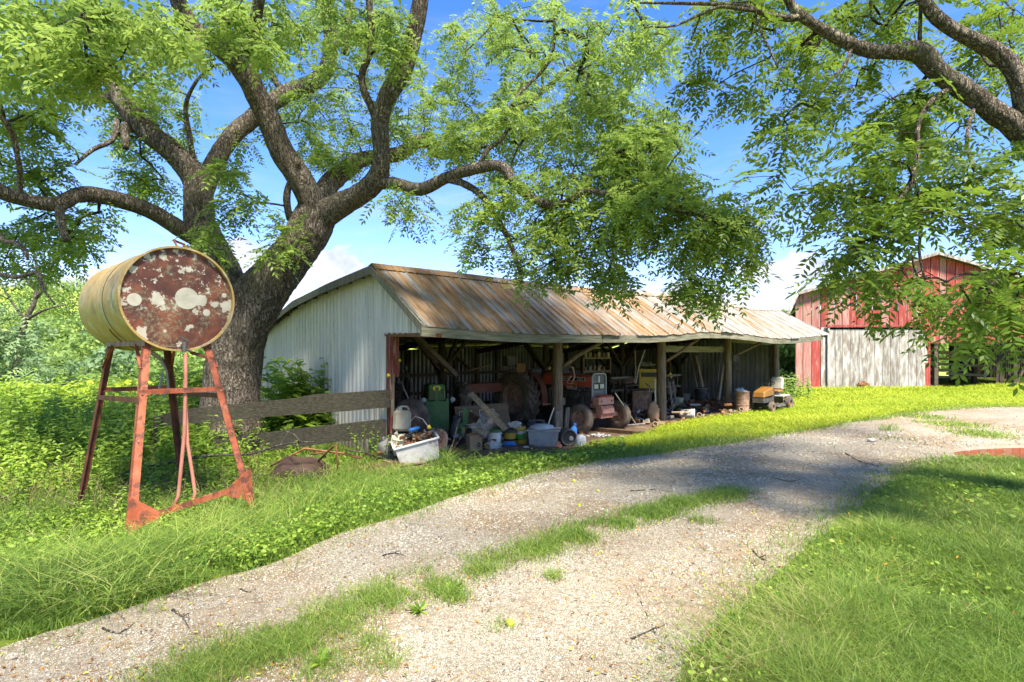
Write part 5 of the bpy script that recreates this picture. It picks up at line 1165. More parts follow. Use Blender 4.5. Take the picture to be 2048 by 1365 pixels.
# ================================================================ riding mower at the far end
mp = SP(1537, -1.0); mw = thing('riding_mower', 'orange-yellow riding mower with tan seat at the shed far corner', 'mower', (mp.x, mp.y, float(gz(mp.x, mp.y))), YAW+PI+.1)
k_ = 1.0
hd = MB().add([(.15, -.24, .55), (1.0, -.22, .50), (1.0, .22, .50), (.15, .24, .55), (.15, -.22, .86), (.92, -.19, .72), (.92, .19, .72), (.15, .22, .86)], [(3, 2, 1, 0), (4, 5, 6, 7), (0, 1, 5, 4), (1, 2, 6, 5), (2, 3, 7, 6), (3, 0, 4, 7)]).build('hood', 'mower_yel', mw, bevel=.04)
MB().box((.5, 0, .42), (1.0, .36, .16)).build('chassis', 'dark', mw)
MB().box((.0, 0, .62), (.30, .34, .34)).build('dash', 'black', mw, bevel=.05)
mb = MB().lathe([(.17, -.01), (.18, 0), (.17, .01), (.16, 0), (.17, -.01)], 20, Matrix.Translation((-.08, 0, .98)) @ Matrix.Rotation(-.5, 4, 'Y')); mb.tube([(.05, 0, .75), (-.08, 0, .98)], .02, 6); mb.beam((-.08, -.16, .98), (-.08, .16, .98), .02, .02); mb.build('steering_wheel', 'black', mw, smooth=40)
MB().box((-.62, 0, .66), (.42, .46, .10)).build('seat', 'mower_yel', mw, bevel=.04)
MB().box((-.86, 0, .92), (.12, .44, .46), rot=Matrix.Rotation(-.15, 3, 'Y')).build('seat_back', 'seat_pl', mw, bevel=.05)
MB().box((-.70, 0, .50), (.75, .80, .07)).build('rear_fender', 'grey_pl', mw, bevel=.03); MB().box((-1.05, 0, .36), (.06, .3, .30)).build('hitch_plate', 'jug', mw)
for y in (-.42, .42): wheel(mw, (-.75, y, .25), .25, .20, .12, 'mower_yel', 12, tyre_m='tyre'); wheel(mw, (.72, y*.85, .19), .19, .13, .09, 'mower_yel', 0)
MB().box((.05, 0, .20), (.75, 1.0, .12)).build('cutting_deck', 'dark', mw, bevel=.05)

# ================================================================ things heaped along the open front
def at(px, py, dz=0): 
    p = G(px, py); return Vector((p.x, p.y, float(gz(p.x, p.y))+.015+dz))
def bucket(px, py, R, H, m, label, lid=None, band=None, tilt=None, rz=0, handle=False, name='bucket', group=None, taper=.88, contents=None):
    p = at(px, py); t = thing(name, label, 'bucket', tuple(p), group=group, rot=tilt if tilt else (0, 0, rz))
    n = 28
    MB().lathe([(.001, .002), (R*taper, 0), (R*(taper+.0*1)+.002, .01), (R*.97, H*.80), (R*1.05, H*.81), (R*1.05, H*.84), (R*.98, H*.85), (R*.99, H*.90), (R*1.05, H*.91), (R*1.05, H*.94), (R, H), (R*.95, H), (R*.94, H*.5), (R*taper*.95, .02), (.001, .02)], n).build('body', m, t, smooth=40)
    if lid: MB().lathe([(.001, H+.012), (R*.85, H+.012), (R*.88, H+.025), (R*1.07, H+.022), (R*1.08, H-.03), (R*1.05, H-.03)], n).build('lid', lid, t, smooth=40)
    if band: 
        for (z0, z1, bm) in band: 
            ra, rb = R*(taper+(.97-taper)*z0/.8)+.003, R*(taper+(.97-taper)*z1/.8)+.003
            MB().lathe([(ra, H*z0), (rb, H*z1)], n).build('label_band', bm, t, smooth=True)
    if contents: MB().blob((0, 0, H*.82), (R*.86, R*.86, H*.12), 12, 4, .5).build('contents', contents, t)
    MB().tube([(R*1.06*math.cos(a), R*1.06*math.sin(a)*.3-R*.9, H*.86-.5*H*math.sin(a)) for a in np.linspace(0, PI, 12)] if handle else [(R*1.04, 0, H*.86), (R*1.10, 0, H*.86)], .005, 5).build('handle', 'chrome', t)
    return t
bucket(957, 889, .15, .37, 'white_pl', 'white pail with black and yellow label, behind the cardboard box', band=[(.05, .30, 'print_dark'), (.08, .22, 'yellow')], contents='soft')
bucket(989, 896, .155, .36, 'white_pl', 'white pail with dark green lid between cardboard box and yellow pail', lid='green', band=[(.22, .32, 'yellow')])
b3 = bucket(1020, 893, .14, .32, 'yellow', 'short yellow pail with dark top, in the junk row before the tractor', lid='dark', band=[(.35, .5, 'print_dark')])
b4 = bucket(1043, 889, .135, .38, 'yellow', 'leaning bright yellow pail with green label and no lid', band=[(.35, .62, 'print_green'), (.64, .82, 'white_pl'), (.30, .34, 'print_dark')], tilt=(0, -.14, .5))
bucket(1383, 814, .14, .22, 'rust', 'rusty brown pail on the ground between second and third posts', contents='dark', name='bucket')
bucket(1358, 812, .17, .30, 'cream', 'cream pail by the post with cut log behind it', handle=True)
bucket(1373, 806, .15, .36, 'white_pl', 'tall white pail standing behind the cream one')
bucket(1348, 815, .12, .20, 'jug', 'small tan pail against the post base')
bucket(1141, 884, .12, .25, 'yellow', 'yellow pail mostly hidden behind the blue bottle', lid='black')
# white pail lying down
p = at(1362, 838, .14); t = thing('bucket', 'white pail lying on its side in the grass by second round post', 'bucket', tuple(p), rot=(PI/2, 0, math.radians(70)))
MB().lathe([(.001, .0), (.13, 0), (.15, .30), (.16, .31), (.16, .34), (.15, .35), (.155, .38), (.15, .40), (.13, .40), (.12, .05), (.001, .04)], 26).build('body', 'white_pl', t, smooth=40)
MB().lathe([(.001, .41), (.15, .41), (.165, .40), (.165, .37)], 26).build('lid', 'white_pl', t, smooth=40)
# black pail lying with its base to the lane
p = at(1137, 893, .17); t = thing('bucket', 'black pail lying with its round end facing the lane', 'bucket', tuple(p), rot=(PI/2, 0, math.radians(12)))
MB().lathe([(.001, .0), (.13, .0), (.15, .01), (.17, .03), (.175, .03), (.175, -.04), (.16, -.05), (.17, -.12), (.18, -.14), (.17, -.30), (.001, -.30)], 30).build('body', 'black', t, smooth=40)
MB().lathe([(.17, .04), (.178, .045), (.165, .05), (.14, .03)], 30).build('rim', 'dark', t, smooth=40)
MB().lathe([(.001, .02), (.045, .018), (.05, .0)], 16, Matrix.Translation((.06, -.02, 0))).build('cap', 'grey_pl', t, smooth=40)
# cardboard box
p = at(948, 903); t = thing('cardboard_box', 'torn brown cardboard box with black mark before the pails', 'box', tuple(p), math.radians(28))
MB().box((0, 0, .17), (.28, .22, .34)).build('body', 'card', t)
MB().box((.15, -.16, .33), (.10, .12, .006), rot=Matrix.Rotation(.8, 3, 'X')).build('flap', 'card', t); MB().box((-.05, -.13, .36), (.2, .09, .006), rot=Matrix.Rotation(-.9, 3, 'X')).build('flap', 'card', t)
MB().lathe([(.001, 0), (.028, 0), (.034, -.001)], 14, Matrix.Translation((.06, -.1125, .13)) @ Matrix.Rotation(PI/2, 4, 'X') @ Matrix.Diagonal((1, 1.5, 1, 1))).build('printed_mark', 'print_dark', t)
MB().box((.06, -.1145, .13), (.018, .002, .04)).build('printed_mark', 'card', t)
# crumpled plastic bag / clear jug
p = at(986, 903, .09); t = thing('plastic_bag', 'crumpled clear plastic jug lying before the white pail', 'bag', tuple(p)); MB().blob((0, 0, 0), (.16, .11, .10), 18, 2, .5, freq=3).build('film', 'glass', t, smooth=True); MB().tube([(.12, -.05, .03), (.18, -.08, .05)], .02, 8).build('neck', 'glass', t)
p = at(1018, 897, .06); t = thing('spray_bottle', 'bright blue plastic bottle lying against the yellow pail', 'bottle', tuple(p)); MB().tube([(-.14, 0, -.01), (-.12, 0, .01), (.08, 0, .02), (.13, 0, .01), (.17, 0, .0)], [.02, .05, .055, .03, .02], 10).build('body', 'blue', t, smooth=True)
# pale grey tote with things in it
p = at(1088, 892); t = thing('storage_tote', 'large scuffed grey plastic tote behind the black pail', 'tote', tuple(p), math.radians(-8))
def tub(t, w_, d, h, m, flare=.06, th=.012, name='body'):
    vs = []
    for z, k, i in ((0, 1, 0), (h, 1+flare, 0), (h, 1+flare, 1), (.02, 1, 1)):
        a, b = w_/2*k-th*i, d/2*k-th*i
        vs += [(-a, -b, z), (a, -b, z), (a, b, z), (-a, b, z)]
    fs = [(3, 2, 1, 0)]
    for L in range(3):
        for i in range(4): fs.append((L*4+i, L*4+(i+1) % 4, L*4+4+(i+1) % 4, L*4+4+i))
    fs.append((12, 13, 14, 15)); o = MB().add(vs, fs).build(name, m, t, bevel=.01)
    a, b = w_/2*(1+flare)+.012, d/2*(1+flare)+.012; r = MB()
    for c, s_ in (((0, -b, h-.015), (2*a+.02, .03, .035)), ((0, b, h-.015), (2*a+.02, .03, .035)), ((-a, 0, h-.015), (.03, 2*b-.03, .035)), ((a, 0, h-.015), (.03, 2*b-.03, .035))): r.box(c, s_)
    r.build('rim', m, t, bevel=.006); return o
tub(t, .60, .42, .36, 'grey_pl', .12)
g = thing('glass_dish', 'upturned clear dish lying in the grey tote', 'dish', tuple(p+Vector((-.05, .05, .36)))); MB().lathe([(.28, 0), (.26, .06), (.15, .10), (.001, .11)], 24, Matrix.Diagonal((1, .7, 1, 1))).build('bowl', 'glass', g, smooth=True); MB().lathe([(.27, .0), (.295, .0), (.295, .012), (.27, .012)], 24, Matrix.Diagonal((1, .7, 1, 1))).build('rim', 'chrome', g)
g = thing('white_stick', 'bare pale stick standing slanted out of the grey tote', 'stick', tuple(p+Vector((.05, -.05, .1)))); MB().tube([(0, 0, 0), (.06, .02, .42), (.17, .06, .72)], [.016, .013, .01], 7).build('stick', 'mould', g, smooth=True)
def bottle(name, label, px, py, m, h, r, tilt, cap, cat='bottle', flat=1.0):
    t = thing(name, label, cat, tuple(at(px, py)), rot=tilt)
    MB().lathe([(.001, 0), (r*.9, 0), (r, .02), (r, h*.62), (r*.85, h*.75), (r*.35, h*.88), (r*.33, h*.97)], 18, Matrix.Diagonal((1, flat, 1, 1))).build('body', m, t, smooth=40)
    MB().lathe([(r*.4, h*.93), (r*.4, h*1.02), (.001, h*1.02)], 12).build('cap', cap, t)
    MB().box((0, -r*flat-.002, h*.35), (r*1.1, .004, h*.35)).build('label', 'white_pl', t); return t
bottle('detergent_bottle', 'upright blue bottle tilted behind the black pail', 1143, 886, 'blue', .42, .085, (0, .2, .3), 'blue', flat=.7)
t = bottle('oil_jug', 'squat dirty white jug standing in grass at the row end', 1162, 899, 'white_pl', .33, .11, (0, 0, .4), 'rust', flat=.8)
p = at(1118, 897); t = thing('orange_scrap', 'small orange scrap lying in grass left of the black pail', 'scrap', tuple(p)); MB().box((0, 0, .04), (.12, .08, .07), rot=Matrix.Rotation(.4, 3, 'Y')).build('scrap', 'hose_red', t)
for i_, (px, py) in enumerate(((1052, 898), (1030, 912), (1745, 885), (1326, 838))):
    p = at(px, py, .02); t = thing('litter_scrap', ['crumpled white scrap under the leaning yellow pail', 'tiny white scrap on the brown dirt', 'white paper scrap lying far up the lane', 'pale blue crumpled bag at the foot of the second round post'][i_], 'scrap', tuple(p)); sz = (.06, .04, .09, .16)[i_]; MB().blob((0, 0, 0), (sz, sz*.6, sz*.35), 10, i_, .6, freq=3).build('paper', 'white_pl' if i_ < 3 else 'glass', t)
for k in range(14):
    pass
p = at(1192, 876, .02); t = thing('plaster_rubble', 'scatter of broken white plaster in grass by the tractor wheel', 'rubble', tuple(p)); mb = MB()
for k in range(26): mb.box((random.gauss(0, .22), random.gauss(0, .12), .02), (random.uniform(.03, .1), random.uniform(.02, .06), .03), rot=Matrix.Rotation(random.uniform(-1, 1), 3, 'Z') @ Matrix.Rotation(random.uniform(-.5, .5), 3, 'X'))
mb.build('chips', 'white_pl', t, kind='stuff')
# pale tub full of scrap
p = at(838, 922); t = thing('scrap_tub', 'pale grey tub heaped with rusty scrap, tilted by the corner post', 'tub', tuple(p), rot=(.10, -.22, math.radians(16)))
tub(t, .72, .46, .42, 'white_pl', .14)
scr = thing('scrap_heap', 'heap of brown rusty odds and ends filling the pale tub', 'scrap', tuple(p+Vector((-.06, .05, .42))), rot=(.05, -.2, .3)); mb = MB()
for k in range(46): mb.box((random.gauss(0, .17), random.gauss(0, .12), random.uniform(-.06, .08)), (random.uniform(.03, .14), random.uniform(.02, .07), random.uniform(.01, .06)), rot=Matrix.Rotation(random.uniform(-2, 2), 3, 'Z') @ Matrix.Rotation(random.uniform(-1, 1), 3, 'X'))
mb.build('scrap', 'rust', scr, kind='stuff'); mb = MB()
for k in range(26): mb.box((random.gauss(0, .2), random.gauss(0, .14), random.uniform(-.02, .10)), (random.uniform(.03, .12), random.uniform(.02, .06), random.uniform(.01, .05)), rot=Matrix.Rotation(random.uniform(-2, 2), 3, 'Z') @ Matrix.Rotation(random.uniform(-1, 1), 3, 'Y'))
mb.build('scrap', 'tan_wood', scr, kind='stuff')
t = thing('blue_bottle', 'small blue bottle lying on the scrap in the pale tub', 'bottle', tuple(p+Vector((-.08, -.06, .58))), rot=(0, 0, .6)); MB().tube([(-.11, 0, -.01), (-.09, 0, 0), (.06, 0, .03), (.12, 0, .04)], [.02, .04, .04, .015], 10).build('body', 'blue', t, smooth=True)
t = thing('rusty_disc', 'round rusty metal disc leaning at the tub far end', 'disc', tuple(p+Vector((.36, .12, .36))), rot=(PI/2-.25, 0, -.5)); MB().lathe([(.001, .03), (.05, .03), (.06, .0), (.18, .01), (.21, -.01), (.22, .01), (.2, .03)], 28).build('plate', 'rust_pale', t, smooth=40); MB().lathe([(.04, .03), (.04, .07), (.001, .07)], 12).build('hub', 'rust', t)
t = thing('foam_lump', 'lump of cream foam squeezed beside the pale tub', 'foam', tuple(p+Vector((-.42, .02, .30)))); MB().blob((0, 0, 0), (.14, .10, .17), 16, 5, .6, freq=3).build('foam', 'cream', t); MB().blob((.10, .0, .10), (.1, .08, .08), 12, 8, .6, freq=3).build('foam', 'cream', t)
p = at(776, 917); t = thing('grey_boulder', 'smooth grey boulder beside the pale tub', 'stone', tuple(p)); MB().blob((0, 0, .15), (.24, .20, .20), 20, 6, .15).build('stone', 'stone', t, smooth=True)
t = thing('jerry_can', 'murky tan plastic jug standing behind the pale tub', 'jug', tuple(W(803, 862, 11.0)), rot=(0, .05, .2))
MB().box((0, 0, .20), (.34, .24, .40)).build('body', 'jug', t, bevel=.05); MB().tube([(-.05, 0, .40), (-.05, 0, .46)], .045, 12).build('cap', 'grey_pl', t); MB().tube([(-.12, 0, .40), (-.02, 0, .47), (.08, 0, .47), (.13, 0, .40)], .02, 8).build('handle', 'jug', t, smooth=True)
t = thing('wooden_crate', 'rough dark crate carrying the tan jug', 'crate', (W(803, 862, 11.0).x, W(803, 862, 11.0).y+.02, 0), .2)
for z in (.08, .24, .40): 
    for y in (-.15, .15): MB().box((0, y, z), (.46, .02, .13)).build('slat', 'dark_wood', t)
MB().box((0, 0, .49), (.46, .30, .025)).build('top', 'dark_wood', t)
for x in (-.2, .2): MB().box((x, 0, .24), (.03, .27, .47)).build('end', 'dark_wood', t)
t = thing('cable_loop', 'thin grey cable arching from the tub with a yellow insulator', 'cable', tuple(W(838, 860, 10.6))); MB().tube([(-.22, .1, -.05), (-.2, .1, .12), (-.08, .08, .24), (.06, .03, .2), (.17, 0, .06), (.19, 0, .0)], .008, 6).build('cable', 'grey_pl', t, smooth=True); MB().tube([(.16, 0, .02), (.19, 0, .06), (.22, 0, .02)], [.02, .04, .02], 8).build('insulator', 'bulb_yel', t, smooth=True)
# implement wheel and rods behind
t = thing('old_flywheel', 'rusty brown wheel standing behind the tan jug', 'wheel', tuple(W(822, 838, 12.0)), rot=(0, 0, -.3)); wheel(t, (0, 0, .0), .42, .14, .27, 'rust_pale', 0)
t = thing('gear_lever', 'pair of thin levers rising from dark machinery near the corner', 'lever', (W(830, 820, 12.4).x, 12.4, .3)); MB().tube([(.0, 0, .0), (-.12, 0, .7), (-.30, 0, 1.1)], .016, 6).build('rod', 'grey_pl', t, smooth=True); MB().tube([(.02, 0, .0), (-.04, 0, .9), (-.16, 0, 1.3), (-.2, 0, 1.42)], .014, 6).build('rod', 'dark', t, smooth=True); MB().blob((-.2, 0, 1.42), .05, 8).build('knob', 'dark', t); MB().blob((-.3, 0, 1.1), .045, 8).build('knob', 'dark', t); MB().box((0, .1, .2), (.5, .4, .6)).build('base', 'dark', t, bevel=.05)
p = at(917, 888); t = thing('mower_wheel', 'dark wheel with yellow hub bits leaning beside the tub', 'wheel', tuple(p+Vector((0, .1, .30))), rot=(.15, 0, 1.1)); wheel(t, (0, 0, 0), .30, .12, .17, 'green', 0, tyre_m='dark'); MB().box((.05, -.09, -.02), (.1, .02, .14)).build('yellow_bracket', 'yellow', t)
# leaning interior door, plywood and boards
def leaning(name, label, cat, a, b, h, lean, m, th=.035, rz=None, parts=None):
    a = Vector(a); b = Vector(b); d = b-a; L = d.length; t = thing(name, label, cat, tuple(a), rot=(0, 0, math.atan2(d.y, d.x)))
    Mx = Matrix.Rotation(-math.asin(d.z/L), 4, 'Y') @ Matrix.Rotation(-lean, 4, 'X')
    MB().box((L/2, 0, h/2), (L, th, h), Mx).build('panel', m, t)
    for x0, z0, x1, z1 in (parts or []):
        for q in (((x0+x1)/2, z0, x1-x0, .018), ((x0+x1)/2, z1, x1-x0, .018), (x0, (z0+z1)/2, .018, z1-z0), (x1, (z0+z1)/2, .018, z1-z0)):
            MB().box((q[0], -th/2-.005, q[1]), (q[2], .012, q[3]), Mx).build('moulding', 'mould', t)
    return t
leaning('interior_door', 'tan panelled door with pale mouldings lying slanted behind the pails', 'door', tuple(at(913, 878, .0)+Vector((0, .3, .12))), tuple(at(1022, 872, 0)+Vector((0, .3, .18))), .62, .42, 'door_tan', parts=[(.10, .12, .42, .48), (.62, .12, 1.0, .48)])
MB_ = None
t = thing('plywood_sheet', 'curled brown sheet leaning left of the door', 'board', tuple(at(925, 882)+Vector((0, .15, 0)))); 
mb = MB(); vs = []
for i in range(9):
    a = i/8
    for j in range(2): vs.append((-.02+.46*a*(1-.2*j)+.12*j, .10-.5*a*a*.5+.1*j, .05+.62*j-.25*a*j+.03*a))
mb.add(vs, [(2*i, 2*i+2, 2*i+3, 2*i+1) for i in range(8)]); o = mb.build('sheet', 'brown_wood', t); sm = o.modifiers.new('thickness', 'SOLIDIFY'); sm.thickness = .012
def loose(name, label, cat, a, b, w_, th, m, up=(0, 0, 1), group=None):
    a = Vector(a); b = Vector(b); t = thing(name, label, cat, tuple(a), group=group); MB().beam((0, 0, 0), tuple(b-a), w_, th, up=up).build('board', m, t); return t
loose('loose_plank', 'long tan plank slanting down across the panelled door', 'board', W(941, 787, 11.8), W(1012, 860, 11.2), .12, .025, 'tan_wood', up=(.3, -1, .2))
loose('loose_plank', 'second tan strip crossing just above the long plank', 'board', W(945, 795, 11.9), W(985, 826, 11.5), .05, .02, 'tan_wood', up=(.3, -1, .2))
loose('wide_board', 'wide weathered board leaning in front of the door middle', 'board', W(958, 868, 11.5), W(985, 822, 11.8), .32, .02, 'grey_wood', up=(.2, -1, .4))
loose('bent_flashing', 'bent grey metal strip curling up behind the white pails', 'strip', W(948, 858, 11.3), W(983, 846, 11.2), .10, .008, 'grey_pl', up=(0, -.4, 1))
loose('bent_flashing', 'second bent strip rising beside the wide board', 'strip', W(972, 858, 11.2), W(984, 838, 11.2), .10, .008, 'rust_pale', up=(0, -1, .4))
t = thing('grey_cloth', 'grey crumpled rag draped on the white pail', 'rag', tuple(W(955, 853, 11.1))); MB().blob((0, 0, 0), (.17, .12, .05), 16, 9, .7, freq=3).build('cloth', 'soft', t, smooth=True)
t = thing('paper_sack', 'pale crumpled sack lying above the short yellow pail', 'sack', tuple(W(1030, 850, 11.2))); MB().blob((0, 0, 0), (.11, .08, .06), 12, 11, .6, freq=3).build('sack', 'grey_pl', t)
# fallen beams in the dirt
loose('rotten_beam', 'half-buried rotten beam lying in the dirt under the pails', 'beam', G(905, 915)+Vector((0, 0, .03)), G(1075, 893)+Vector((0, 0, .03)), .14, .06, 'brown_wood')
loose('rotten_beam', 'second low beam before the fallen one, with a pale edge', 'beam', G(965, 925)+Vector((0, 0, .02)), G(1030, 930)+Vector((0, 0, .02)), .03, .02, 'white_pl')
loose('ground_log', 'brown log lying in grass before the tractor front wheel', 'log', G(1185, 862)+Vector((0, 0, .05)), G(1285, 872)+Vector((0, 0, .05)), .12, .09, 'brown_wood')
loose('ground_plank', 'tan plank lying low under the pale tub', 'board', G(770, 930)+Vector((0, 0, .05)), G(880, 915)+Vector((0, 0, .05)), .20, .03, 'tan_wood')
loose('ground_plank', 'short brown plank in the litter left of the tub', 'board', G(740, 940)+Vector((0, 0, .04)), G(800, 928)+Vector((0, 0, .05)), .10, .03, 'brown_wood')

# floor clutter behind the row of pails and on through the bays
mb = [MB(), MB(), MB()]
for k in range(420):
    r = random.uniform(.6, 16.5); q = random.uniform(-.9, 2.6)
    if 5.0 < r < 7.1 and q < 2.8: continue
    p = S(r, q, random.uniform(.03, .10)+max(0, random.gauss(0, .10))); b_ = mb[k % 3]
    if k % 4 == 0: b_.tube([p, p+Vector((random.gauss(0, .25), random.gauss(0, .2), random.uniform(0, .1)))], random.uniform(.01, .035), 6)
    elif k % 9 == 1: b_.lathe([(.001, 0), (.07, 0), (.075, .12), (.06, .13), (.05, .05), (.001, .05)], 10, Matrix.Translation(p) @ Matrix.Rotation(random.uniform(0, 2), 4, 'X'))
    else: b_.box(p, (random.uniform(.05, .4), random.uniform(.03, .14), random.uniform(.015, .09)), rot=Matrix.Rotation(random.uniform(-2, 2), 3, 'Z') @ Matrix.Rotation(random.gauss(0, .35), 3, 'X'))
for b_, m_, l_ in zip(mb, ('rust', 'tan_wood', 'grey_pl'), ('rusty brown odds and ends littering the shed floor', 'splintered tan wood scraps littering the shed floor', 'dusty grey scraps littering the shed floor')):
    o = b_.build('floor_clutter', m_, kind='stuff'); tag(o, l_, 'clutter')
for k, (px, py, q, lab) in enumerate(((905, 868, 0, 'loop of black hose tangled left of the panelled door'), (1070, 846, 0, 'coil of grey cable spilling over the tote rear'), (1296, 828, 0, 'loose black hose loops by the hand truck foot'))):
    p = at(px, py+10); t = thing('tangled_hose', lab, 'hose', tuple(p)); pts = []
    for i in range(40): a = i*.42; rr = .20+.07*math.sin(i*1.3+k); pts.append((rr*math.cos(a), rr*.6*math.sin(a), .04+.16*abs(math.sin(i*.31+k))))
    MB().tube(pts, .013, 6).build('hose', 'black' if k != 1 else 'grey_pl', t, smooth=True)
t = thing('wire_frame', 'bent thin wire and weed stalks standing left of the cardboard box', 'wire', tuple(at(905, 900)))
MB().tube([(0, 0, 0), (.08, 0, .35), (.14, 0, .62), (.20, .02, .42), (.22, .02, .30)], .006, 5).build('wire', 'grey_pl', t, smooth=True); MB().tube([(.02, 0, 0), (.12, 0, .3), (.22, 0, .34), (.26, 0, .2)], .006, 5).build('wire', 'grey_pl', t, smooth=True)
t = thing('dark_blanket', 'dark sagging strip of old carpet hanging before the curled brown sheet', 'carpet', tuple(at(918, 898)+Vector((0, .1, 0)))); mb = MB(); vs = []
for i in range(12):
    a = i/11
    for j in range(2): vs.append((.0+.50*a, .12*j, .04+.55*a*a+.06*math.sin(a*6)-.03*j))
mb.add(vs, [(2*i, 2*i+2, 2*i+3, 2*i+1) for i in range(11)]); o = mb.build('strip', 'dark', t); sm = o.modifiers.new('thickness', 'SOLIDIFY'); sm.thickness = .02
# ================================================================ second bay
# hand truck with two curved handles
p = SP(1300, .2); t = thing('hand_truck', 'black hand truck with white upright bars beside the second round post', 'hand truck', tuple(p), YAW-.9)
for y in (-.2, .2): MB().tube([(0, y, .1), (0, y, .9), (-.04, y, 1.05), (-.14, y, 1.12)], .016, 7).build('rail', 'chrome' if y > 0 else 'dark', t, smooth=True)
for z in (.3, .55, .8, 1.0): MB().tube([(0, -.2, z), (0, .2, z)], .012, 6).build('rung', 'grey_pl', t)
MB().box((.12, 0, .06), (.24, .42, .015)).build('toe_plate', 'dark', t)
for y in (-.26, .26): wheel(t, (-.08, y, .13), .13, .06, .07, 'dark', 0)
p = SP(1306, -.1)+Vector((0, 0, 0)); t = thing('canvas_sack', 'dusty brown sack standing at the foot of the second post', 'sack', tuple(p)); MB().blob((0, 0, .26), (.19, .15, .32), 18, 12, .2).build('sack', 'card', t, smooth=True)
t = thing('white_pipe', 'white plastic pipe standing just left of the second post', 'pipe', tuple(SP(1311, .1))); MB().tube([(0, 0, .5), (.0, .05, 1.25)], .03, 8).build('pipe', 'white_pl', t)
p = SP(1281, 1.2); t = thing('metal_cabinet', 'dusty pinkish metal cabinet low beside the tractor nose', 'cabinet', tuple(p), YAW-.75)
MB().box((0, 0, .42), (.60, .45, .78)).build('body', 'rust_pale', t, bevel=.01); MB().box((0, -.23, .42), (.52, .012, .68)).build('door', 'rust_pale', t); MB().box((.2, -.245, .5), (.02, .02, .12)).build('handle', 'dark', t); MB().box((0, 0, .84), (.8, .6, .03)).build('top', 'dark', t)
p = SP(1300, 1.6); t = thing('yellow_panel', 'large mustard yellow sheet panel leaning behind the hand truck', 'panel', tuple(p+Vector((0, 0, .75))), YAW-.9)
MB().box((0, 0, .32), (.72, .03, .80), rot=Matrix.Rotation(-.12, 3, 'X')).build('sheet', 'yellow', t); MB().beam((-.38, -.02, -.1), (-.46, .02, .8), .05, .04).build('edge', 'dark', t)
MB().box((0, .2, .30), (.6, .4, .6)).build('back_box', 'dark', t)
t = thing('stacked_lumber', 'short grey offcuts piled on the yellow panel', 'boards', tuple(p+Vector((-.1, 0, 1.56))), YAW-.9)
for k in range(4): MB().box((random.uniform(-.1, .1), random.uniform(-.05, .1), .03+k*.035), (.55-.06*k, .12, .025), rot=Matrix.Rotation(random.uniform(-.3, .3), 3, 'Z')).build('offcut', 'grey_wood_x', t)
# workbench with clutter
p = SP(1262, 2.2); t = thing('workbench', 'dark cluttered workbench beside the tractor nose', 'workbench', tuple(p), YAW)
MB().box((0, 0, .92), (1.5, .7, .05)).build('top', 'dark_wood', t)
for x in (-.7, .7):
    for y in (-.3, .3): MB().box((x, y, .45), (.08, .08, .9)).build('leg', 'dark_wood', t)
cl = thing('bench_clutter', 'tangle of pipes and tools heaped on the dark workbench', 'tools', tuple(p+Vector((0, 0, .96))), YAW); mb = MB()
for k in range(30): a = Vector((random.uniform(-.6, .6), random.uniform(-.3, .3), random.uniform(0, .15))); mb.tube([a, a+Vector((random.gauss(0, .2), random.gauss(0, .12), random.uniform(-.02, .15)))], random.uniform(.008, .03), 6)
mb.build('tools', 'rust_pale', cl, kind='stuff')
# shelf with cans behind the tractor hood
p = SP(1192, 3.6); t = thing('wall_shelf', 'tan two-tier shelf of cans behind the tractor hood', 'shelf', tuple(p+Vector((0, 0, 1.35))), YAW-.35)
for z in (0, .48): MB().box((0, 0, z), (1.15, .22, .06)).build('shelf_board', 'tan_wood', t)
for x in (-.56, .56): MB().box((x, .0, .2), (.05, .2, .6)).build('upright', 'tan_wood', t)
for k in range(11):
    z = .03 if k < 5 else .51; x = -.45+(k % 6)*.19
    c_ = thing('paint_can', 'small paint can on the two-tier shelf behind the tractor hood', 'can', tuple(Matrix.LocRotScale(t.location, t.rotation_euler, None) @ Vector((x, 0, z))), group='cans on the two-tier shelf')
    h = random.uniform(.12, .20); MB().lathe([(.001, 0), (.06, 0), (.06, h), (.055, h+.005), (.001, h)], 12).build('can', random.choice(['white_pl', 'grey_pl', 'rust_pale', 'jug']), c_, smooth=40)
# pole tools beside the tractor nose
t = thing('pry_bar', 'long thin metal bar slanting to the ground beside the front weights', 'bar', tuple(SP(1230, -.6)+Vector((0, 0, 1.0)))); a = t.location; b = SP(1275, -.55)+Vector((0, 0, .03)); MB().tube([(0, 0, 0), tuple(b-a)], .014, 6).build('bar', 'chrome', t)
t = thing('floor_pipe', 'pale pipe lying on the dirt beyond the tractor wheel', 'pipe', tuple(SP(1250, -.3)+Vector((0, 0, .05)))); b = SP(1290, -.45)+Vector((0, 0, .05)); MB().tube([(0, 0, 0), tuple(b-t.location)], .02, 6).build('pipe', 'chrome', t)
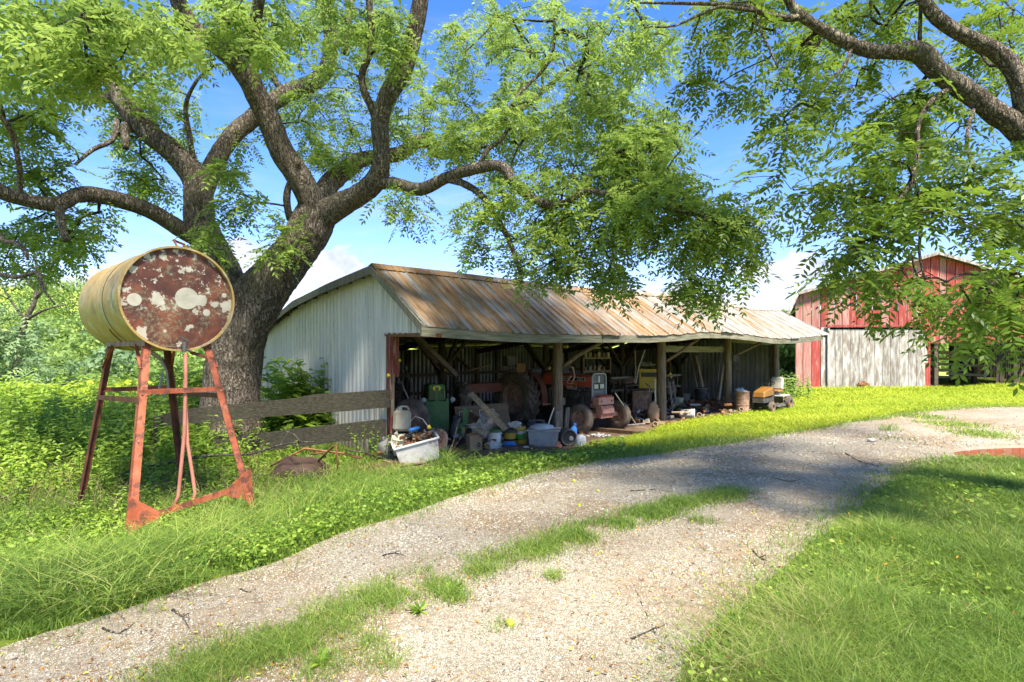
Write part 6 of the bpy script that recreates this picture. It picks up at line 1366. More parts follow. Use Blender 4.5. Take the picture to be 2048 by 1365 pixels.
# ================================================================ third and fourth bays
t = thing('ladder', 'long ladder hanging level on edge behind the third bay clutter', 'ladder', tuple(S(9.6, 2.2, .75)), YAW)
for z in (0, .42): MB().beam((0, 0, z), (4.2, 0, z+.0), .03, .07).build('rail', 'grey_wood_x', t)
for k in range(13): MB().beam((.15+k*.32, 0, .0), (.15+k*.32, 0, .42), .03, .03).build('rung', 'grey_wood', t)
p = at(1405, 812); t = thing('trash_can', 'dark grey ribbed trash can in the third bay', 'trash can', tuple(p+Vector((.1, .5, 0)))); MB().lathe([(.001, .01), (.19, 0), (.24, .60), (.26, .61), (.26, .64), (.235, .64), (.18, .05), (.001, .05)], 24).build('body', 'dark', t, smooth=40); MB().lathe([(.262, .60), (.275, .615), (.262, .63)], 24).build('rim', 'grey_pl', t)
t = thing('cut_log', 'round cut log end standing behind the cream pail', 'log', tuple(at(1353, 806)+Vector((0, .6, .42))), rot=(PI/2, 0, .1)); MB().lathe([(.001, 0), (.20, 0), (.22, -.02), (.22, -.4), (.001, -.4)], 20).build('log', 'rust_pale', t); MB().box((0, -.3, -.2), (.35, .25, .3)).build('block', 'dark', t)
for k in range(3): 
    t = thing('floor_pallet', ['flat dark pallet board under the cream pail', 'second dark board lying before the trash can', 'third dark board tilted in the clutter before the third post'][k], 'board', tuple(at(1370+26*k, 822-4*k)+Vector((0, .2, .03))), YAW+.2*k); MB().box((0, 0, 0), (1.1, .4, .04)).build('board', 'dark_wood', t)
t = thing('scrap_pile', 'low dark pile of broken machine parts between trash can and third post', 'scrap', tuple(at(1425, 818)+Vector((0, .35, 0)))); mb = MB()
for k in range(50): mb.box((random.gauss(0, .35), random.gauss(0, .2), random.uniform(.02, .28)), (random.uniform(.05, .3), random.uniform(.02, .09), random.uniform(.02, .08)), rot=Matrix.Rotation(random.uniform(-2, 2), 3, 'Z') @ Matrix.Rotation(random.uniform(-1, 1), 3, 'X'))
mb.build('scrap', 'rust', t, kind='stuff')
t = thing('upright_crate', 'light open crate frame leaning in the third bay', 'crate', tuple(S(12.3, 1.5, 0)), YAW+.3)
for x in (-.25, .25): MB().beam((x, 0, .1), (x, .1, 1.0), .05, .04).build('post', 'grey_pl', t)
for z in (.3, .6, .95): MB().beam((-.25, .02, z), (.25, .1, z+.05), .04, .04).build('slat', 'grey_pl', t)
lb = [(1392, 712, 1414, 798, 1.8, 'tan_wood'), (1398, 708, 1402, 800, 2.0, 'grey_wood'), (1384, 700, 1420, 790, 2.4, 'grey_wood'), (1380, 702, 1400, 792, 2.6, 'tan_wood'), (1440, 715, 1432, 802, 1.4, 'grey_wood'), (1452, 712, 1462, 800, 1.6, 'tan_wood'), (1447, 730, 1436, 800, 1.2, 'tan_wood'), (1442, 708, 1468, 796, 1.9, 'grey_wood'),
      (1505, 708, 1478, 790, 1.6, 'tan_wood'), (1521, 716, 1502, 780, 1.8, 'grey_wood'), (1527, 716, 1508, 790, 2.0, 'tan_wood'), (1533, 714, 1522, 782, 2.2, 'grey_wood'), (1540, 722, 1537, 776, 1.9, 'tan_wood')]
lbl = ['tan board leaning in third bay, splayed foot nearest the ladder', 'thin grey board upright among third bay boards', 'grey board leaning far back in the third bay', 'tan board furthest back in the third bay', 'grey board leaning left beside the third post', 'tan board leaning right just behind the third post', 'short tan board leaning left of the third post', 'long grey board crossing behind the third post',
       'tall tan board slanting over the rusty barrel', 'grey board leaning left of the mower, first of its cluster', 'tan board leaning in the middle of the mower cluster', 'broad grey board nearly upright behind the mower', 'short tan post standing by the last round post']
for (x0, y0, x1, y1, q, m_), l_ in zip(lb, lbl):
    a = SP(x0, q+.9); a.z = zpx(y0, a.y); b = SP(x1, q-.2); b.z = 0
    loose('leaning_board', l_, 'board', b, a, random.uniform(.10, .17), .03, m_, up=(.6, -.75, .1))
p = SP(1484, -.55); p.z = float(gz(p.x, p.y)); t = thing('rusty_barrel', 'rusty brown steel drum between third and last posts', 'barrel', tuple(p))
MB().lathe([(.001, .0), (.235, 0), (.245, .02), (.24, .04), (.24, .24), (.252, .255), (.24, .27), (.24, .47), (.252, .485), (.24, .50), (.24, .68), (.25, .70), (.24, .715), (.225, .70), (.22, .6), (.001, .55)], 30).build('drum', 'rust_pale', t, smooth=35)
t = thing('plastic_wad', 'wad of white plastic on top of the rusty steel drum', 'bag', tuple(p+Vector((-.06, 0, .74)))); MB().blob((0, 0, 0), (.14, .12, .08), 12, 14, .7, freq=3).build('film', 'glass', t); MB().blob((.06, 0, -.03), (.16, .14, .05), 10, 15, .6, freq=3).build('rag', 'white_pl', t)
# things hung on the posts
p = S(4.95, -.18, 1.45); t = thing('horse_collar', 'pale looped strap hanging on the first round post', 'strap', tuple(p), YAW-.7); MB().tube([(0, 0, .28), (.14, 0, .22), (.18, 0, .0), (.10, 0, -.18), (-.02, 0, -.16), (.04, 0, -.05), (.09, 0, .02)], .024, 8).build('strap', 'rust_pale', t, smooth=True); MB().box((-.04, 0, .16), (.14, .08, .14)).build('block', 'dark', t)
t = thing('hook_bundle', 'dark bundle of hooks hanging on the third round post', 'hooks', tuple(S(13.5, -.2, 1.75)), YAW-.7)
for k in range(5): MB().tube([(.0, 0, .15), (-.05+k*.04, 0, .0), (.04+k*.03, 0, -.35)], .018, 5).build('hook', 'dark', t)
MB().box((0, 0, .08), (.22, .1, .22)).build('block', 'dark', t)
t = thing('hanging_rope', 'thin rope hanging on the second round post with rusty weight', 'rope', tuple(S(9.5, -.16, 1.9)), YAW-.7); MB().tube([(0, 0, 0), (.02, 0, -.3), (.03, 0, -.55)], .008, 5).build('rope', 'rust', t); MB().blob((.03, 0, -.58), (.05, .05, .06), 8).build('weight', 'rust_pale', t)
t = thing('dark_motor', 'dark boxy motor hanging under the beam behind the tractor wheel', 'motor', tuple(W(1018, 722, 15.2)), YAW); MB().box((0, 0, 0), (.30, .25, .28)).build('case', 'dark', t, bevel=.03); MB().tube([(0, 0, .1), (0, 0, .5)], .01, 6).build('chain', 'dark', t)
t = thing('hanging_sign', 'small mustard plate hanging behind the tractor fender', 'plate', tuple(W(1042, 736, 15.6)), YAW-.5); MB().box((0, 0, 0), (.24, .02, .24)).build('plate', 'mower_yel', t)
t = thing('hanging_chain', 'thin chain and strap hanging in the second bay', 'chain', tuple(W(1270, 700, 17))); MB().tube([(0, 0, 0), (.02, 0, -.6), (-.02, 0, -1.0)], .02, 6).build('chain', 'rust_pale', t); MB().tube([(.3, 0, 0), (.12, 0, -.5), (.02, 0, -1.0)], .015, 6).build('strap', 'jug', t)
loose('rafter_plank', 'pale plank stored up under the roof of the first bay', 'board', S(2.9, .6, 2.45), S(5.5, 1.4, 2.50), .16, .03, 'tan_wood')
loose('rafter_plank', 'second pale plank stored above the first bay beam', 'board', S(2.0, 1.0, 2.42), S(4.6, 1.9, 2.44), .16, .03, 'grey_wood_x')
loose('wall_plank', 'slanting tan board behind the inner post of the first bay', 'board', W(935, 742, 16.2), W(980, 731, 16.6), .10, .03, 'tan_wood')
t = thing('red_implement', 'low dull red implement frame behind the first inner post', 'implement', tuple(W(960, 790, 16)), YAW); MB().box((0, 0, .2), (1.3, .4, .25)).build('body', 'fender_red', t); MB().beam((-.6, 0, -.3), (.6, 0, -.3), .08, .08).build('bar', 'dark', t); MB().box((-.3, -.1, -.5), (.08, .08, .6)).build('leg', 'dark', t); MB().box((.3, -.1, -.5), (.08, .08, .6)).build('leg', 'dark', t)

# ================================================================ wheelbarrow, branches, walnuts
p = at(588, 985); p = G(592, 975); wb = thing('wheelbarrow', 'rusty brown upturned wheelbarrow tray lying in weeds behind the stand', 'wheelbarrow', (p.x, p.y+.15, float(gz(p.x, p.y))+.06), rot=(.38, .08, .15))
mb = MB(); vs = []; nn = 14
for i in range(nn+1):
    for j in range(nn+1):
        u, v = i/nn*2-1, j/nn*2-1; e = max(abs(u), abs(v))
        h = .34*(1-max(0, (e-.45)/.55)**1.3)+.02*mn.noise(Vector((u*2, v*2, 0)))
        vs.append((u*.50*(1-.12*v), v*.34, h))
mb.add(vs, [(i*(nn+1)+j, (i+1)*(nn+1)+j, (i+1)*(nn+1)+j+1, i*(nn+1)+j+1) for i in range(nn) for j in range(nn)]); mb.build('tray', 'brown_steel', wb, smooth=True)
MB().tube([(.25, .1, .30), (.48, .05, .62), (.52, .05, .64), (.56, .05, .3), (.55, .0, .05)], .016, 6).build('frame_tube', 'rust', wb, smooth=True); MB().tube([(.35, .2, .32), (.30, .2, .40), (.12, .2, .36)], .016, 6).build('frame_tube', 'rust', wb, smooth=True)
MB().tube([(-.5, .3, .05), (0, .36, .36), (.6, .3, .34), (.9, .25, .3)], .018, 6).build('frame_tube', 'rust', wb, smooth=True)
def branch(label, pts, r0, m='bark_pale', sub=()):
    c0 = Vector(pts[0]); t = thing('fallen_branch', label, 'branch', tuple(c0)); c = catmull([tuple(Vector(p)-c0)+(r0*(1-.7*i/(len(pts)-1)),) for i, p in enumerate(pts)], .08)
    MB().tube(c[:, :3], c[:, 3], 7, disp=lambda p, r: .25*r*mn.noise(p*11)).build('stem', m, t, smooth=True)
    for a, b in sub: 
        a = Vector(a)-c0; b = Vector(b)-c0; MB().tube([a, a.lerp(b, .5)+Vector((.02, 0, .03)), b], [r0*.5, r0*.4, r0*.2], 6).build('twig', m, t)
    return t
branch('long grey fallen branch running through weeds past the wheelbarrow', [W(240, 952, 8.2), W(340, 925, 8.3), W(420, 912, 8.4), W(500, 908, 8.4), W(570, 888, 8.4), W(632, 884, 8.5)], .03, sub=((W(560, 892, 8.4), W(585, 852, 8.4)), (W(600, 884, 8.4), W(570, 862, 8.6))))
branch('thin grey branch reaching from wheelbarrow toward the boulder', [W(690, 900, 9.0), W(740, 908, 9.0), W(790, 925, 9.1)], .014, sub=((W(730, 906, 9.0), W(760, 935, 9.0)),))
branch('forked brown stick lying in the dirt before the tub', [W(800, 935, 9.7), W(860, 925, 9.7), W(900, 905, 9.8), W(925, 870, 9.9)], .018, 'bark_dark', sub=((W(880, 915, 9.8), W(905, 945, 9.6)),))
branch('curved vine stem beside the mower wheel', [W(890, 935, 10.1), W(905, 890, 10.2), W(915, 850, 10.3), W(922, 835, 10.3)], .008, 'bark_pale')
for lab, pts, r in (('short grey twig on gravel near right verge', [(1262, 1285), (1300, 1268), (1330, 1255)], .012), ('thin dark twig across the upper lane', [(1260, 985), (1300, 983), (1345, 986)], .008), ('small brown stick at the gravel left edge', [(345, 1225), (365, 1240), (378, 1262)], .012),
                    ('leafy dead twig on gravel below the stand', [(205, 1262), (240, 1272), (270, 1250)], .008), ('small dark stick on the lane right half', [(1505, 1105), (1520, 1120), (1540, 1128)], .012), ('dark twig among far wet gravel', [(1690, 908), (1720, 925), (1760, 935)], .01), ('crooked twig on middle lane gravel', [(765, 1115), (790, 1110), (812, 1117)], .008), ('short twig lying on gravel below the grass verge', [(480, 1183), (500, 1190), (512, 1180)], .006), ('twig beside the upper grass strip', [(1545, 958), (1580, 966), (1600, 962)], .008)):
    t = branch(lab, [G(*q)+Vector((0, 0, .016)) for q in pts], r*.75, 'bark_pale', sub=((G(*pts[1])+Vector((0, 0, .02)), G(pts[1][0]+12, pts[1][1]+10)+Vector((0, 0, .03))),))
for lab, px, py, r in (('green walnut husk on bare gravel near the lane middle', 1020, 1254, .027), ('small yellow-green nut at the verge by the lane bend', 1148, 966, .026), ('nut lying on far lane gravel', 1158, 1015, .022), ('nut beside grass strip on upper lane', 1196, 985, .02), ('yellow nut close to far wet patch', 1529, 883, .03)):
    p = G(px, py); t = thing('walnut', lab, 'walnut', (p.x, p.y, p.z+r*.8)); MB().blob((0, 0, 0), r, 14, 3, .08).build('husk', 'nut', t, smooth=True)
# ================================================================ grass, weeds, gravel bits
rg = np.random.default_rng(21)
def nz(x, y, s, o=0): # cheap smooth noise from summed sines
    x = x*s+o*7.3; y = y*s-o*3.1
    return (np.sin(x+1.7*np.sin(y*.7))+np.sin(y*1.3+1.1*np.sin(x*.9))+np.sin((x+y)*.8+2*np.sin((x-y)*.37))+.7*np.sin(2.3*x-1.9*y)+.6*np.sin(3.1*y+2.7*x))/4.3
def blades(name, pts, h, w_, m, lean=.5, tonek=None, seg=2, rgx=rg, groupdir=None, curve=.6, label=None):
    """each blade: a tapering bent strip of one quad and a tip"""
    K = len(pts); x, y = pts[:, 0], pts[:, 1]; z = gz(x, y)
    a = rgx.random(K)*2*PI; face = np.stack([np.cos(a), np.sin(a), np.zeros(K)], 1)
    la = rgx.random(K)*2*PI; ld = np.stack([np.cos(la), np.sin(la)], 1)*(rgx.random(K)*lean)[:, None]*h[:, None]
    b = np.stack([x, y, z], 1); mid = b.copy(); mid[:, :2] += ld*.35; mid[:, 2] += h*.55; tip = b.copy(); tip[:, :2] += ld*(1+curve*.5); tip[:, 2] += h*(1-.35*rgx.random(K)*curve)
    W_ = face*w_[:, None]*.5
    V = np.stack([b-W_, b+W_, mid+W_*.8, mid-W_*.8, tip], 1).reshape(-1, 3); i0 = np.arange(K)*5
    Q = np.stack([i0, i0+1, i0+2, i0+3], 1); T = np.stack([i0+3, i0+2, i0+4], 1)
    tn = rgx.random(K)*.75+.12*nz(x, y, .9)+.1 if tonek is None else tonek
    o = np_mesh(name, V, Q, T, m=m, tone=np.repeat(np.clip(tn, 0, 1), 5), kind='stuff'); 
    return o
def scatter(n, xr, yr, dens, rgx=rg):
    """points whose density falls with distance as they shrink in the picture"""
    # sample distance with p(d) so that density per area ~ 1/d^2 in view wedge
    out = []
    while sum(len(o) for o in out) < n:
        d = np.exp(rgx.uniform(math.log(yr[0]), math.log(yr[1]), n)); px = rgx.uniform(xr[0], xr[1], n)
        x = (px-CX)/FP*d; y = d
        k = rgx.random(n) < dens(x, y)
        out.append(np.stack([x[k], y[k]], 1))
    return np.concatenate(out)[:n]
inr = lambda x, y: inpoly(x, y, ROADPOLY) & ~WET(x, y)
inw = lambda x, y: inpoly(x, y, ROADPOLY) | WET(x, y)
ind = lambda x, y: inpoly(x, y, DIRTPOLY)
RPs = ROADPOLY
le_t, re_t = np.array(le), np.array(re_)
def side(x, y):      # +1 right of the lane, -1 left
    d1 = np.full(len(x), 1e9); d2 = np.full(len(x), 1e9)
    for k in range(0, NL, 2):
        d1 = np.minimum(d1, (x-le_t[k, 0])**2+(y-le_t[k, 1])**2); d2 = np.minimum(d2, (x-re_t[k, 0])**2+(y-re_t[k, 1])**2)
    return np.where(d2 < d1, 1, -1), np.sqrt(np.minimum(d1, d2))
def dens_right(x, y):
    s, d = side(x, y); return (~inw(x, y) & (s > 0)).astype(float)*np.clip(.35+d*5, 0, 1)
LITC = G(745, 945)
def dens_left(x, y):
    s, d = side(x, y); return np.clip((np.hypot((x-LITC.x)/1.5, y-LITC.y)-.28)/.3, .06, 1)*(~inw(x, y) & (s < 0) & ~ind(x, y)).astype(float)*np.clip(.35+d*5, 0, 1)
P = scatter(150000, (900, 2300), (2.4, 12), dens_right); d = np.hypot(P[:, 0], P[:, 1]); s_, dd = side(P[:, 0], P[:, 1])
hh = (.07+.11*rg.random(len(P))**1.5)*(1+.5*nz(P[:, 0], P[:, 1], 2.2)+.3*nz(P[:, 0], P[:, 1], 6))*np.clip(.35+dd*1.8, .35, 1)
o = blades('lawn_grass', P, hh, np.clip(d*.0011, .003, .012)*rg.uniform(.7, 1.4, len(P)), 'grass', lean=1.3, tonek=rg.random(len(P))**1.1*.8+.22*nz(P[:, 0], P[:, 1], 1.3)+.16*nz(P[:, 0], P[:, 1], 4)+.12)
tag(o, 'mown green lawn grass right of the gravel lane', 'grass')
P = scatter(110000, (-260, 1500), (3.2, 15), lambda x, y: dens_left(x, y)*((((x-P0[0])*GD[0]+(y-P0[1])*GD[1]) < -.3) | (((x-P0[0])*RD[0]+(y-P0[1])*RD[1]) < -.08)).astype(float)); d = np.hypot(P[:, 0], P[:, 1]); s_, dd = side(P[:, 0], P[:, 1])
tall = np.clip((-P[:, 0]-.6)/1.8, 0, 1)*np.clip((dd-.3)/.8, 0, 1)*np.where((P[:, 0] > -5) & (P[:, 0] < -3.2) & (P[:, 1] < 6.4), .45, 1)
hh = (.06+.08*rg.random(len(P)))*(1+.35*nz(P[:, 0], P[:, 1], 3))*(np.clip(.4+dd*1.5, .4, 1)+2.0*tall*rg.random(len(P)))*np.where(((P[:, 0]-P0[0])*RD[0]+(P[:, 1]-P0[1])*RD[1]) > -.6, np.clip((-((P[:, 0]-P0[0])*GD[0]+(P[:, 1]-P0[1])*GD[1])-1.9)/1.3, .3, 1), 1)
o = blades('verge_grass', P, hh, np.clip(d*.0012, .003, .014)*rg.uniform(.7, 1.5, len(P)), 'grass', lean=1.2, tonek=rg.random(len(P))*.7+.12*nz(P[:, 0], P[:, 1], 1.1)+.2)
tag(o, 'rough bright grass verge left of the gravel lane', 'grass')
P = scatter(120000, (1150, 2400), (11, 34), lambda x, y: (~inw(x, y) & ~ind(x, y)).astype(float)*(y < 30.8)); d = np.hypot(P[:, 0], P[:, 1])
o = blades('far_grass', P, (.05+.11*rg.random(len(P)))*(1+.5*nz(P[:, 0], P[:, 1], .8))+.16*(P[:, 1] > 29)*rg.random(len(P)), np.clip(d*.0011, .008, .04), 'grass_sun', lean=1.6, tonek=rg.random(len(P))*.6+.3*nz(P[:, 0], P[:, 1], .5)+.25); tag(o, 'sunlit-coloured grass between the shed and the barn', 'grass')
P = scatter(9000, (-260, 1000), (3.4, 9.5), lambda x, y: dens_left(x, y)*np.clip(.1+nz(x, y, 1.3, 4)*1.6, 0, 1)*(x < -1.2)); n = len(P)
o = blades('coarse_grass', P, rg.uniform(.12, .34, n), rg.uniform(.006, .012, n), 'grass', lean=1.9, curve=1.1, tonek=rg.random(n)*1.05); tag(o, 'coarse arching grass tussocks on the left bank', 'grass')
P = scatter(5000, (900, 2300), (2.5, 9), lambda x, y: dens_right(x, y)*np.clip(.0+nz(x, y, 1.7, 6)*1.8, 0, 1)); n = len(P)
o = blades('coarse_lawn_grass', P, rg.uniform(.10, .2, n), rg.uniform(.004, .008, n), 'grass', lean=1.9, curve=1.1, tonek=rg.random(n)*1.1); tag(o, 'longer coarse tufts standing in the right lawn', 'grass')
# grass growing in the lane's middle and edges
strip = np.array([tuple(G(*p)[:2]) for p in [(300, 1400), (420, 1335), (560, 1290), (680, 1230), (780, 1192), (900, 1150), (1060, 1105), (1160, 1065), (1290, 1035), (1380, 1008), (1480, 985)]])
tuft = [(G(px, py), r, n) for px, py, r, n in ((590, 1300, .20, 800), (500, 1330, .18, 500), (880, 1180, .20, 700), (960, 1150, .16, 400), (910, 1200, .13, 400), (780, 1215, .10, 150), (1085, 1105, .20, 600), (1160, 1080, .22, 600), (1240, 1050, .2, 600), (1300, 1030, .28, 900), (1360, 1010, .2, 400), (1450, 995, .25, 200), (1105, 1160, .08, 160), (740, 1290, .12, 220), (770, 1330, .14, 260), (1000, 1260, .10, 60), (1400, 1045, .16, 160), (1110, 860, .2, 0), (1780, 880, .4, 60), (1560, 865, .3, 200), (650, 1340, .2, 500), (420, 1360, .2, 500), (1900, 850, .7, 900), (1960, 870, .6, 800), (1850, 835, .6, 500), (700, 1262, .12, 160))]
L_ = []
for c, r, n in tuft:
    r = r*.8; L_.append(np.stack([c.x+rg.normal(0, r*.55, n), c.y+rg.normal(0, r*.65, n)], 1))
t_ = rg.random(14000); i_ = t_*(len(strip)-1); i0 = np.clip(i_.astype(int), 0, len(strip)-2); f_ = (i_-i0)[:, None]
c_ = strip[i0]*(1-f_)+strip[i0+1]*f_; c_ += rg.normal(0, .12, c_.shape); k = nz(c_[:, 0], c_[:, 1], 3.4) > -.32; L_.append(c_[k])
ei = rg.integers(0, NL-1, 18000); es = np.where(rg.random(18000)[:, None] < .5, le_t[ei], re_t[ei])+rg.normal(0, .17, (18000, 2)); es = es[(es[:, 1] > 2.3)]; L_.append(es)
P = np.concatenate(L_); d = np.hypot(P[:, 0], P[:, 1])
o = blades('lane_grass', P, (.03+.07*rg.random(len(P))), np.clip(d*.0011, .003, .02), 'grass', lean=1.6, tonek=rg.random(len(P))*.8+.1); tag(o, 'patchy low grass growing along the lane middle', 'grass')

def leafbits(name, P3, size, m, label=None, tilt=.7, rgx=rg, up=.0, asp=.55, tone=None, parent=None, loc=None, cat=None):
    """small single leaves: folded pointed quads"""
    K = len(P3); a = rgx.random(K)*2*PI; d = np.stack([np.cos(a), np.sin(a), rgx.normal(up, .35, K)], 1); d /= np.linalg.norm(d, axis=1, keepdims=True)
    n = np.stack([rgx.normal(0, tilt, K), rgx.normal(0, tilt, K), np.ones(K)], 1); s = np.cross(d, n); s /= np.linalg.norm(s, axis=1, keepdims=True); L = size[:, None]
    fold = np.cross(s, d)*L*.10
    V = np.stack([P3, P3+d*L*.25+s*L*asp*.42+fold, P3+d*L*.65+s*L*asp*.38+fold, P3+d*L, P3+d*L*.65-s*L*asp*.38+fold, P3+d*L*.25-s*L*asp*.42+fold], 1).reshape(-1, 3); i0 = np.arange(K)*6
    Q = np.concatenate([np.stack([i0, i0+1, i0+2, i0+3], 1), np.stack([i0, i0+3, i0+4, i0+5], 1)])
    tn = rgx.random(K) if tone is None else tone
    o = np_mesh(name, V, Q, m=m, tone=np.repeat(np.clip(tn, 0, 1), 6), kind='stuff', parent=parent, loc=loc)
    if label: tag(o, label, cat or 'plants')
    return o
# clover and broad-leaved ground cover
P = scatter(26000, (-200, 1250), (4.2, 12.5), lambda x, y: dens_left(x, y)*(((x-P0[0])*GD[0]+(y-P0[1])*GD[1]) < -.6)*np.clip(.5+nz(x, y, 1.6, 2)*1.2, .05, 1)); z = gz(P[:, 0], P[:, 1])+rg.uniform(.02, .16, len(P))
leafbits('verge_weeds', np.c_[P, z], rg.uniform(.02, .05, len(P))*np.clip(np.hypot(P[:, 0], P[:, 1])/6, 1, 2), 'weed', 'low broad-leaved weeds mixed into the left verge', asp=.75)
P = scatter(5000, (1250, 2200), (2.6, 11), dens_right); z = gz(P[:, 0], P[:, 1])+rg.uniform(.04, .12, len(P))
leafbits('lawn_clover', np.c_[P, z], rg.uniform(.012, .03, len(P))*np.clip(np.hypot(P[:, 0], P[:, 1])/4, 1, 2), 'weed', 'clover leaves sprinkled through the right lawn', asp=.9)
# rank undergrowth on the left: leafy stalks
def stalks(name, label, P, H, per, ls, m='weed', parent=None, loc=None, asp=.42, cat='plants', stemw=.006):
    K = len(P); z0 = gz(P[:, 0], P[:, 1]); lean = rg.normal(0, .16, (K, 2))
    k = np.repeat(np.arange(K), per); t = np.tile(np.linspace(.18, 1, per), K); t = t+rg.normal(0, .04, len(t))
    p = np.stack([P[k, 0]+lean[k, 0]*H[k]*t**1.6, P[k, 1]+lean[k, 1]*H[k]*t**1.6, z0[k]+H[k]*t], 1)
    o = leafbits(name, p, ls*(1.25-.6*t)*rg.uniform(.8, 1.3, len(t))*np.clip(H[k], .4, 1.2), m, label, tilt=.35, up=-.05, asp=asp, tone=np.clip(.15+.55*t+rg.random(len(t))*.35-.1, 0, 1), parent=parent, loc=loc, cat=cat)
    mb = MB()
    for i in range(K):
        b = Vector((P[i, 0], P[i, 1], z0[i])); mb.tube([b, b+Vector((lean[i, 0]*H[i]*.35, lean[i, 1]*H[i]*.35, H[i]*.5)), b+Vector((lean[i, 0]*H[i], lean[i, 1]*H[i], H[i]))], [stemw, stemw*.8, stemw*.4], 3, cap=False)
    return o, mb
def left_under(x, y):
    q = (x-P0[0])*GD[0]+(y-P0[1])*GD[1]; r = (x-P0[0])*RD[0]+(y-P0[1])*RD[1]
    s, d = side(x, y); return ((x < -2.2) & (~((q > -.5) & (r > -.25))) & (d > .95) & (s < 0)).astype(float)*np.clip((-x-2.0-.0*y)/1.5+.2, .1, 1)*np.where(y < 7.2, .6, 1)
P = scatter(2300, (-350, 600), (5.0, 17), left_under); q = (P[:, 0]-P0[0])*GD[0]+(P[:, 1]-P0[1])*GD[1]
H = np.interp(P[:, 1], [5.0, 6.5, 8, 10, 17], [.22, .36, .62, .95, 1.5])*rg.uniform(.6, 1.15, len(P))*np.interp(P[:, 0]/P[:, 1], [-.55, -.40], [1, .45])
o, mb = stalks('undergrowth', 'dense leafy undergrowth and tall weeds behind and around the tank stand', P, H, 22, .17); mb.build('undergrowth_stems', 'bush', None, kind='stuff'); tag(bpy.data.objects['undergrowth_stems'], 'thin green stems of the leafy undergrowth', 'plants')
P = scatter(1400, (-500, 640), (17, 48), lambda x, y: (x < -4).astype(float)*np.where((y > 26) & (y < 44), .25, 1))
K = np.repeat(np.arange(len(P)), 16); pp = np.stack([P[K, 0]+rg.normal(0, .35, len(K)), P[K, 1]+rg.normal(0, .35, len(K)), gz(P[K, 0], P[K, 1])+rg.uniform(.1, 1.2, len(K))], 1)
leafbits('field_weeds', pp, rg.uniform(.18, .4, len(K)), 'grass_sun', 'sunlit-coloured weeds filling the field below the wooded slope', asp=.5)
P = scatter(330, (-50, 520), (6.6, 10.5), left_under)
blades('dead_stalks', np.repeat(P, 6, 0)+rg.normal(0, .12, (len(P)*6, 2)), rg.uniform(.2, .62, len(P)*6), np.full(len(P)*6, .008), 'dead', lean=1.2); tag(bpy.data.objects['dead_stalks'], 'dry brown stalks and dead ferns among the undergrowth', 'dry plants')
# leaf litter mess under the fence
c = G(745, 945); P = np.stack([rg.normal(c.x, .55, 2600), rg.normal(c.y+.1, .38, 2600)], 1)
blades('dry_litter', P, rg.uniform(.02, .08, len(P)), np.full(len(P), .009), 'dead', lean=5); tag(bpy.data.objects['dry_litter'], 'mat of dry brown twigs and dead grass below the fence', 'dry plants')
c = G(960, 915); 
# single plants one can point to
def plant(name, label, px, py, n, spread, H, per, ls, m='weed', asp=.42, cat='plant', yo=0, seedy=0, sw=.008):
    c = G(px, py); c.y += yo; P = np.stack([rg.normal(c.x, spread, n), rg.normal(c.y, spread, n)], 1)
    root = thing(name, label, cat, (c.x, c.y, float(gz(c.x, c.y)))); loc = tuple(root.location)
    o, mb = stalks('leaves', None, P, rg.uniform(.6, 1.0, n)*H, per, ls, m, parent=root, loc=loc, asp=asp, stemw=sw)
    mb.build('stems', 'bush', root, world=True, kind='stuff'); return root
plant('leafy_sapling', 'broad-leaved green sapling growing before the lower fence board', 668, 940, 5, .09, .42, 16, .26, 'bush', .40)
plant('leafy_bush', 'waist-high green bush growing against the gable wall behind the trunk', 548, 905, 60, .38, 1.9, 26, .24, 'bush', .45, 'bush', yo=1.3)
plant('leafy_bush', 'low green bush at the gable wall foot, below the upper fence board', 600, 900, 26, .22, 1.0, 22, .17, 'bush', .45, 'bush', yo=1.2)
plant('leafy_weed', 'spindly green weed climbing between fence and corner post', 742, 925, 9, .13, .75, 16, .12, 'bush', .5)
plant('broadleaf_plant', 'large pale-leaved plant wrapped round the front-left stand leg', 232, 1040, 5, .12, .34, 7, .30, 'bush', .62)
plant('leafy_weed', 'leafy weed under the low rail of the tank stand', 410, 1010, 9, .14, .42, 12, .14, 'weed', .4)
plant('leafy_weed', 'tall leafy weed at the right foot of the stand', 470, 955, 7, .12, .45, 12, .15, 'bush', .4)
plant('leafy_weed', 'green weed growing at the foot of the mossy lower board', 700, 955, 12, .2, .22, 9, .08, 'weed', .6)
plant('leafy_bush', 'bushy growth right behind the trunk, left of the gable wall', 380, 880, 70, .55, 1.9, 24, .24, 'bush', .45, 'bush', yo=1.2)
plant('leafy_bush', 'sunny green bush at the near left corner of the red barn', 1608, 800, 60, .7, 1.0, 16, .22, 'far', .5, 'bush', yo=2.0)
plant('leafy_bush', 'leafy shrub between last round post and red barn', 1575, 800, 60, .8, 1.5, 18, .25, 'far', .5, 'bush', yo=5)
for lab, px, py, n in (('long arching grass clump beside the pale tub', 885, 945, 260), ('grass clump at the rotten beam end', 960, 945, 60), ('grass tussock at the lane edge by the far bend', 1775, 862, 70)):
    c = G(px, py); r = .12 if n < 300 else .2; t = thing('grass_clump', lab, 'grass clump', (c.x, c.y, float(gz(c.x, c.y)))); P = np.stack([rg.normal(c.x, r, n), rg.normal(c.y, r, n)], 1)
    o = blades('blades', P, rg.uniform(.2, .5, n)*(.5 if n == 70 else 1), np.full(n, .010), 'grass', lean=1.3); o.parent = t; o.matrix_parent_inverse = Matrix.Translation(t.location).inverted()
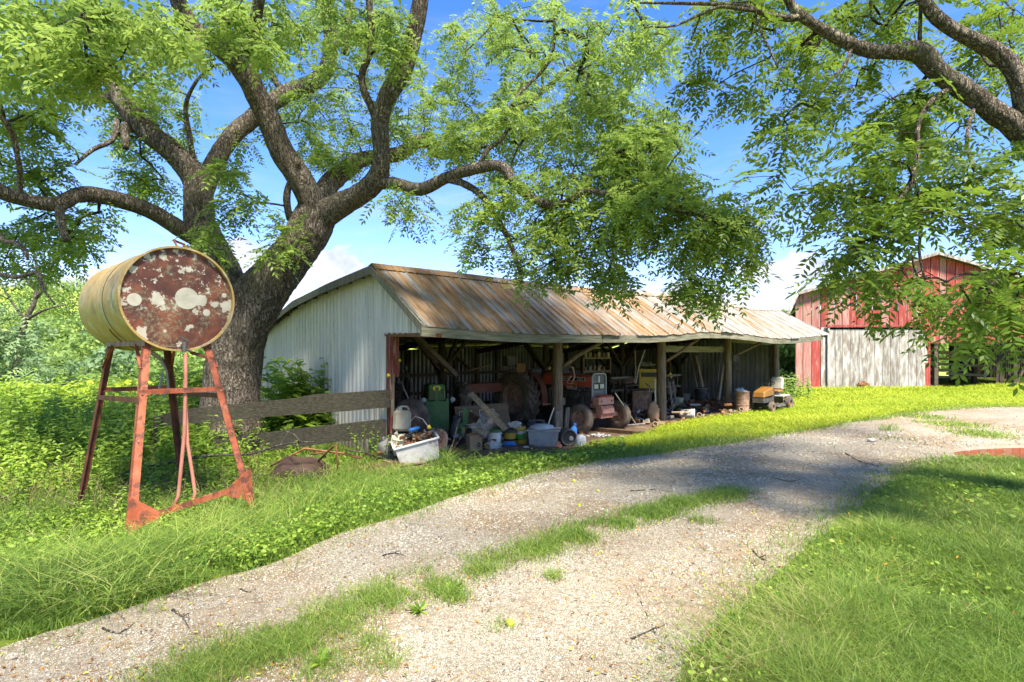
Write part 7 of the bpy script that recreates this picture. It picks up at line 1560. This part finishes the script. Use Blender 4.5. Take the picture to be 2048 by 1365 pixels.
# low dandelion rosettes on the lane
for i_, (px, py) in enumerate(((560, 1310), (640, 1335), (905, 1185), (840, 1228))):
    c = G(px, py); t = thing('dandelion', ['ragged dandelion rosette low on the lane grass strip, leftmost', 'dandelion rosette closest to the frame bottom on the lane', 'pale dandelion rosette in the middle tuft', 'small dandelion rosette left of the green walnut'][i_], 'plant', tuple(c)); n = 16
    leafbits('leaves', np.tile(np.array([[0, 0, .015]]), (n, 1)), rg.uniform(.06, .11, n), 'weed', None, tilt=.2, up=.35, asp=.26, parent=t)
# loose stones and litter on the lane
def stones(n, dr, size, name, label):
    P = scatter(n, (-150, 2150), dr, lambda x, y: inr(x, y).astype(float)); K = len(P); z = gz(P[:, 0], P[:, 1])+.008
    s = size*rg.lognormal(0, .38, K)*np.clip(P[:, 1]/4.5, .8, 2.2)
    d = np.array([(1, 0, 0), (0, 1, 0), (-1, 0, 0), (0, -1, 0), (0, 0, .7), (.0, .0, -.4)], float)
    J = d[None]*(1+rg.uniform(-.35, .35, (K, 6, 3)))+rg.normal(0, .13, (K, 6, 3)); a = rg.random(K)*PI; ca, sa = np.cos(a), np.sin(a); st = rg.uniform(.6, 1, K)
    X = J[..., 0]; Y = J[..., 1]*st[:, None]; V = np.stack([X*ca[:, None]-Y*sa[:, None], X*sa[:, None]+Y*ca[:, None], J[..., 2]*.6], 2)*s[:, None, None]+np.c_[P, z][:, None, :]
    T = np.array([(0, 1, 4), (1, 2, 4), (2, 3, 4), (3, 0, 4), (1, 0, 5), (2, 1, 5), (3, 2, 5), (0, 3, 5)]); F = (np.arange(K)*6)[:, None, None]+T[None]
    o = np_mesh(name, V.reshape(-1, 3), None, F.reshape(-1, 3), m='stonebit', kind='stuff'); tag(o, label, 'gravel')
stones(60000, (2.3, 12), .0068, 'loose_gravel', 'loose pale limestone gravel covering the lane')
P = scatter(4600, (-100, 2100), (2.4, 22), lambda x, y: inr(x, y)*np.clip(.35+.9*nz(x, y, 1.3, 5), .08, 1)); 
leafbits('fallen_leaves', np.c_[P, gz(P[:, 0], P[:, 1])+.02], rg.uniform(.012, .04, len(P))*np.clip(P[:, 1]/7, .8, 1.5), 'litter', 'scattered brown and yellow fallen leaflets on the lane', tilt=.3, asp=.45, cat='leaves')
P = scatter(5200, (-100, 2100), (2.6, 20), lambda x, y: inr(x, y)*np.clip(.25+.9*nz(x, y, 1.5, 9), .05, 1))
blades('twig_litter', P, rg.uniform(.006, .02, len(P)), rg.uniform(.003, .008, len(P))*np.clip(P[:, 1]/6, 1, 2), 'litter', lean=7); tag(bpy.data.objects['twig_litter'], 'tiny twigs and husk bits strewn over the lane', 'twigs')
P = scatter(160, (1300, 2048), (2.8, 9), dens_right)
leafbits('lawn_leaves', np.c_[P, gz(P[:, 0], P[:, 1])+.09], rg.uniform(.02, .05, len(P)), 'litter', 'few yellow fallen leaflets resting in the right lawn', asp=.45, cat='leaves')
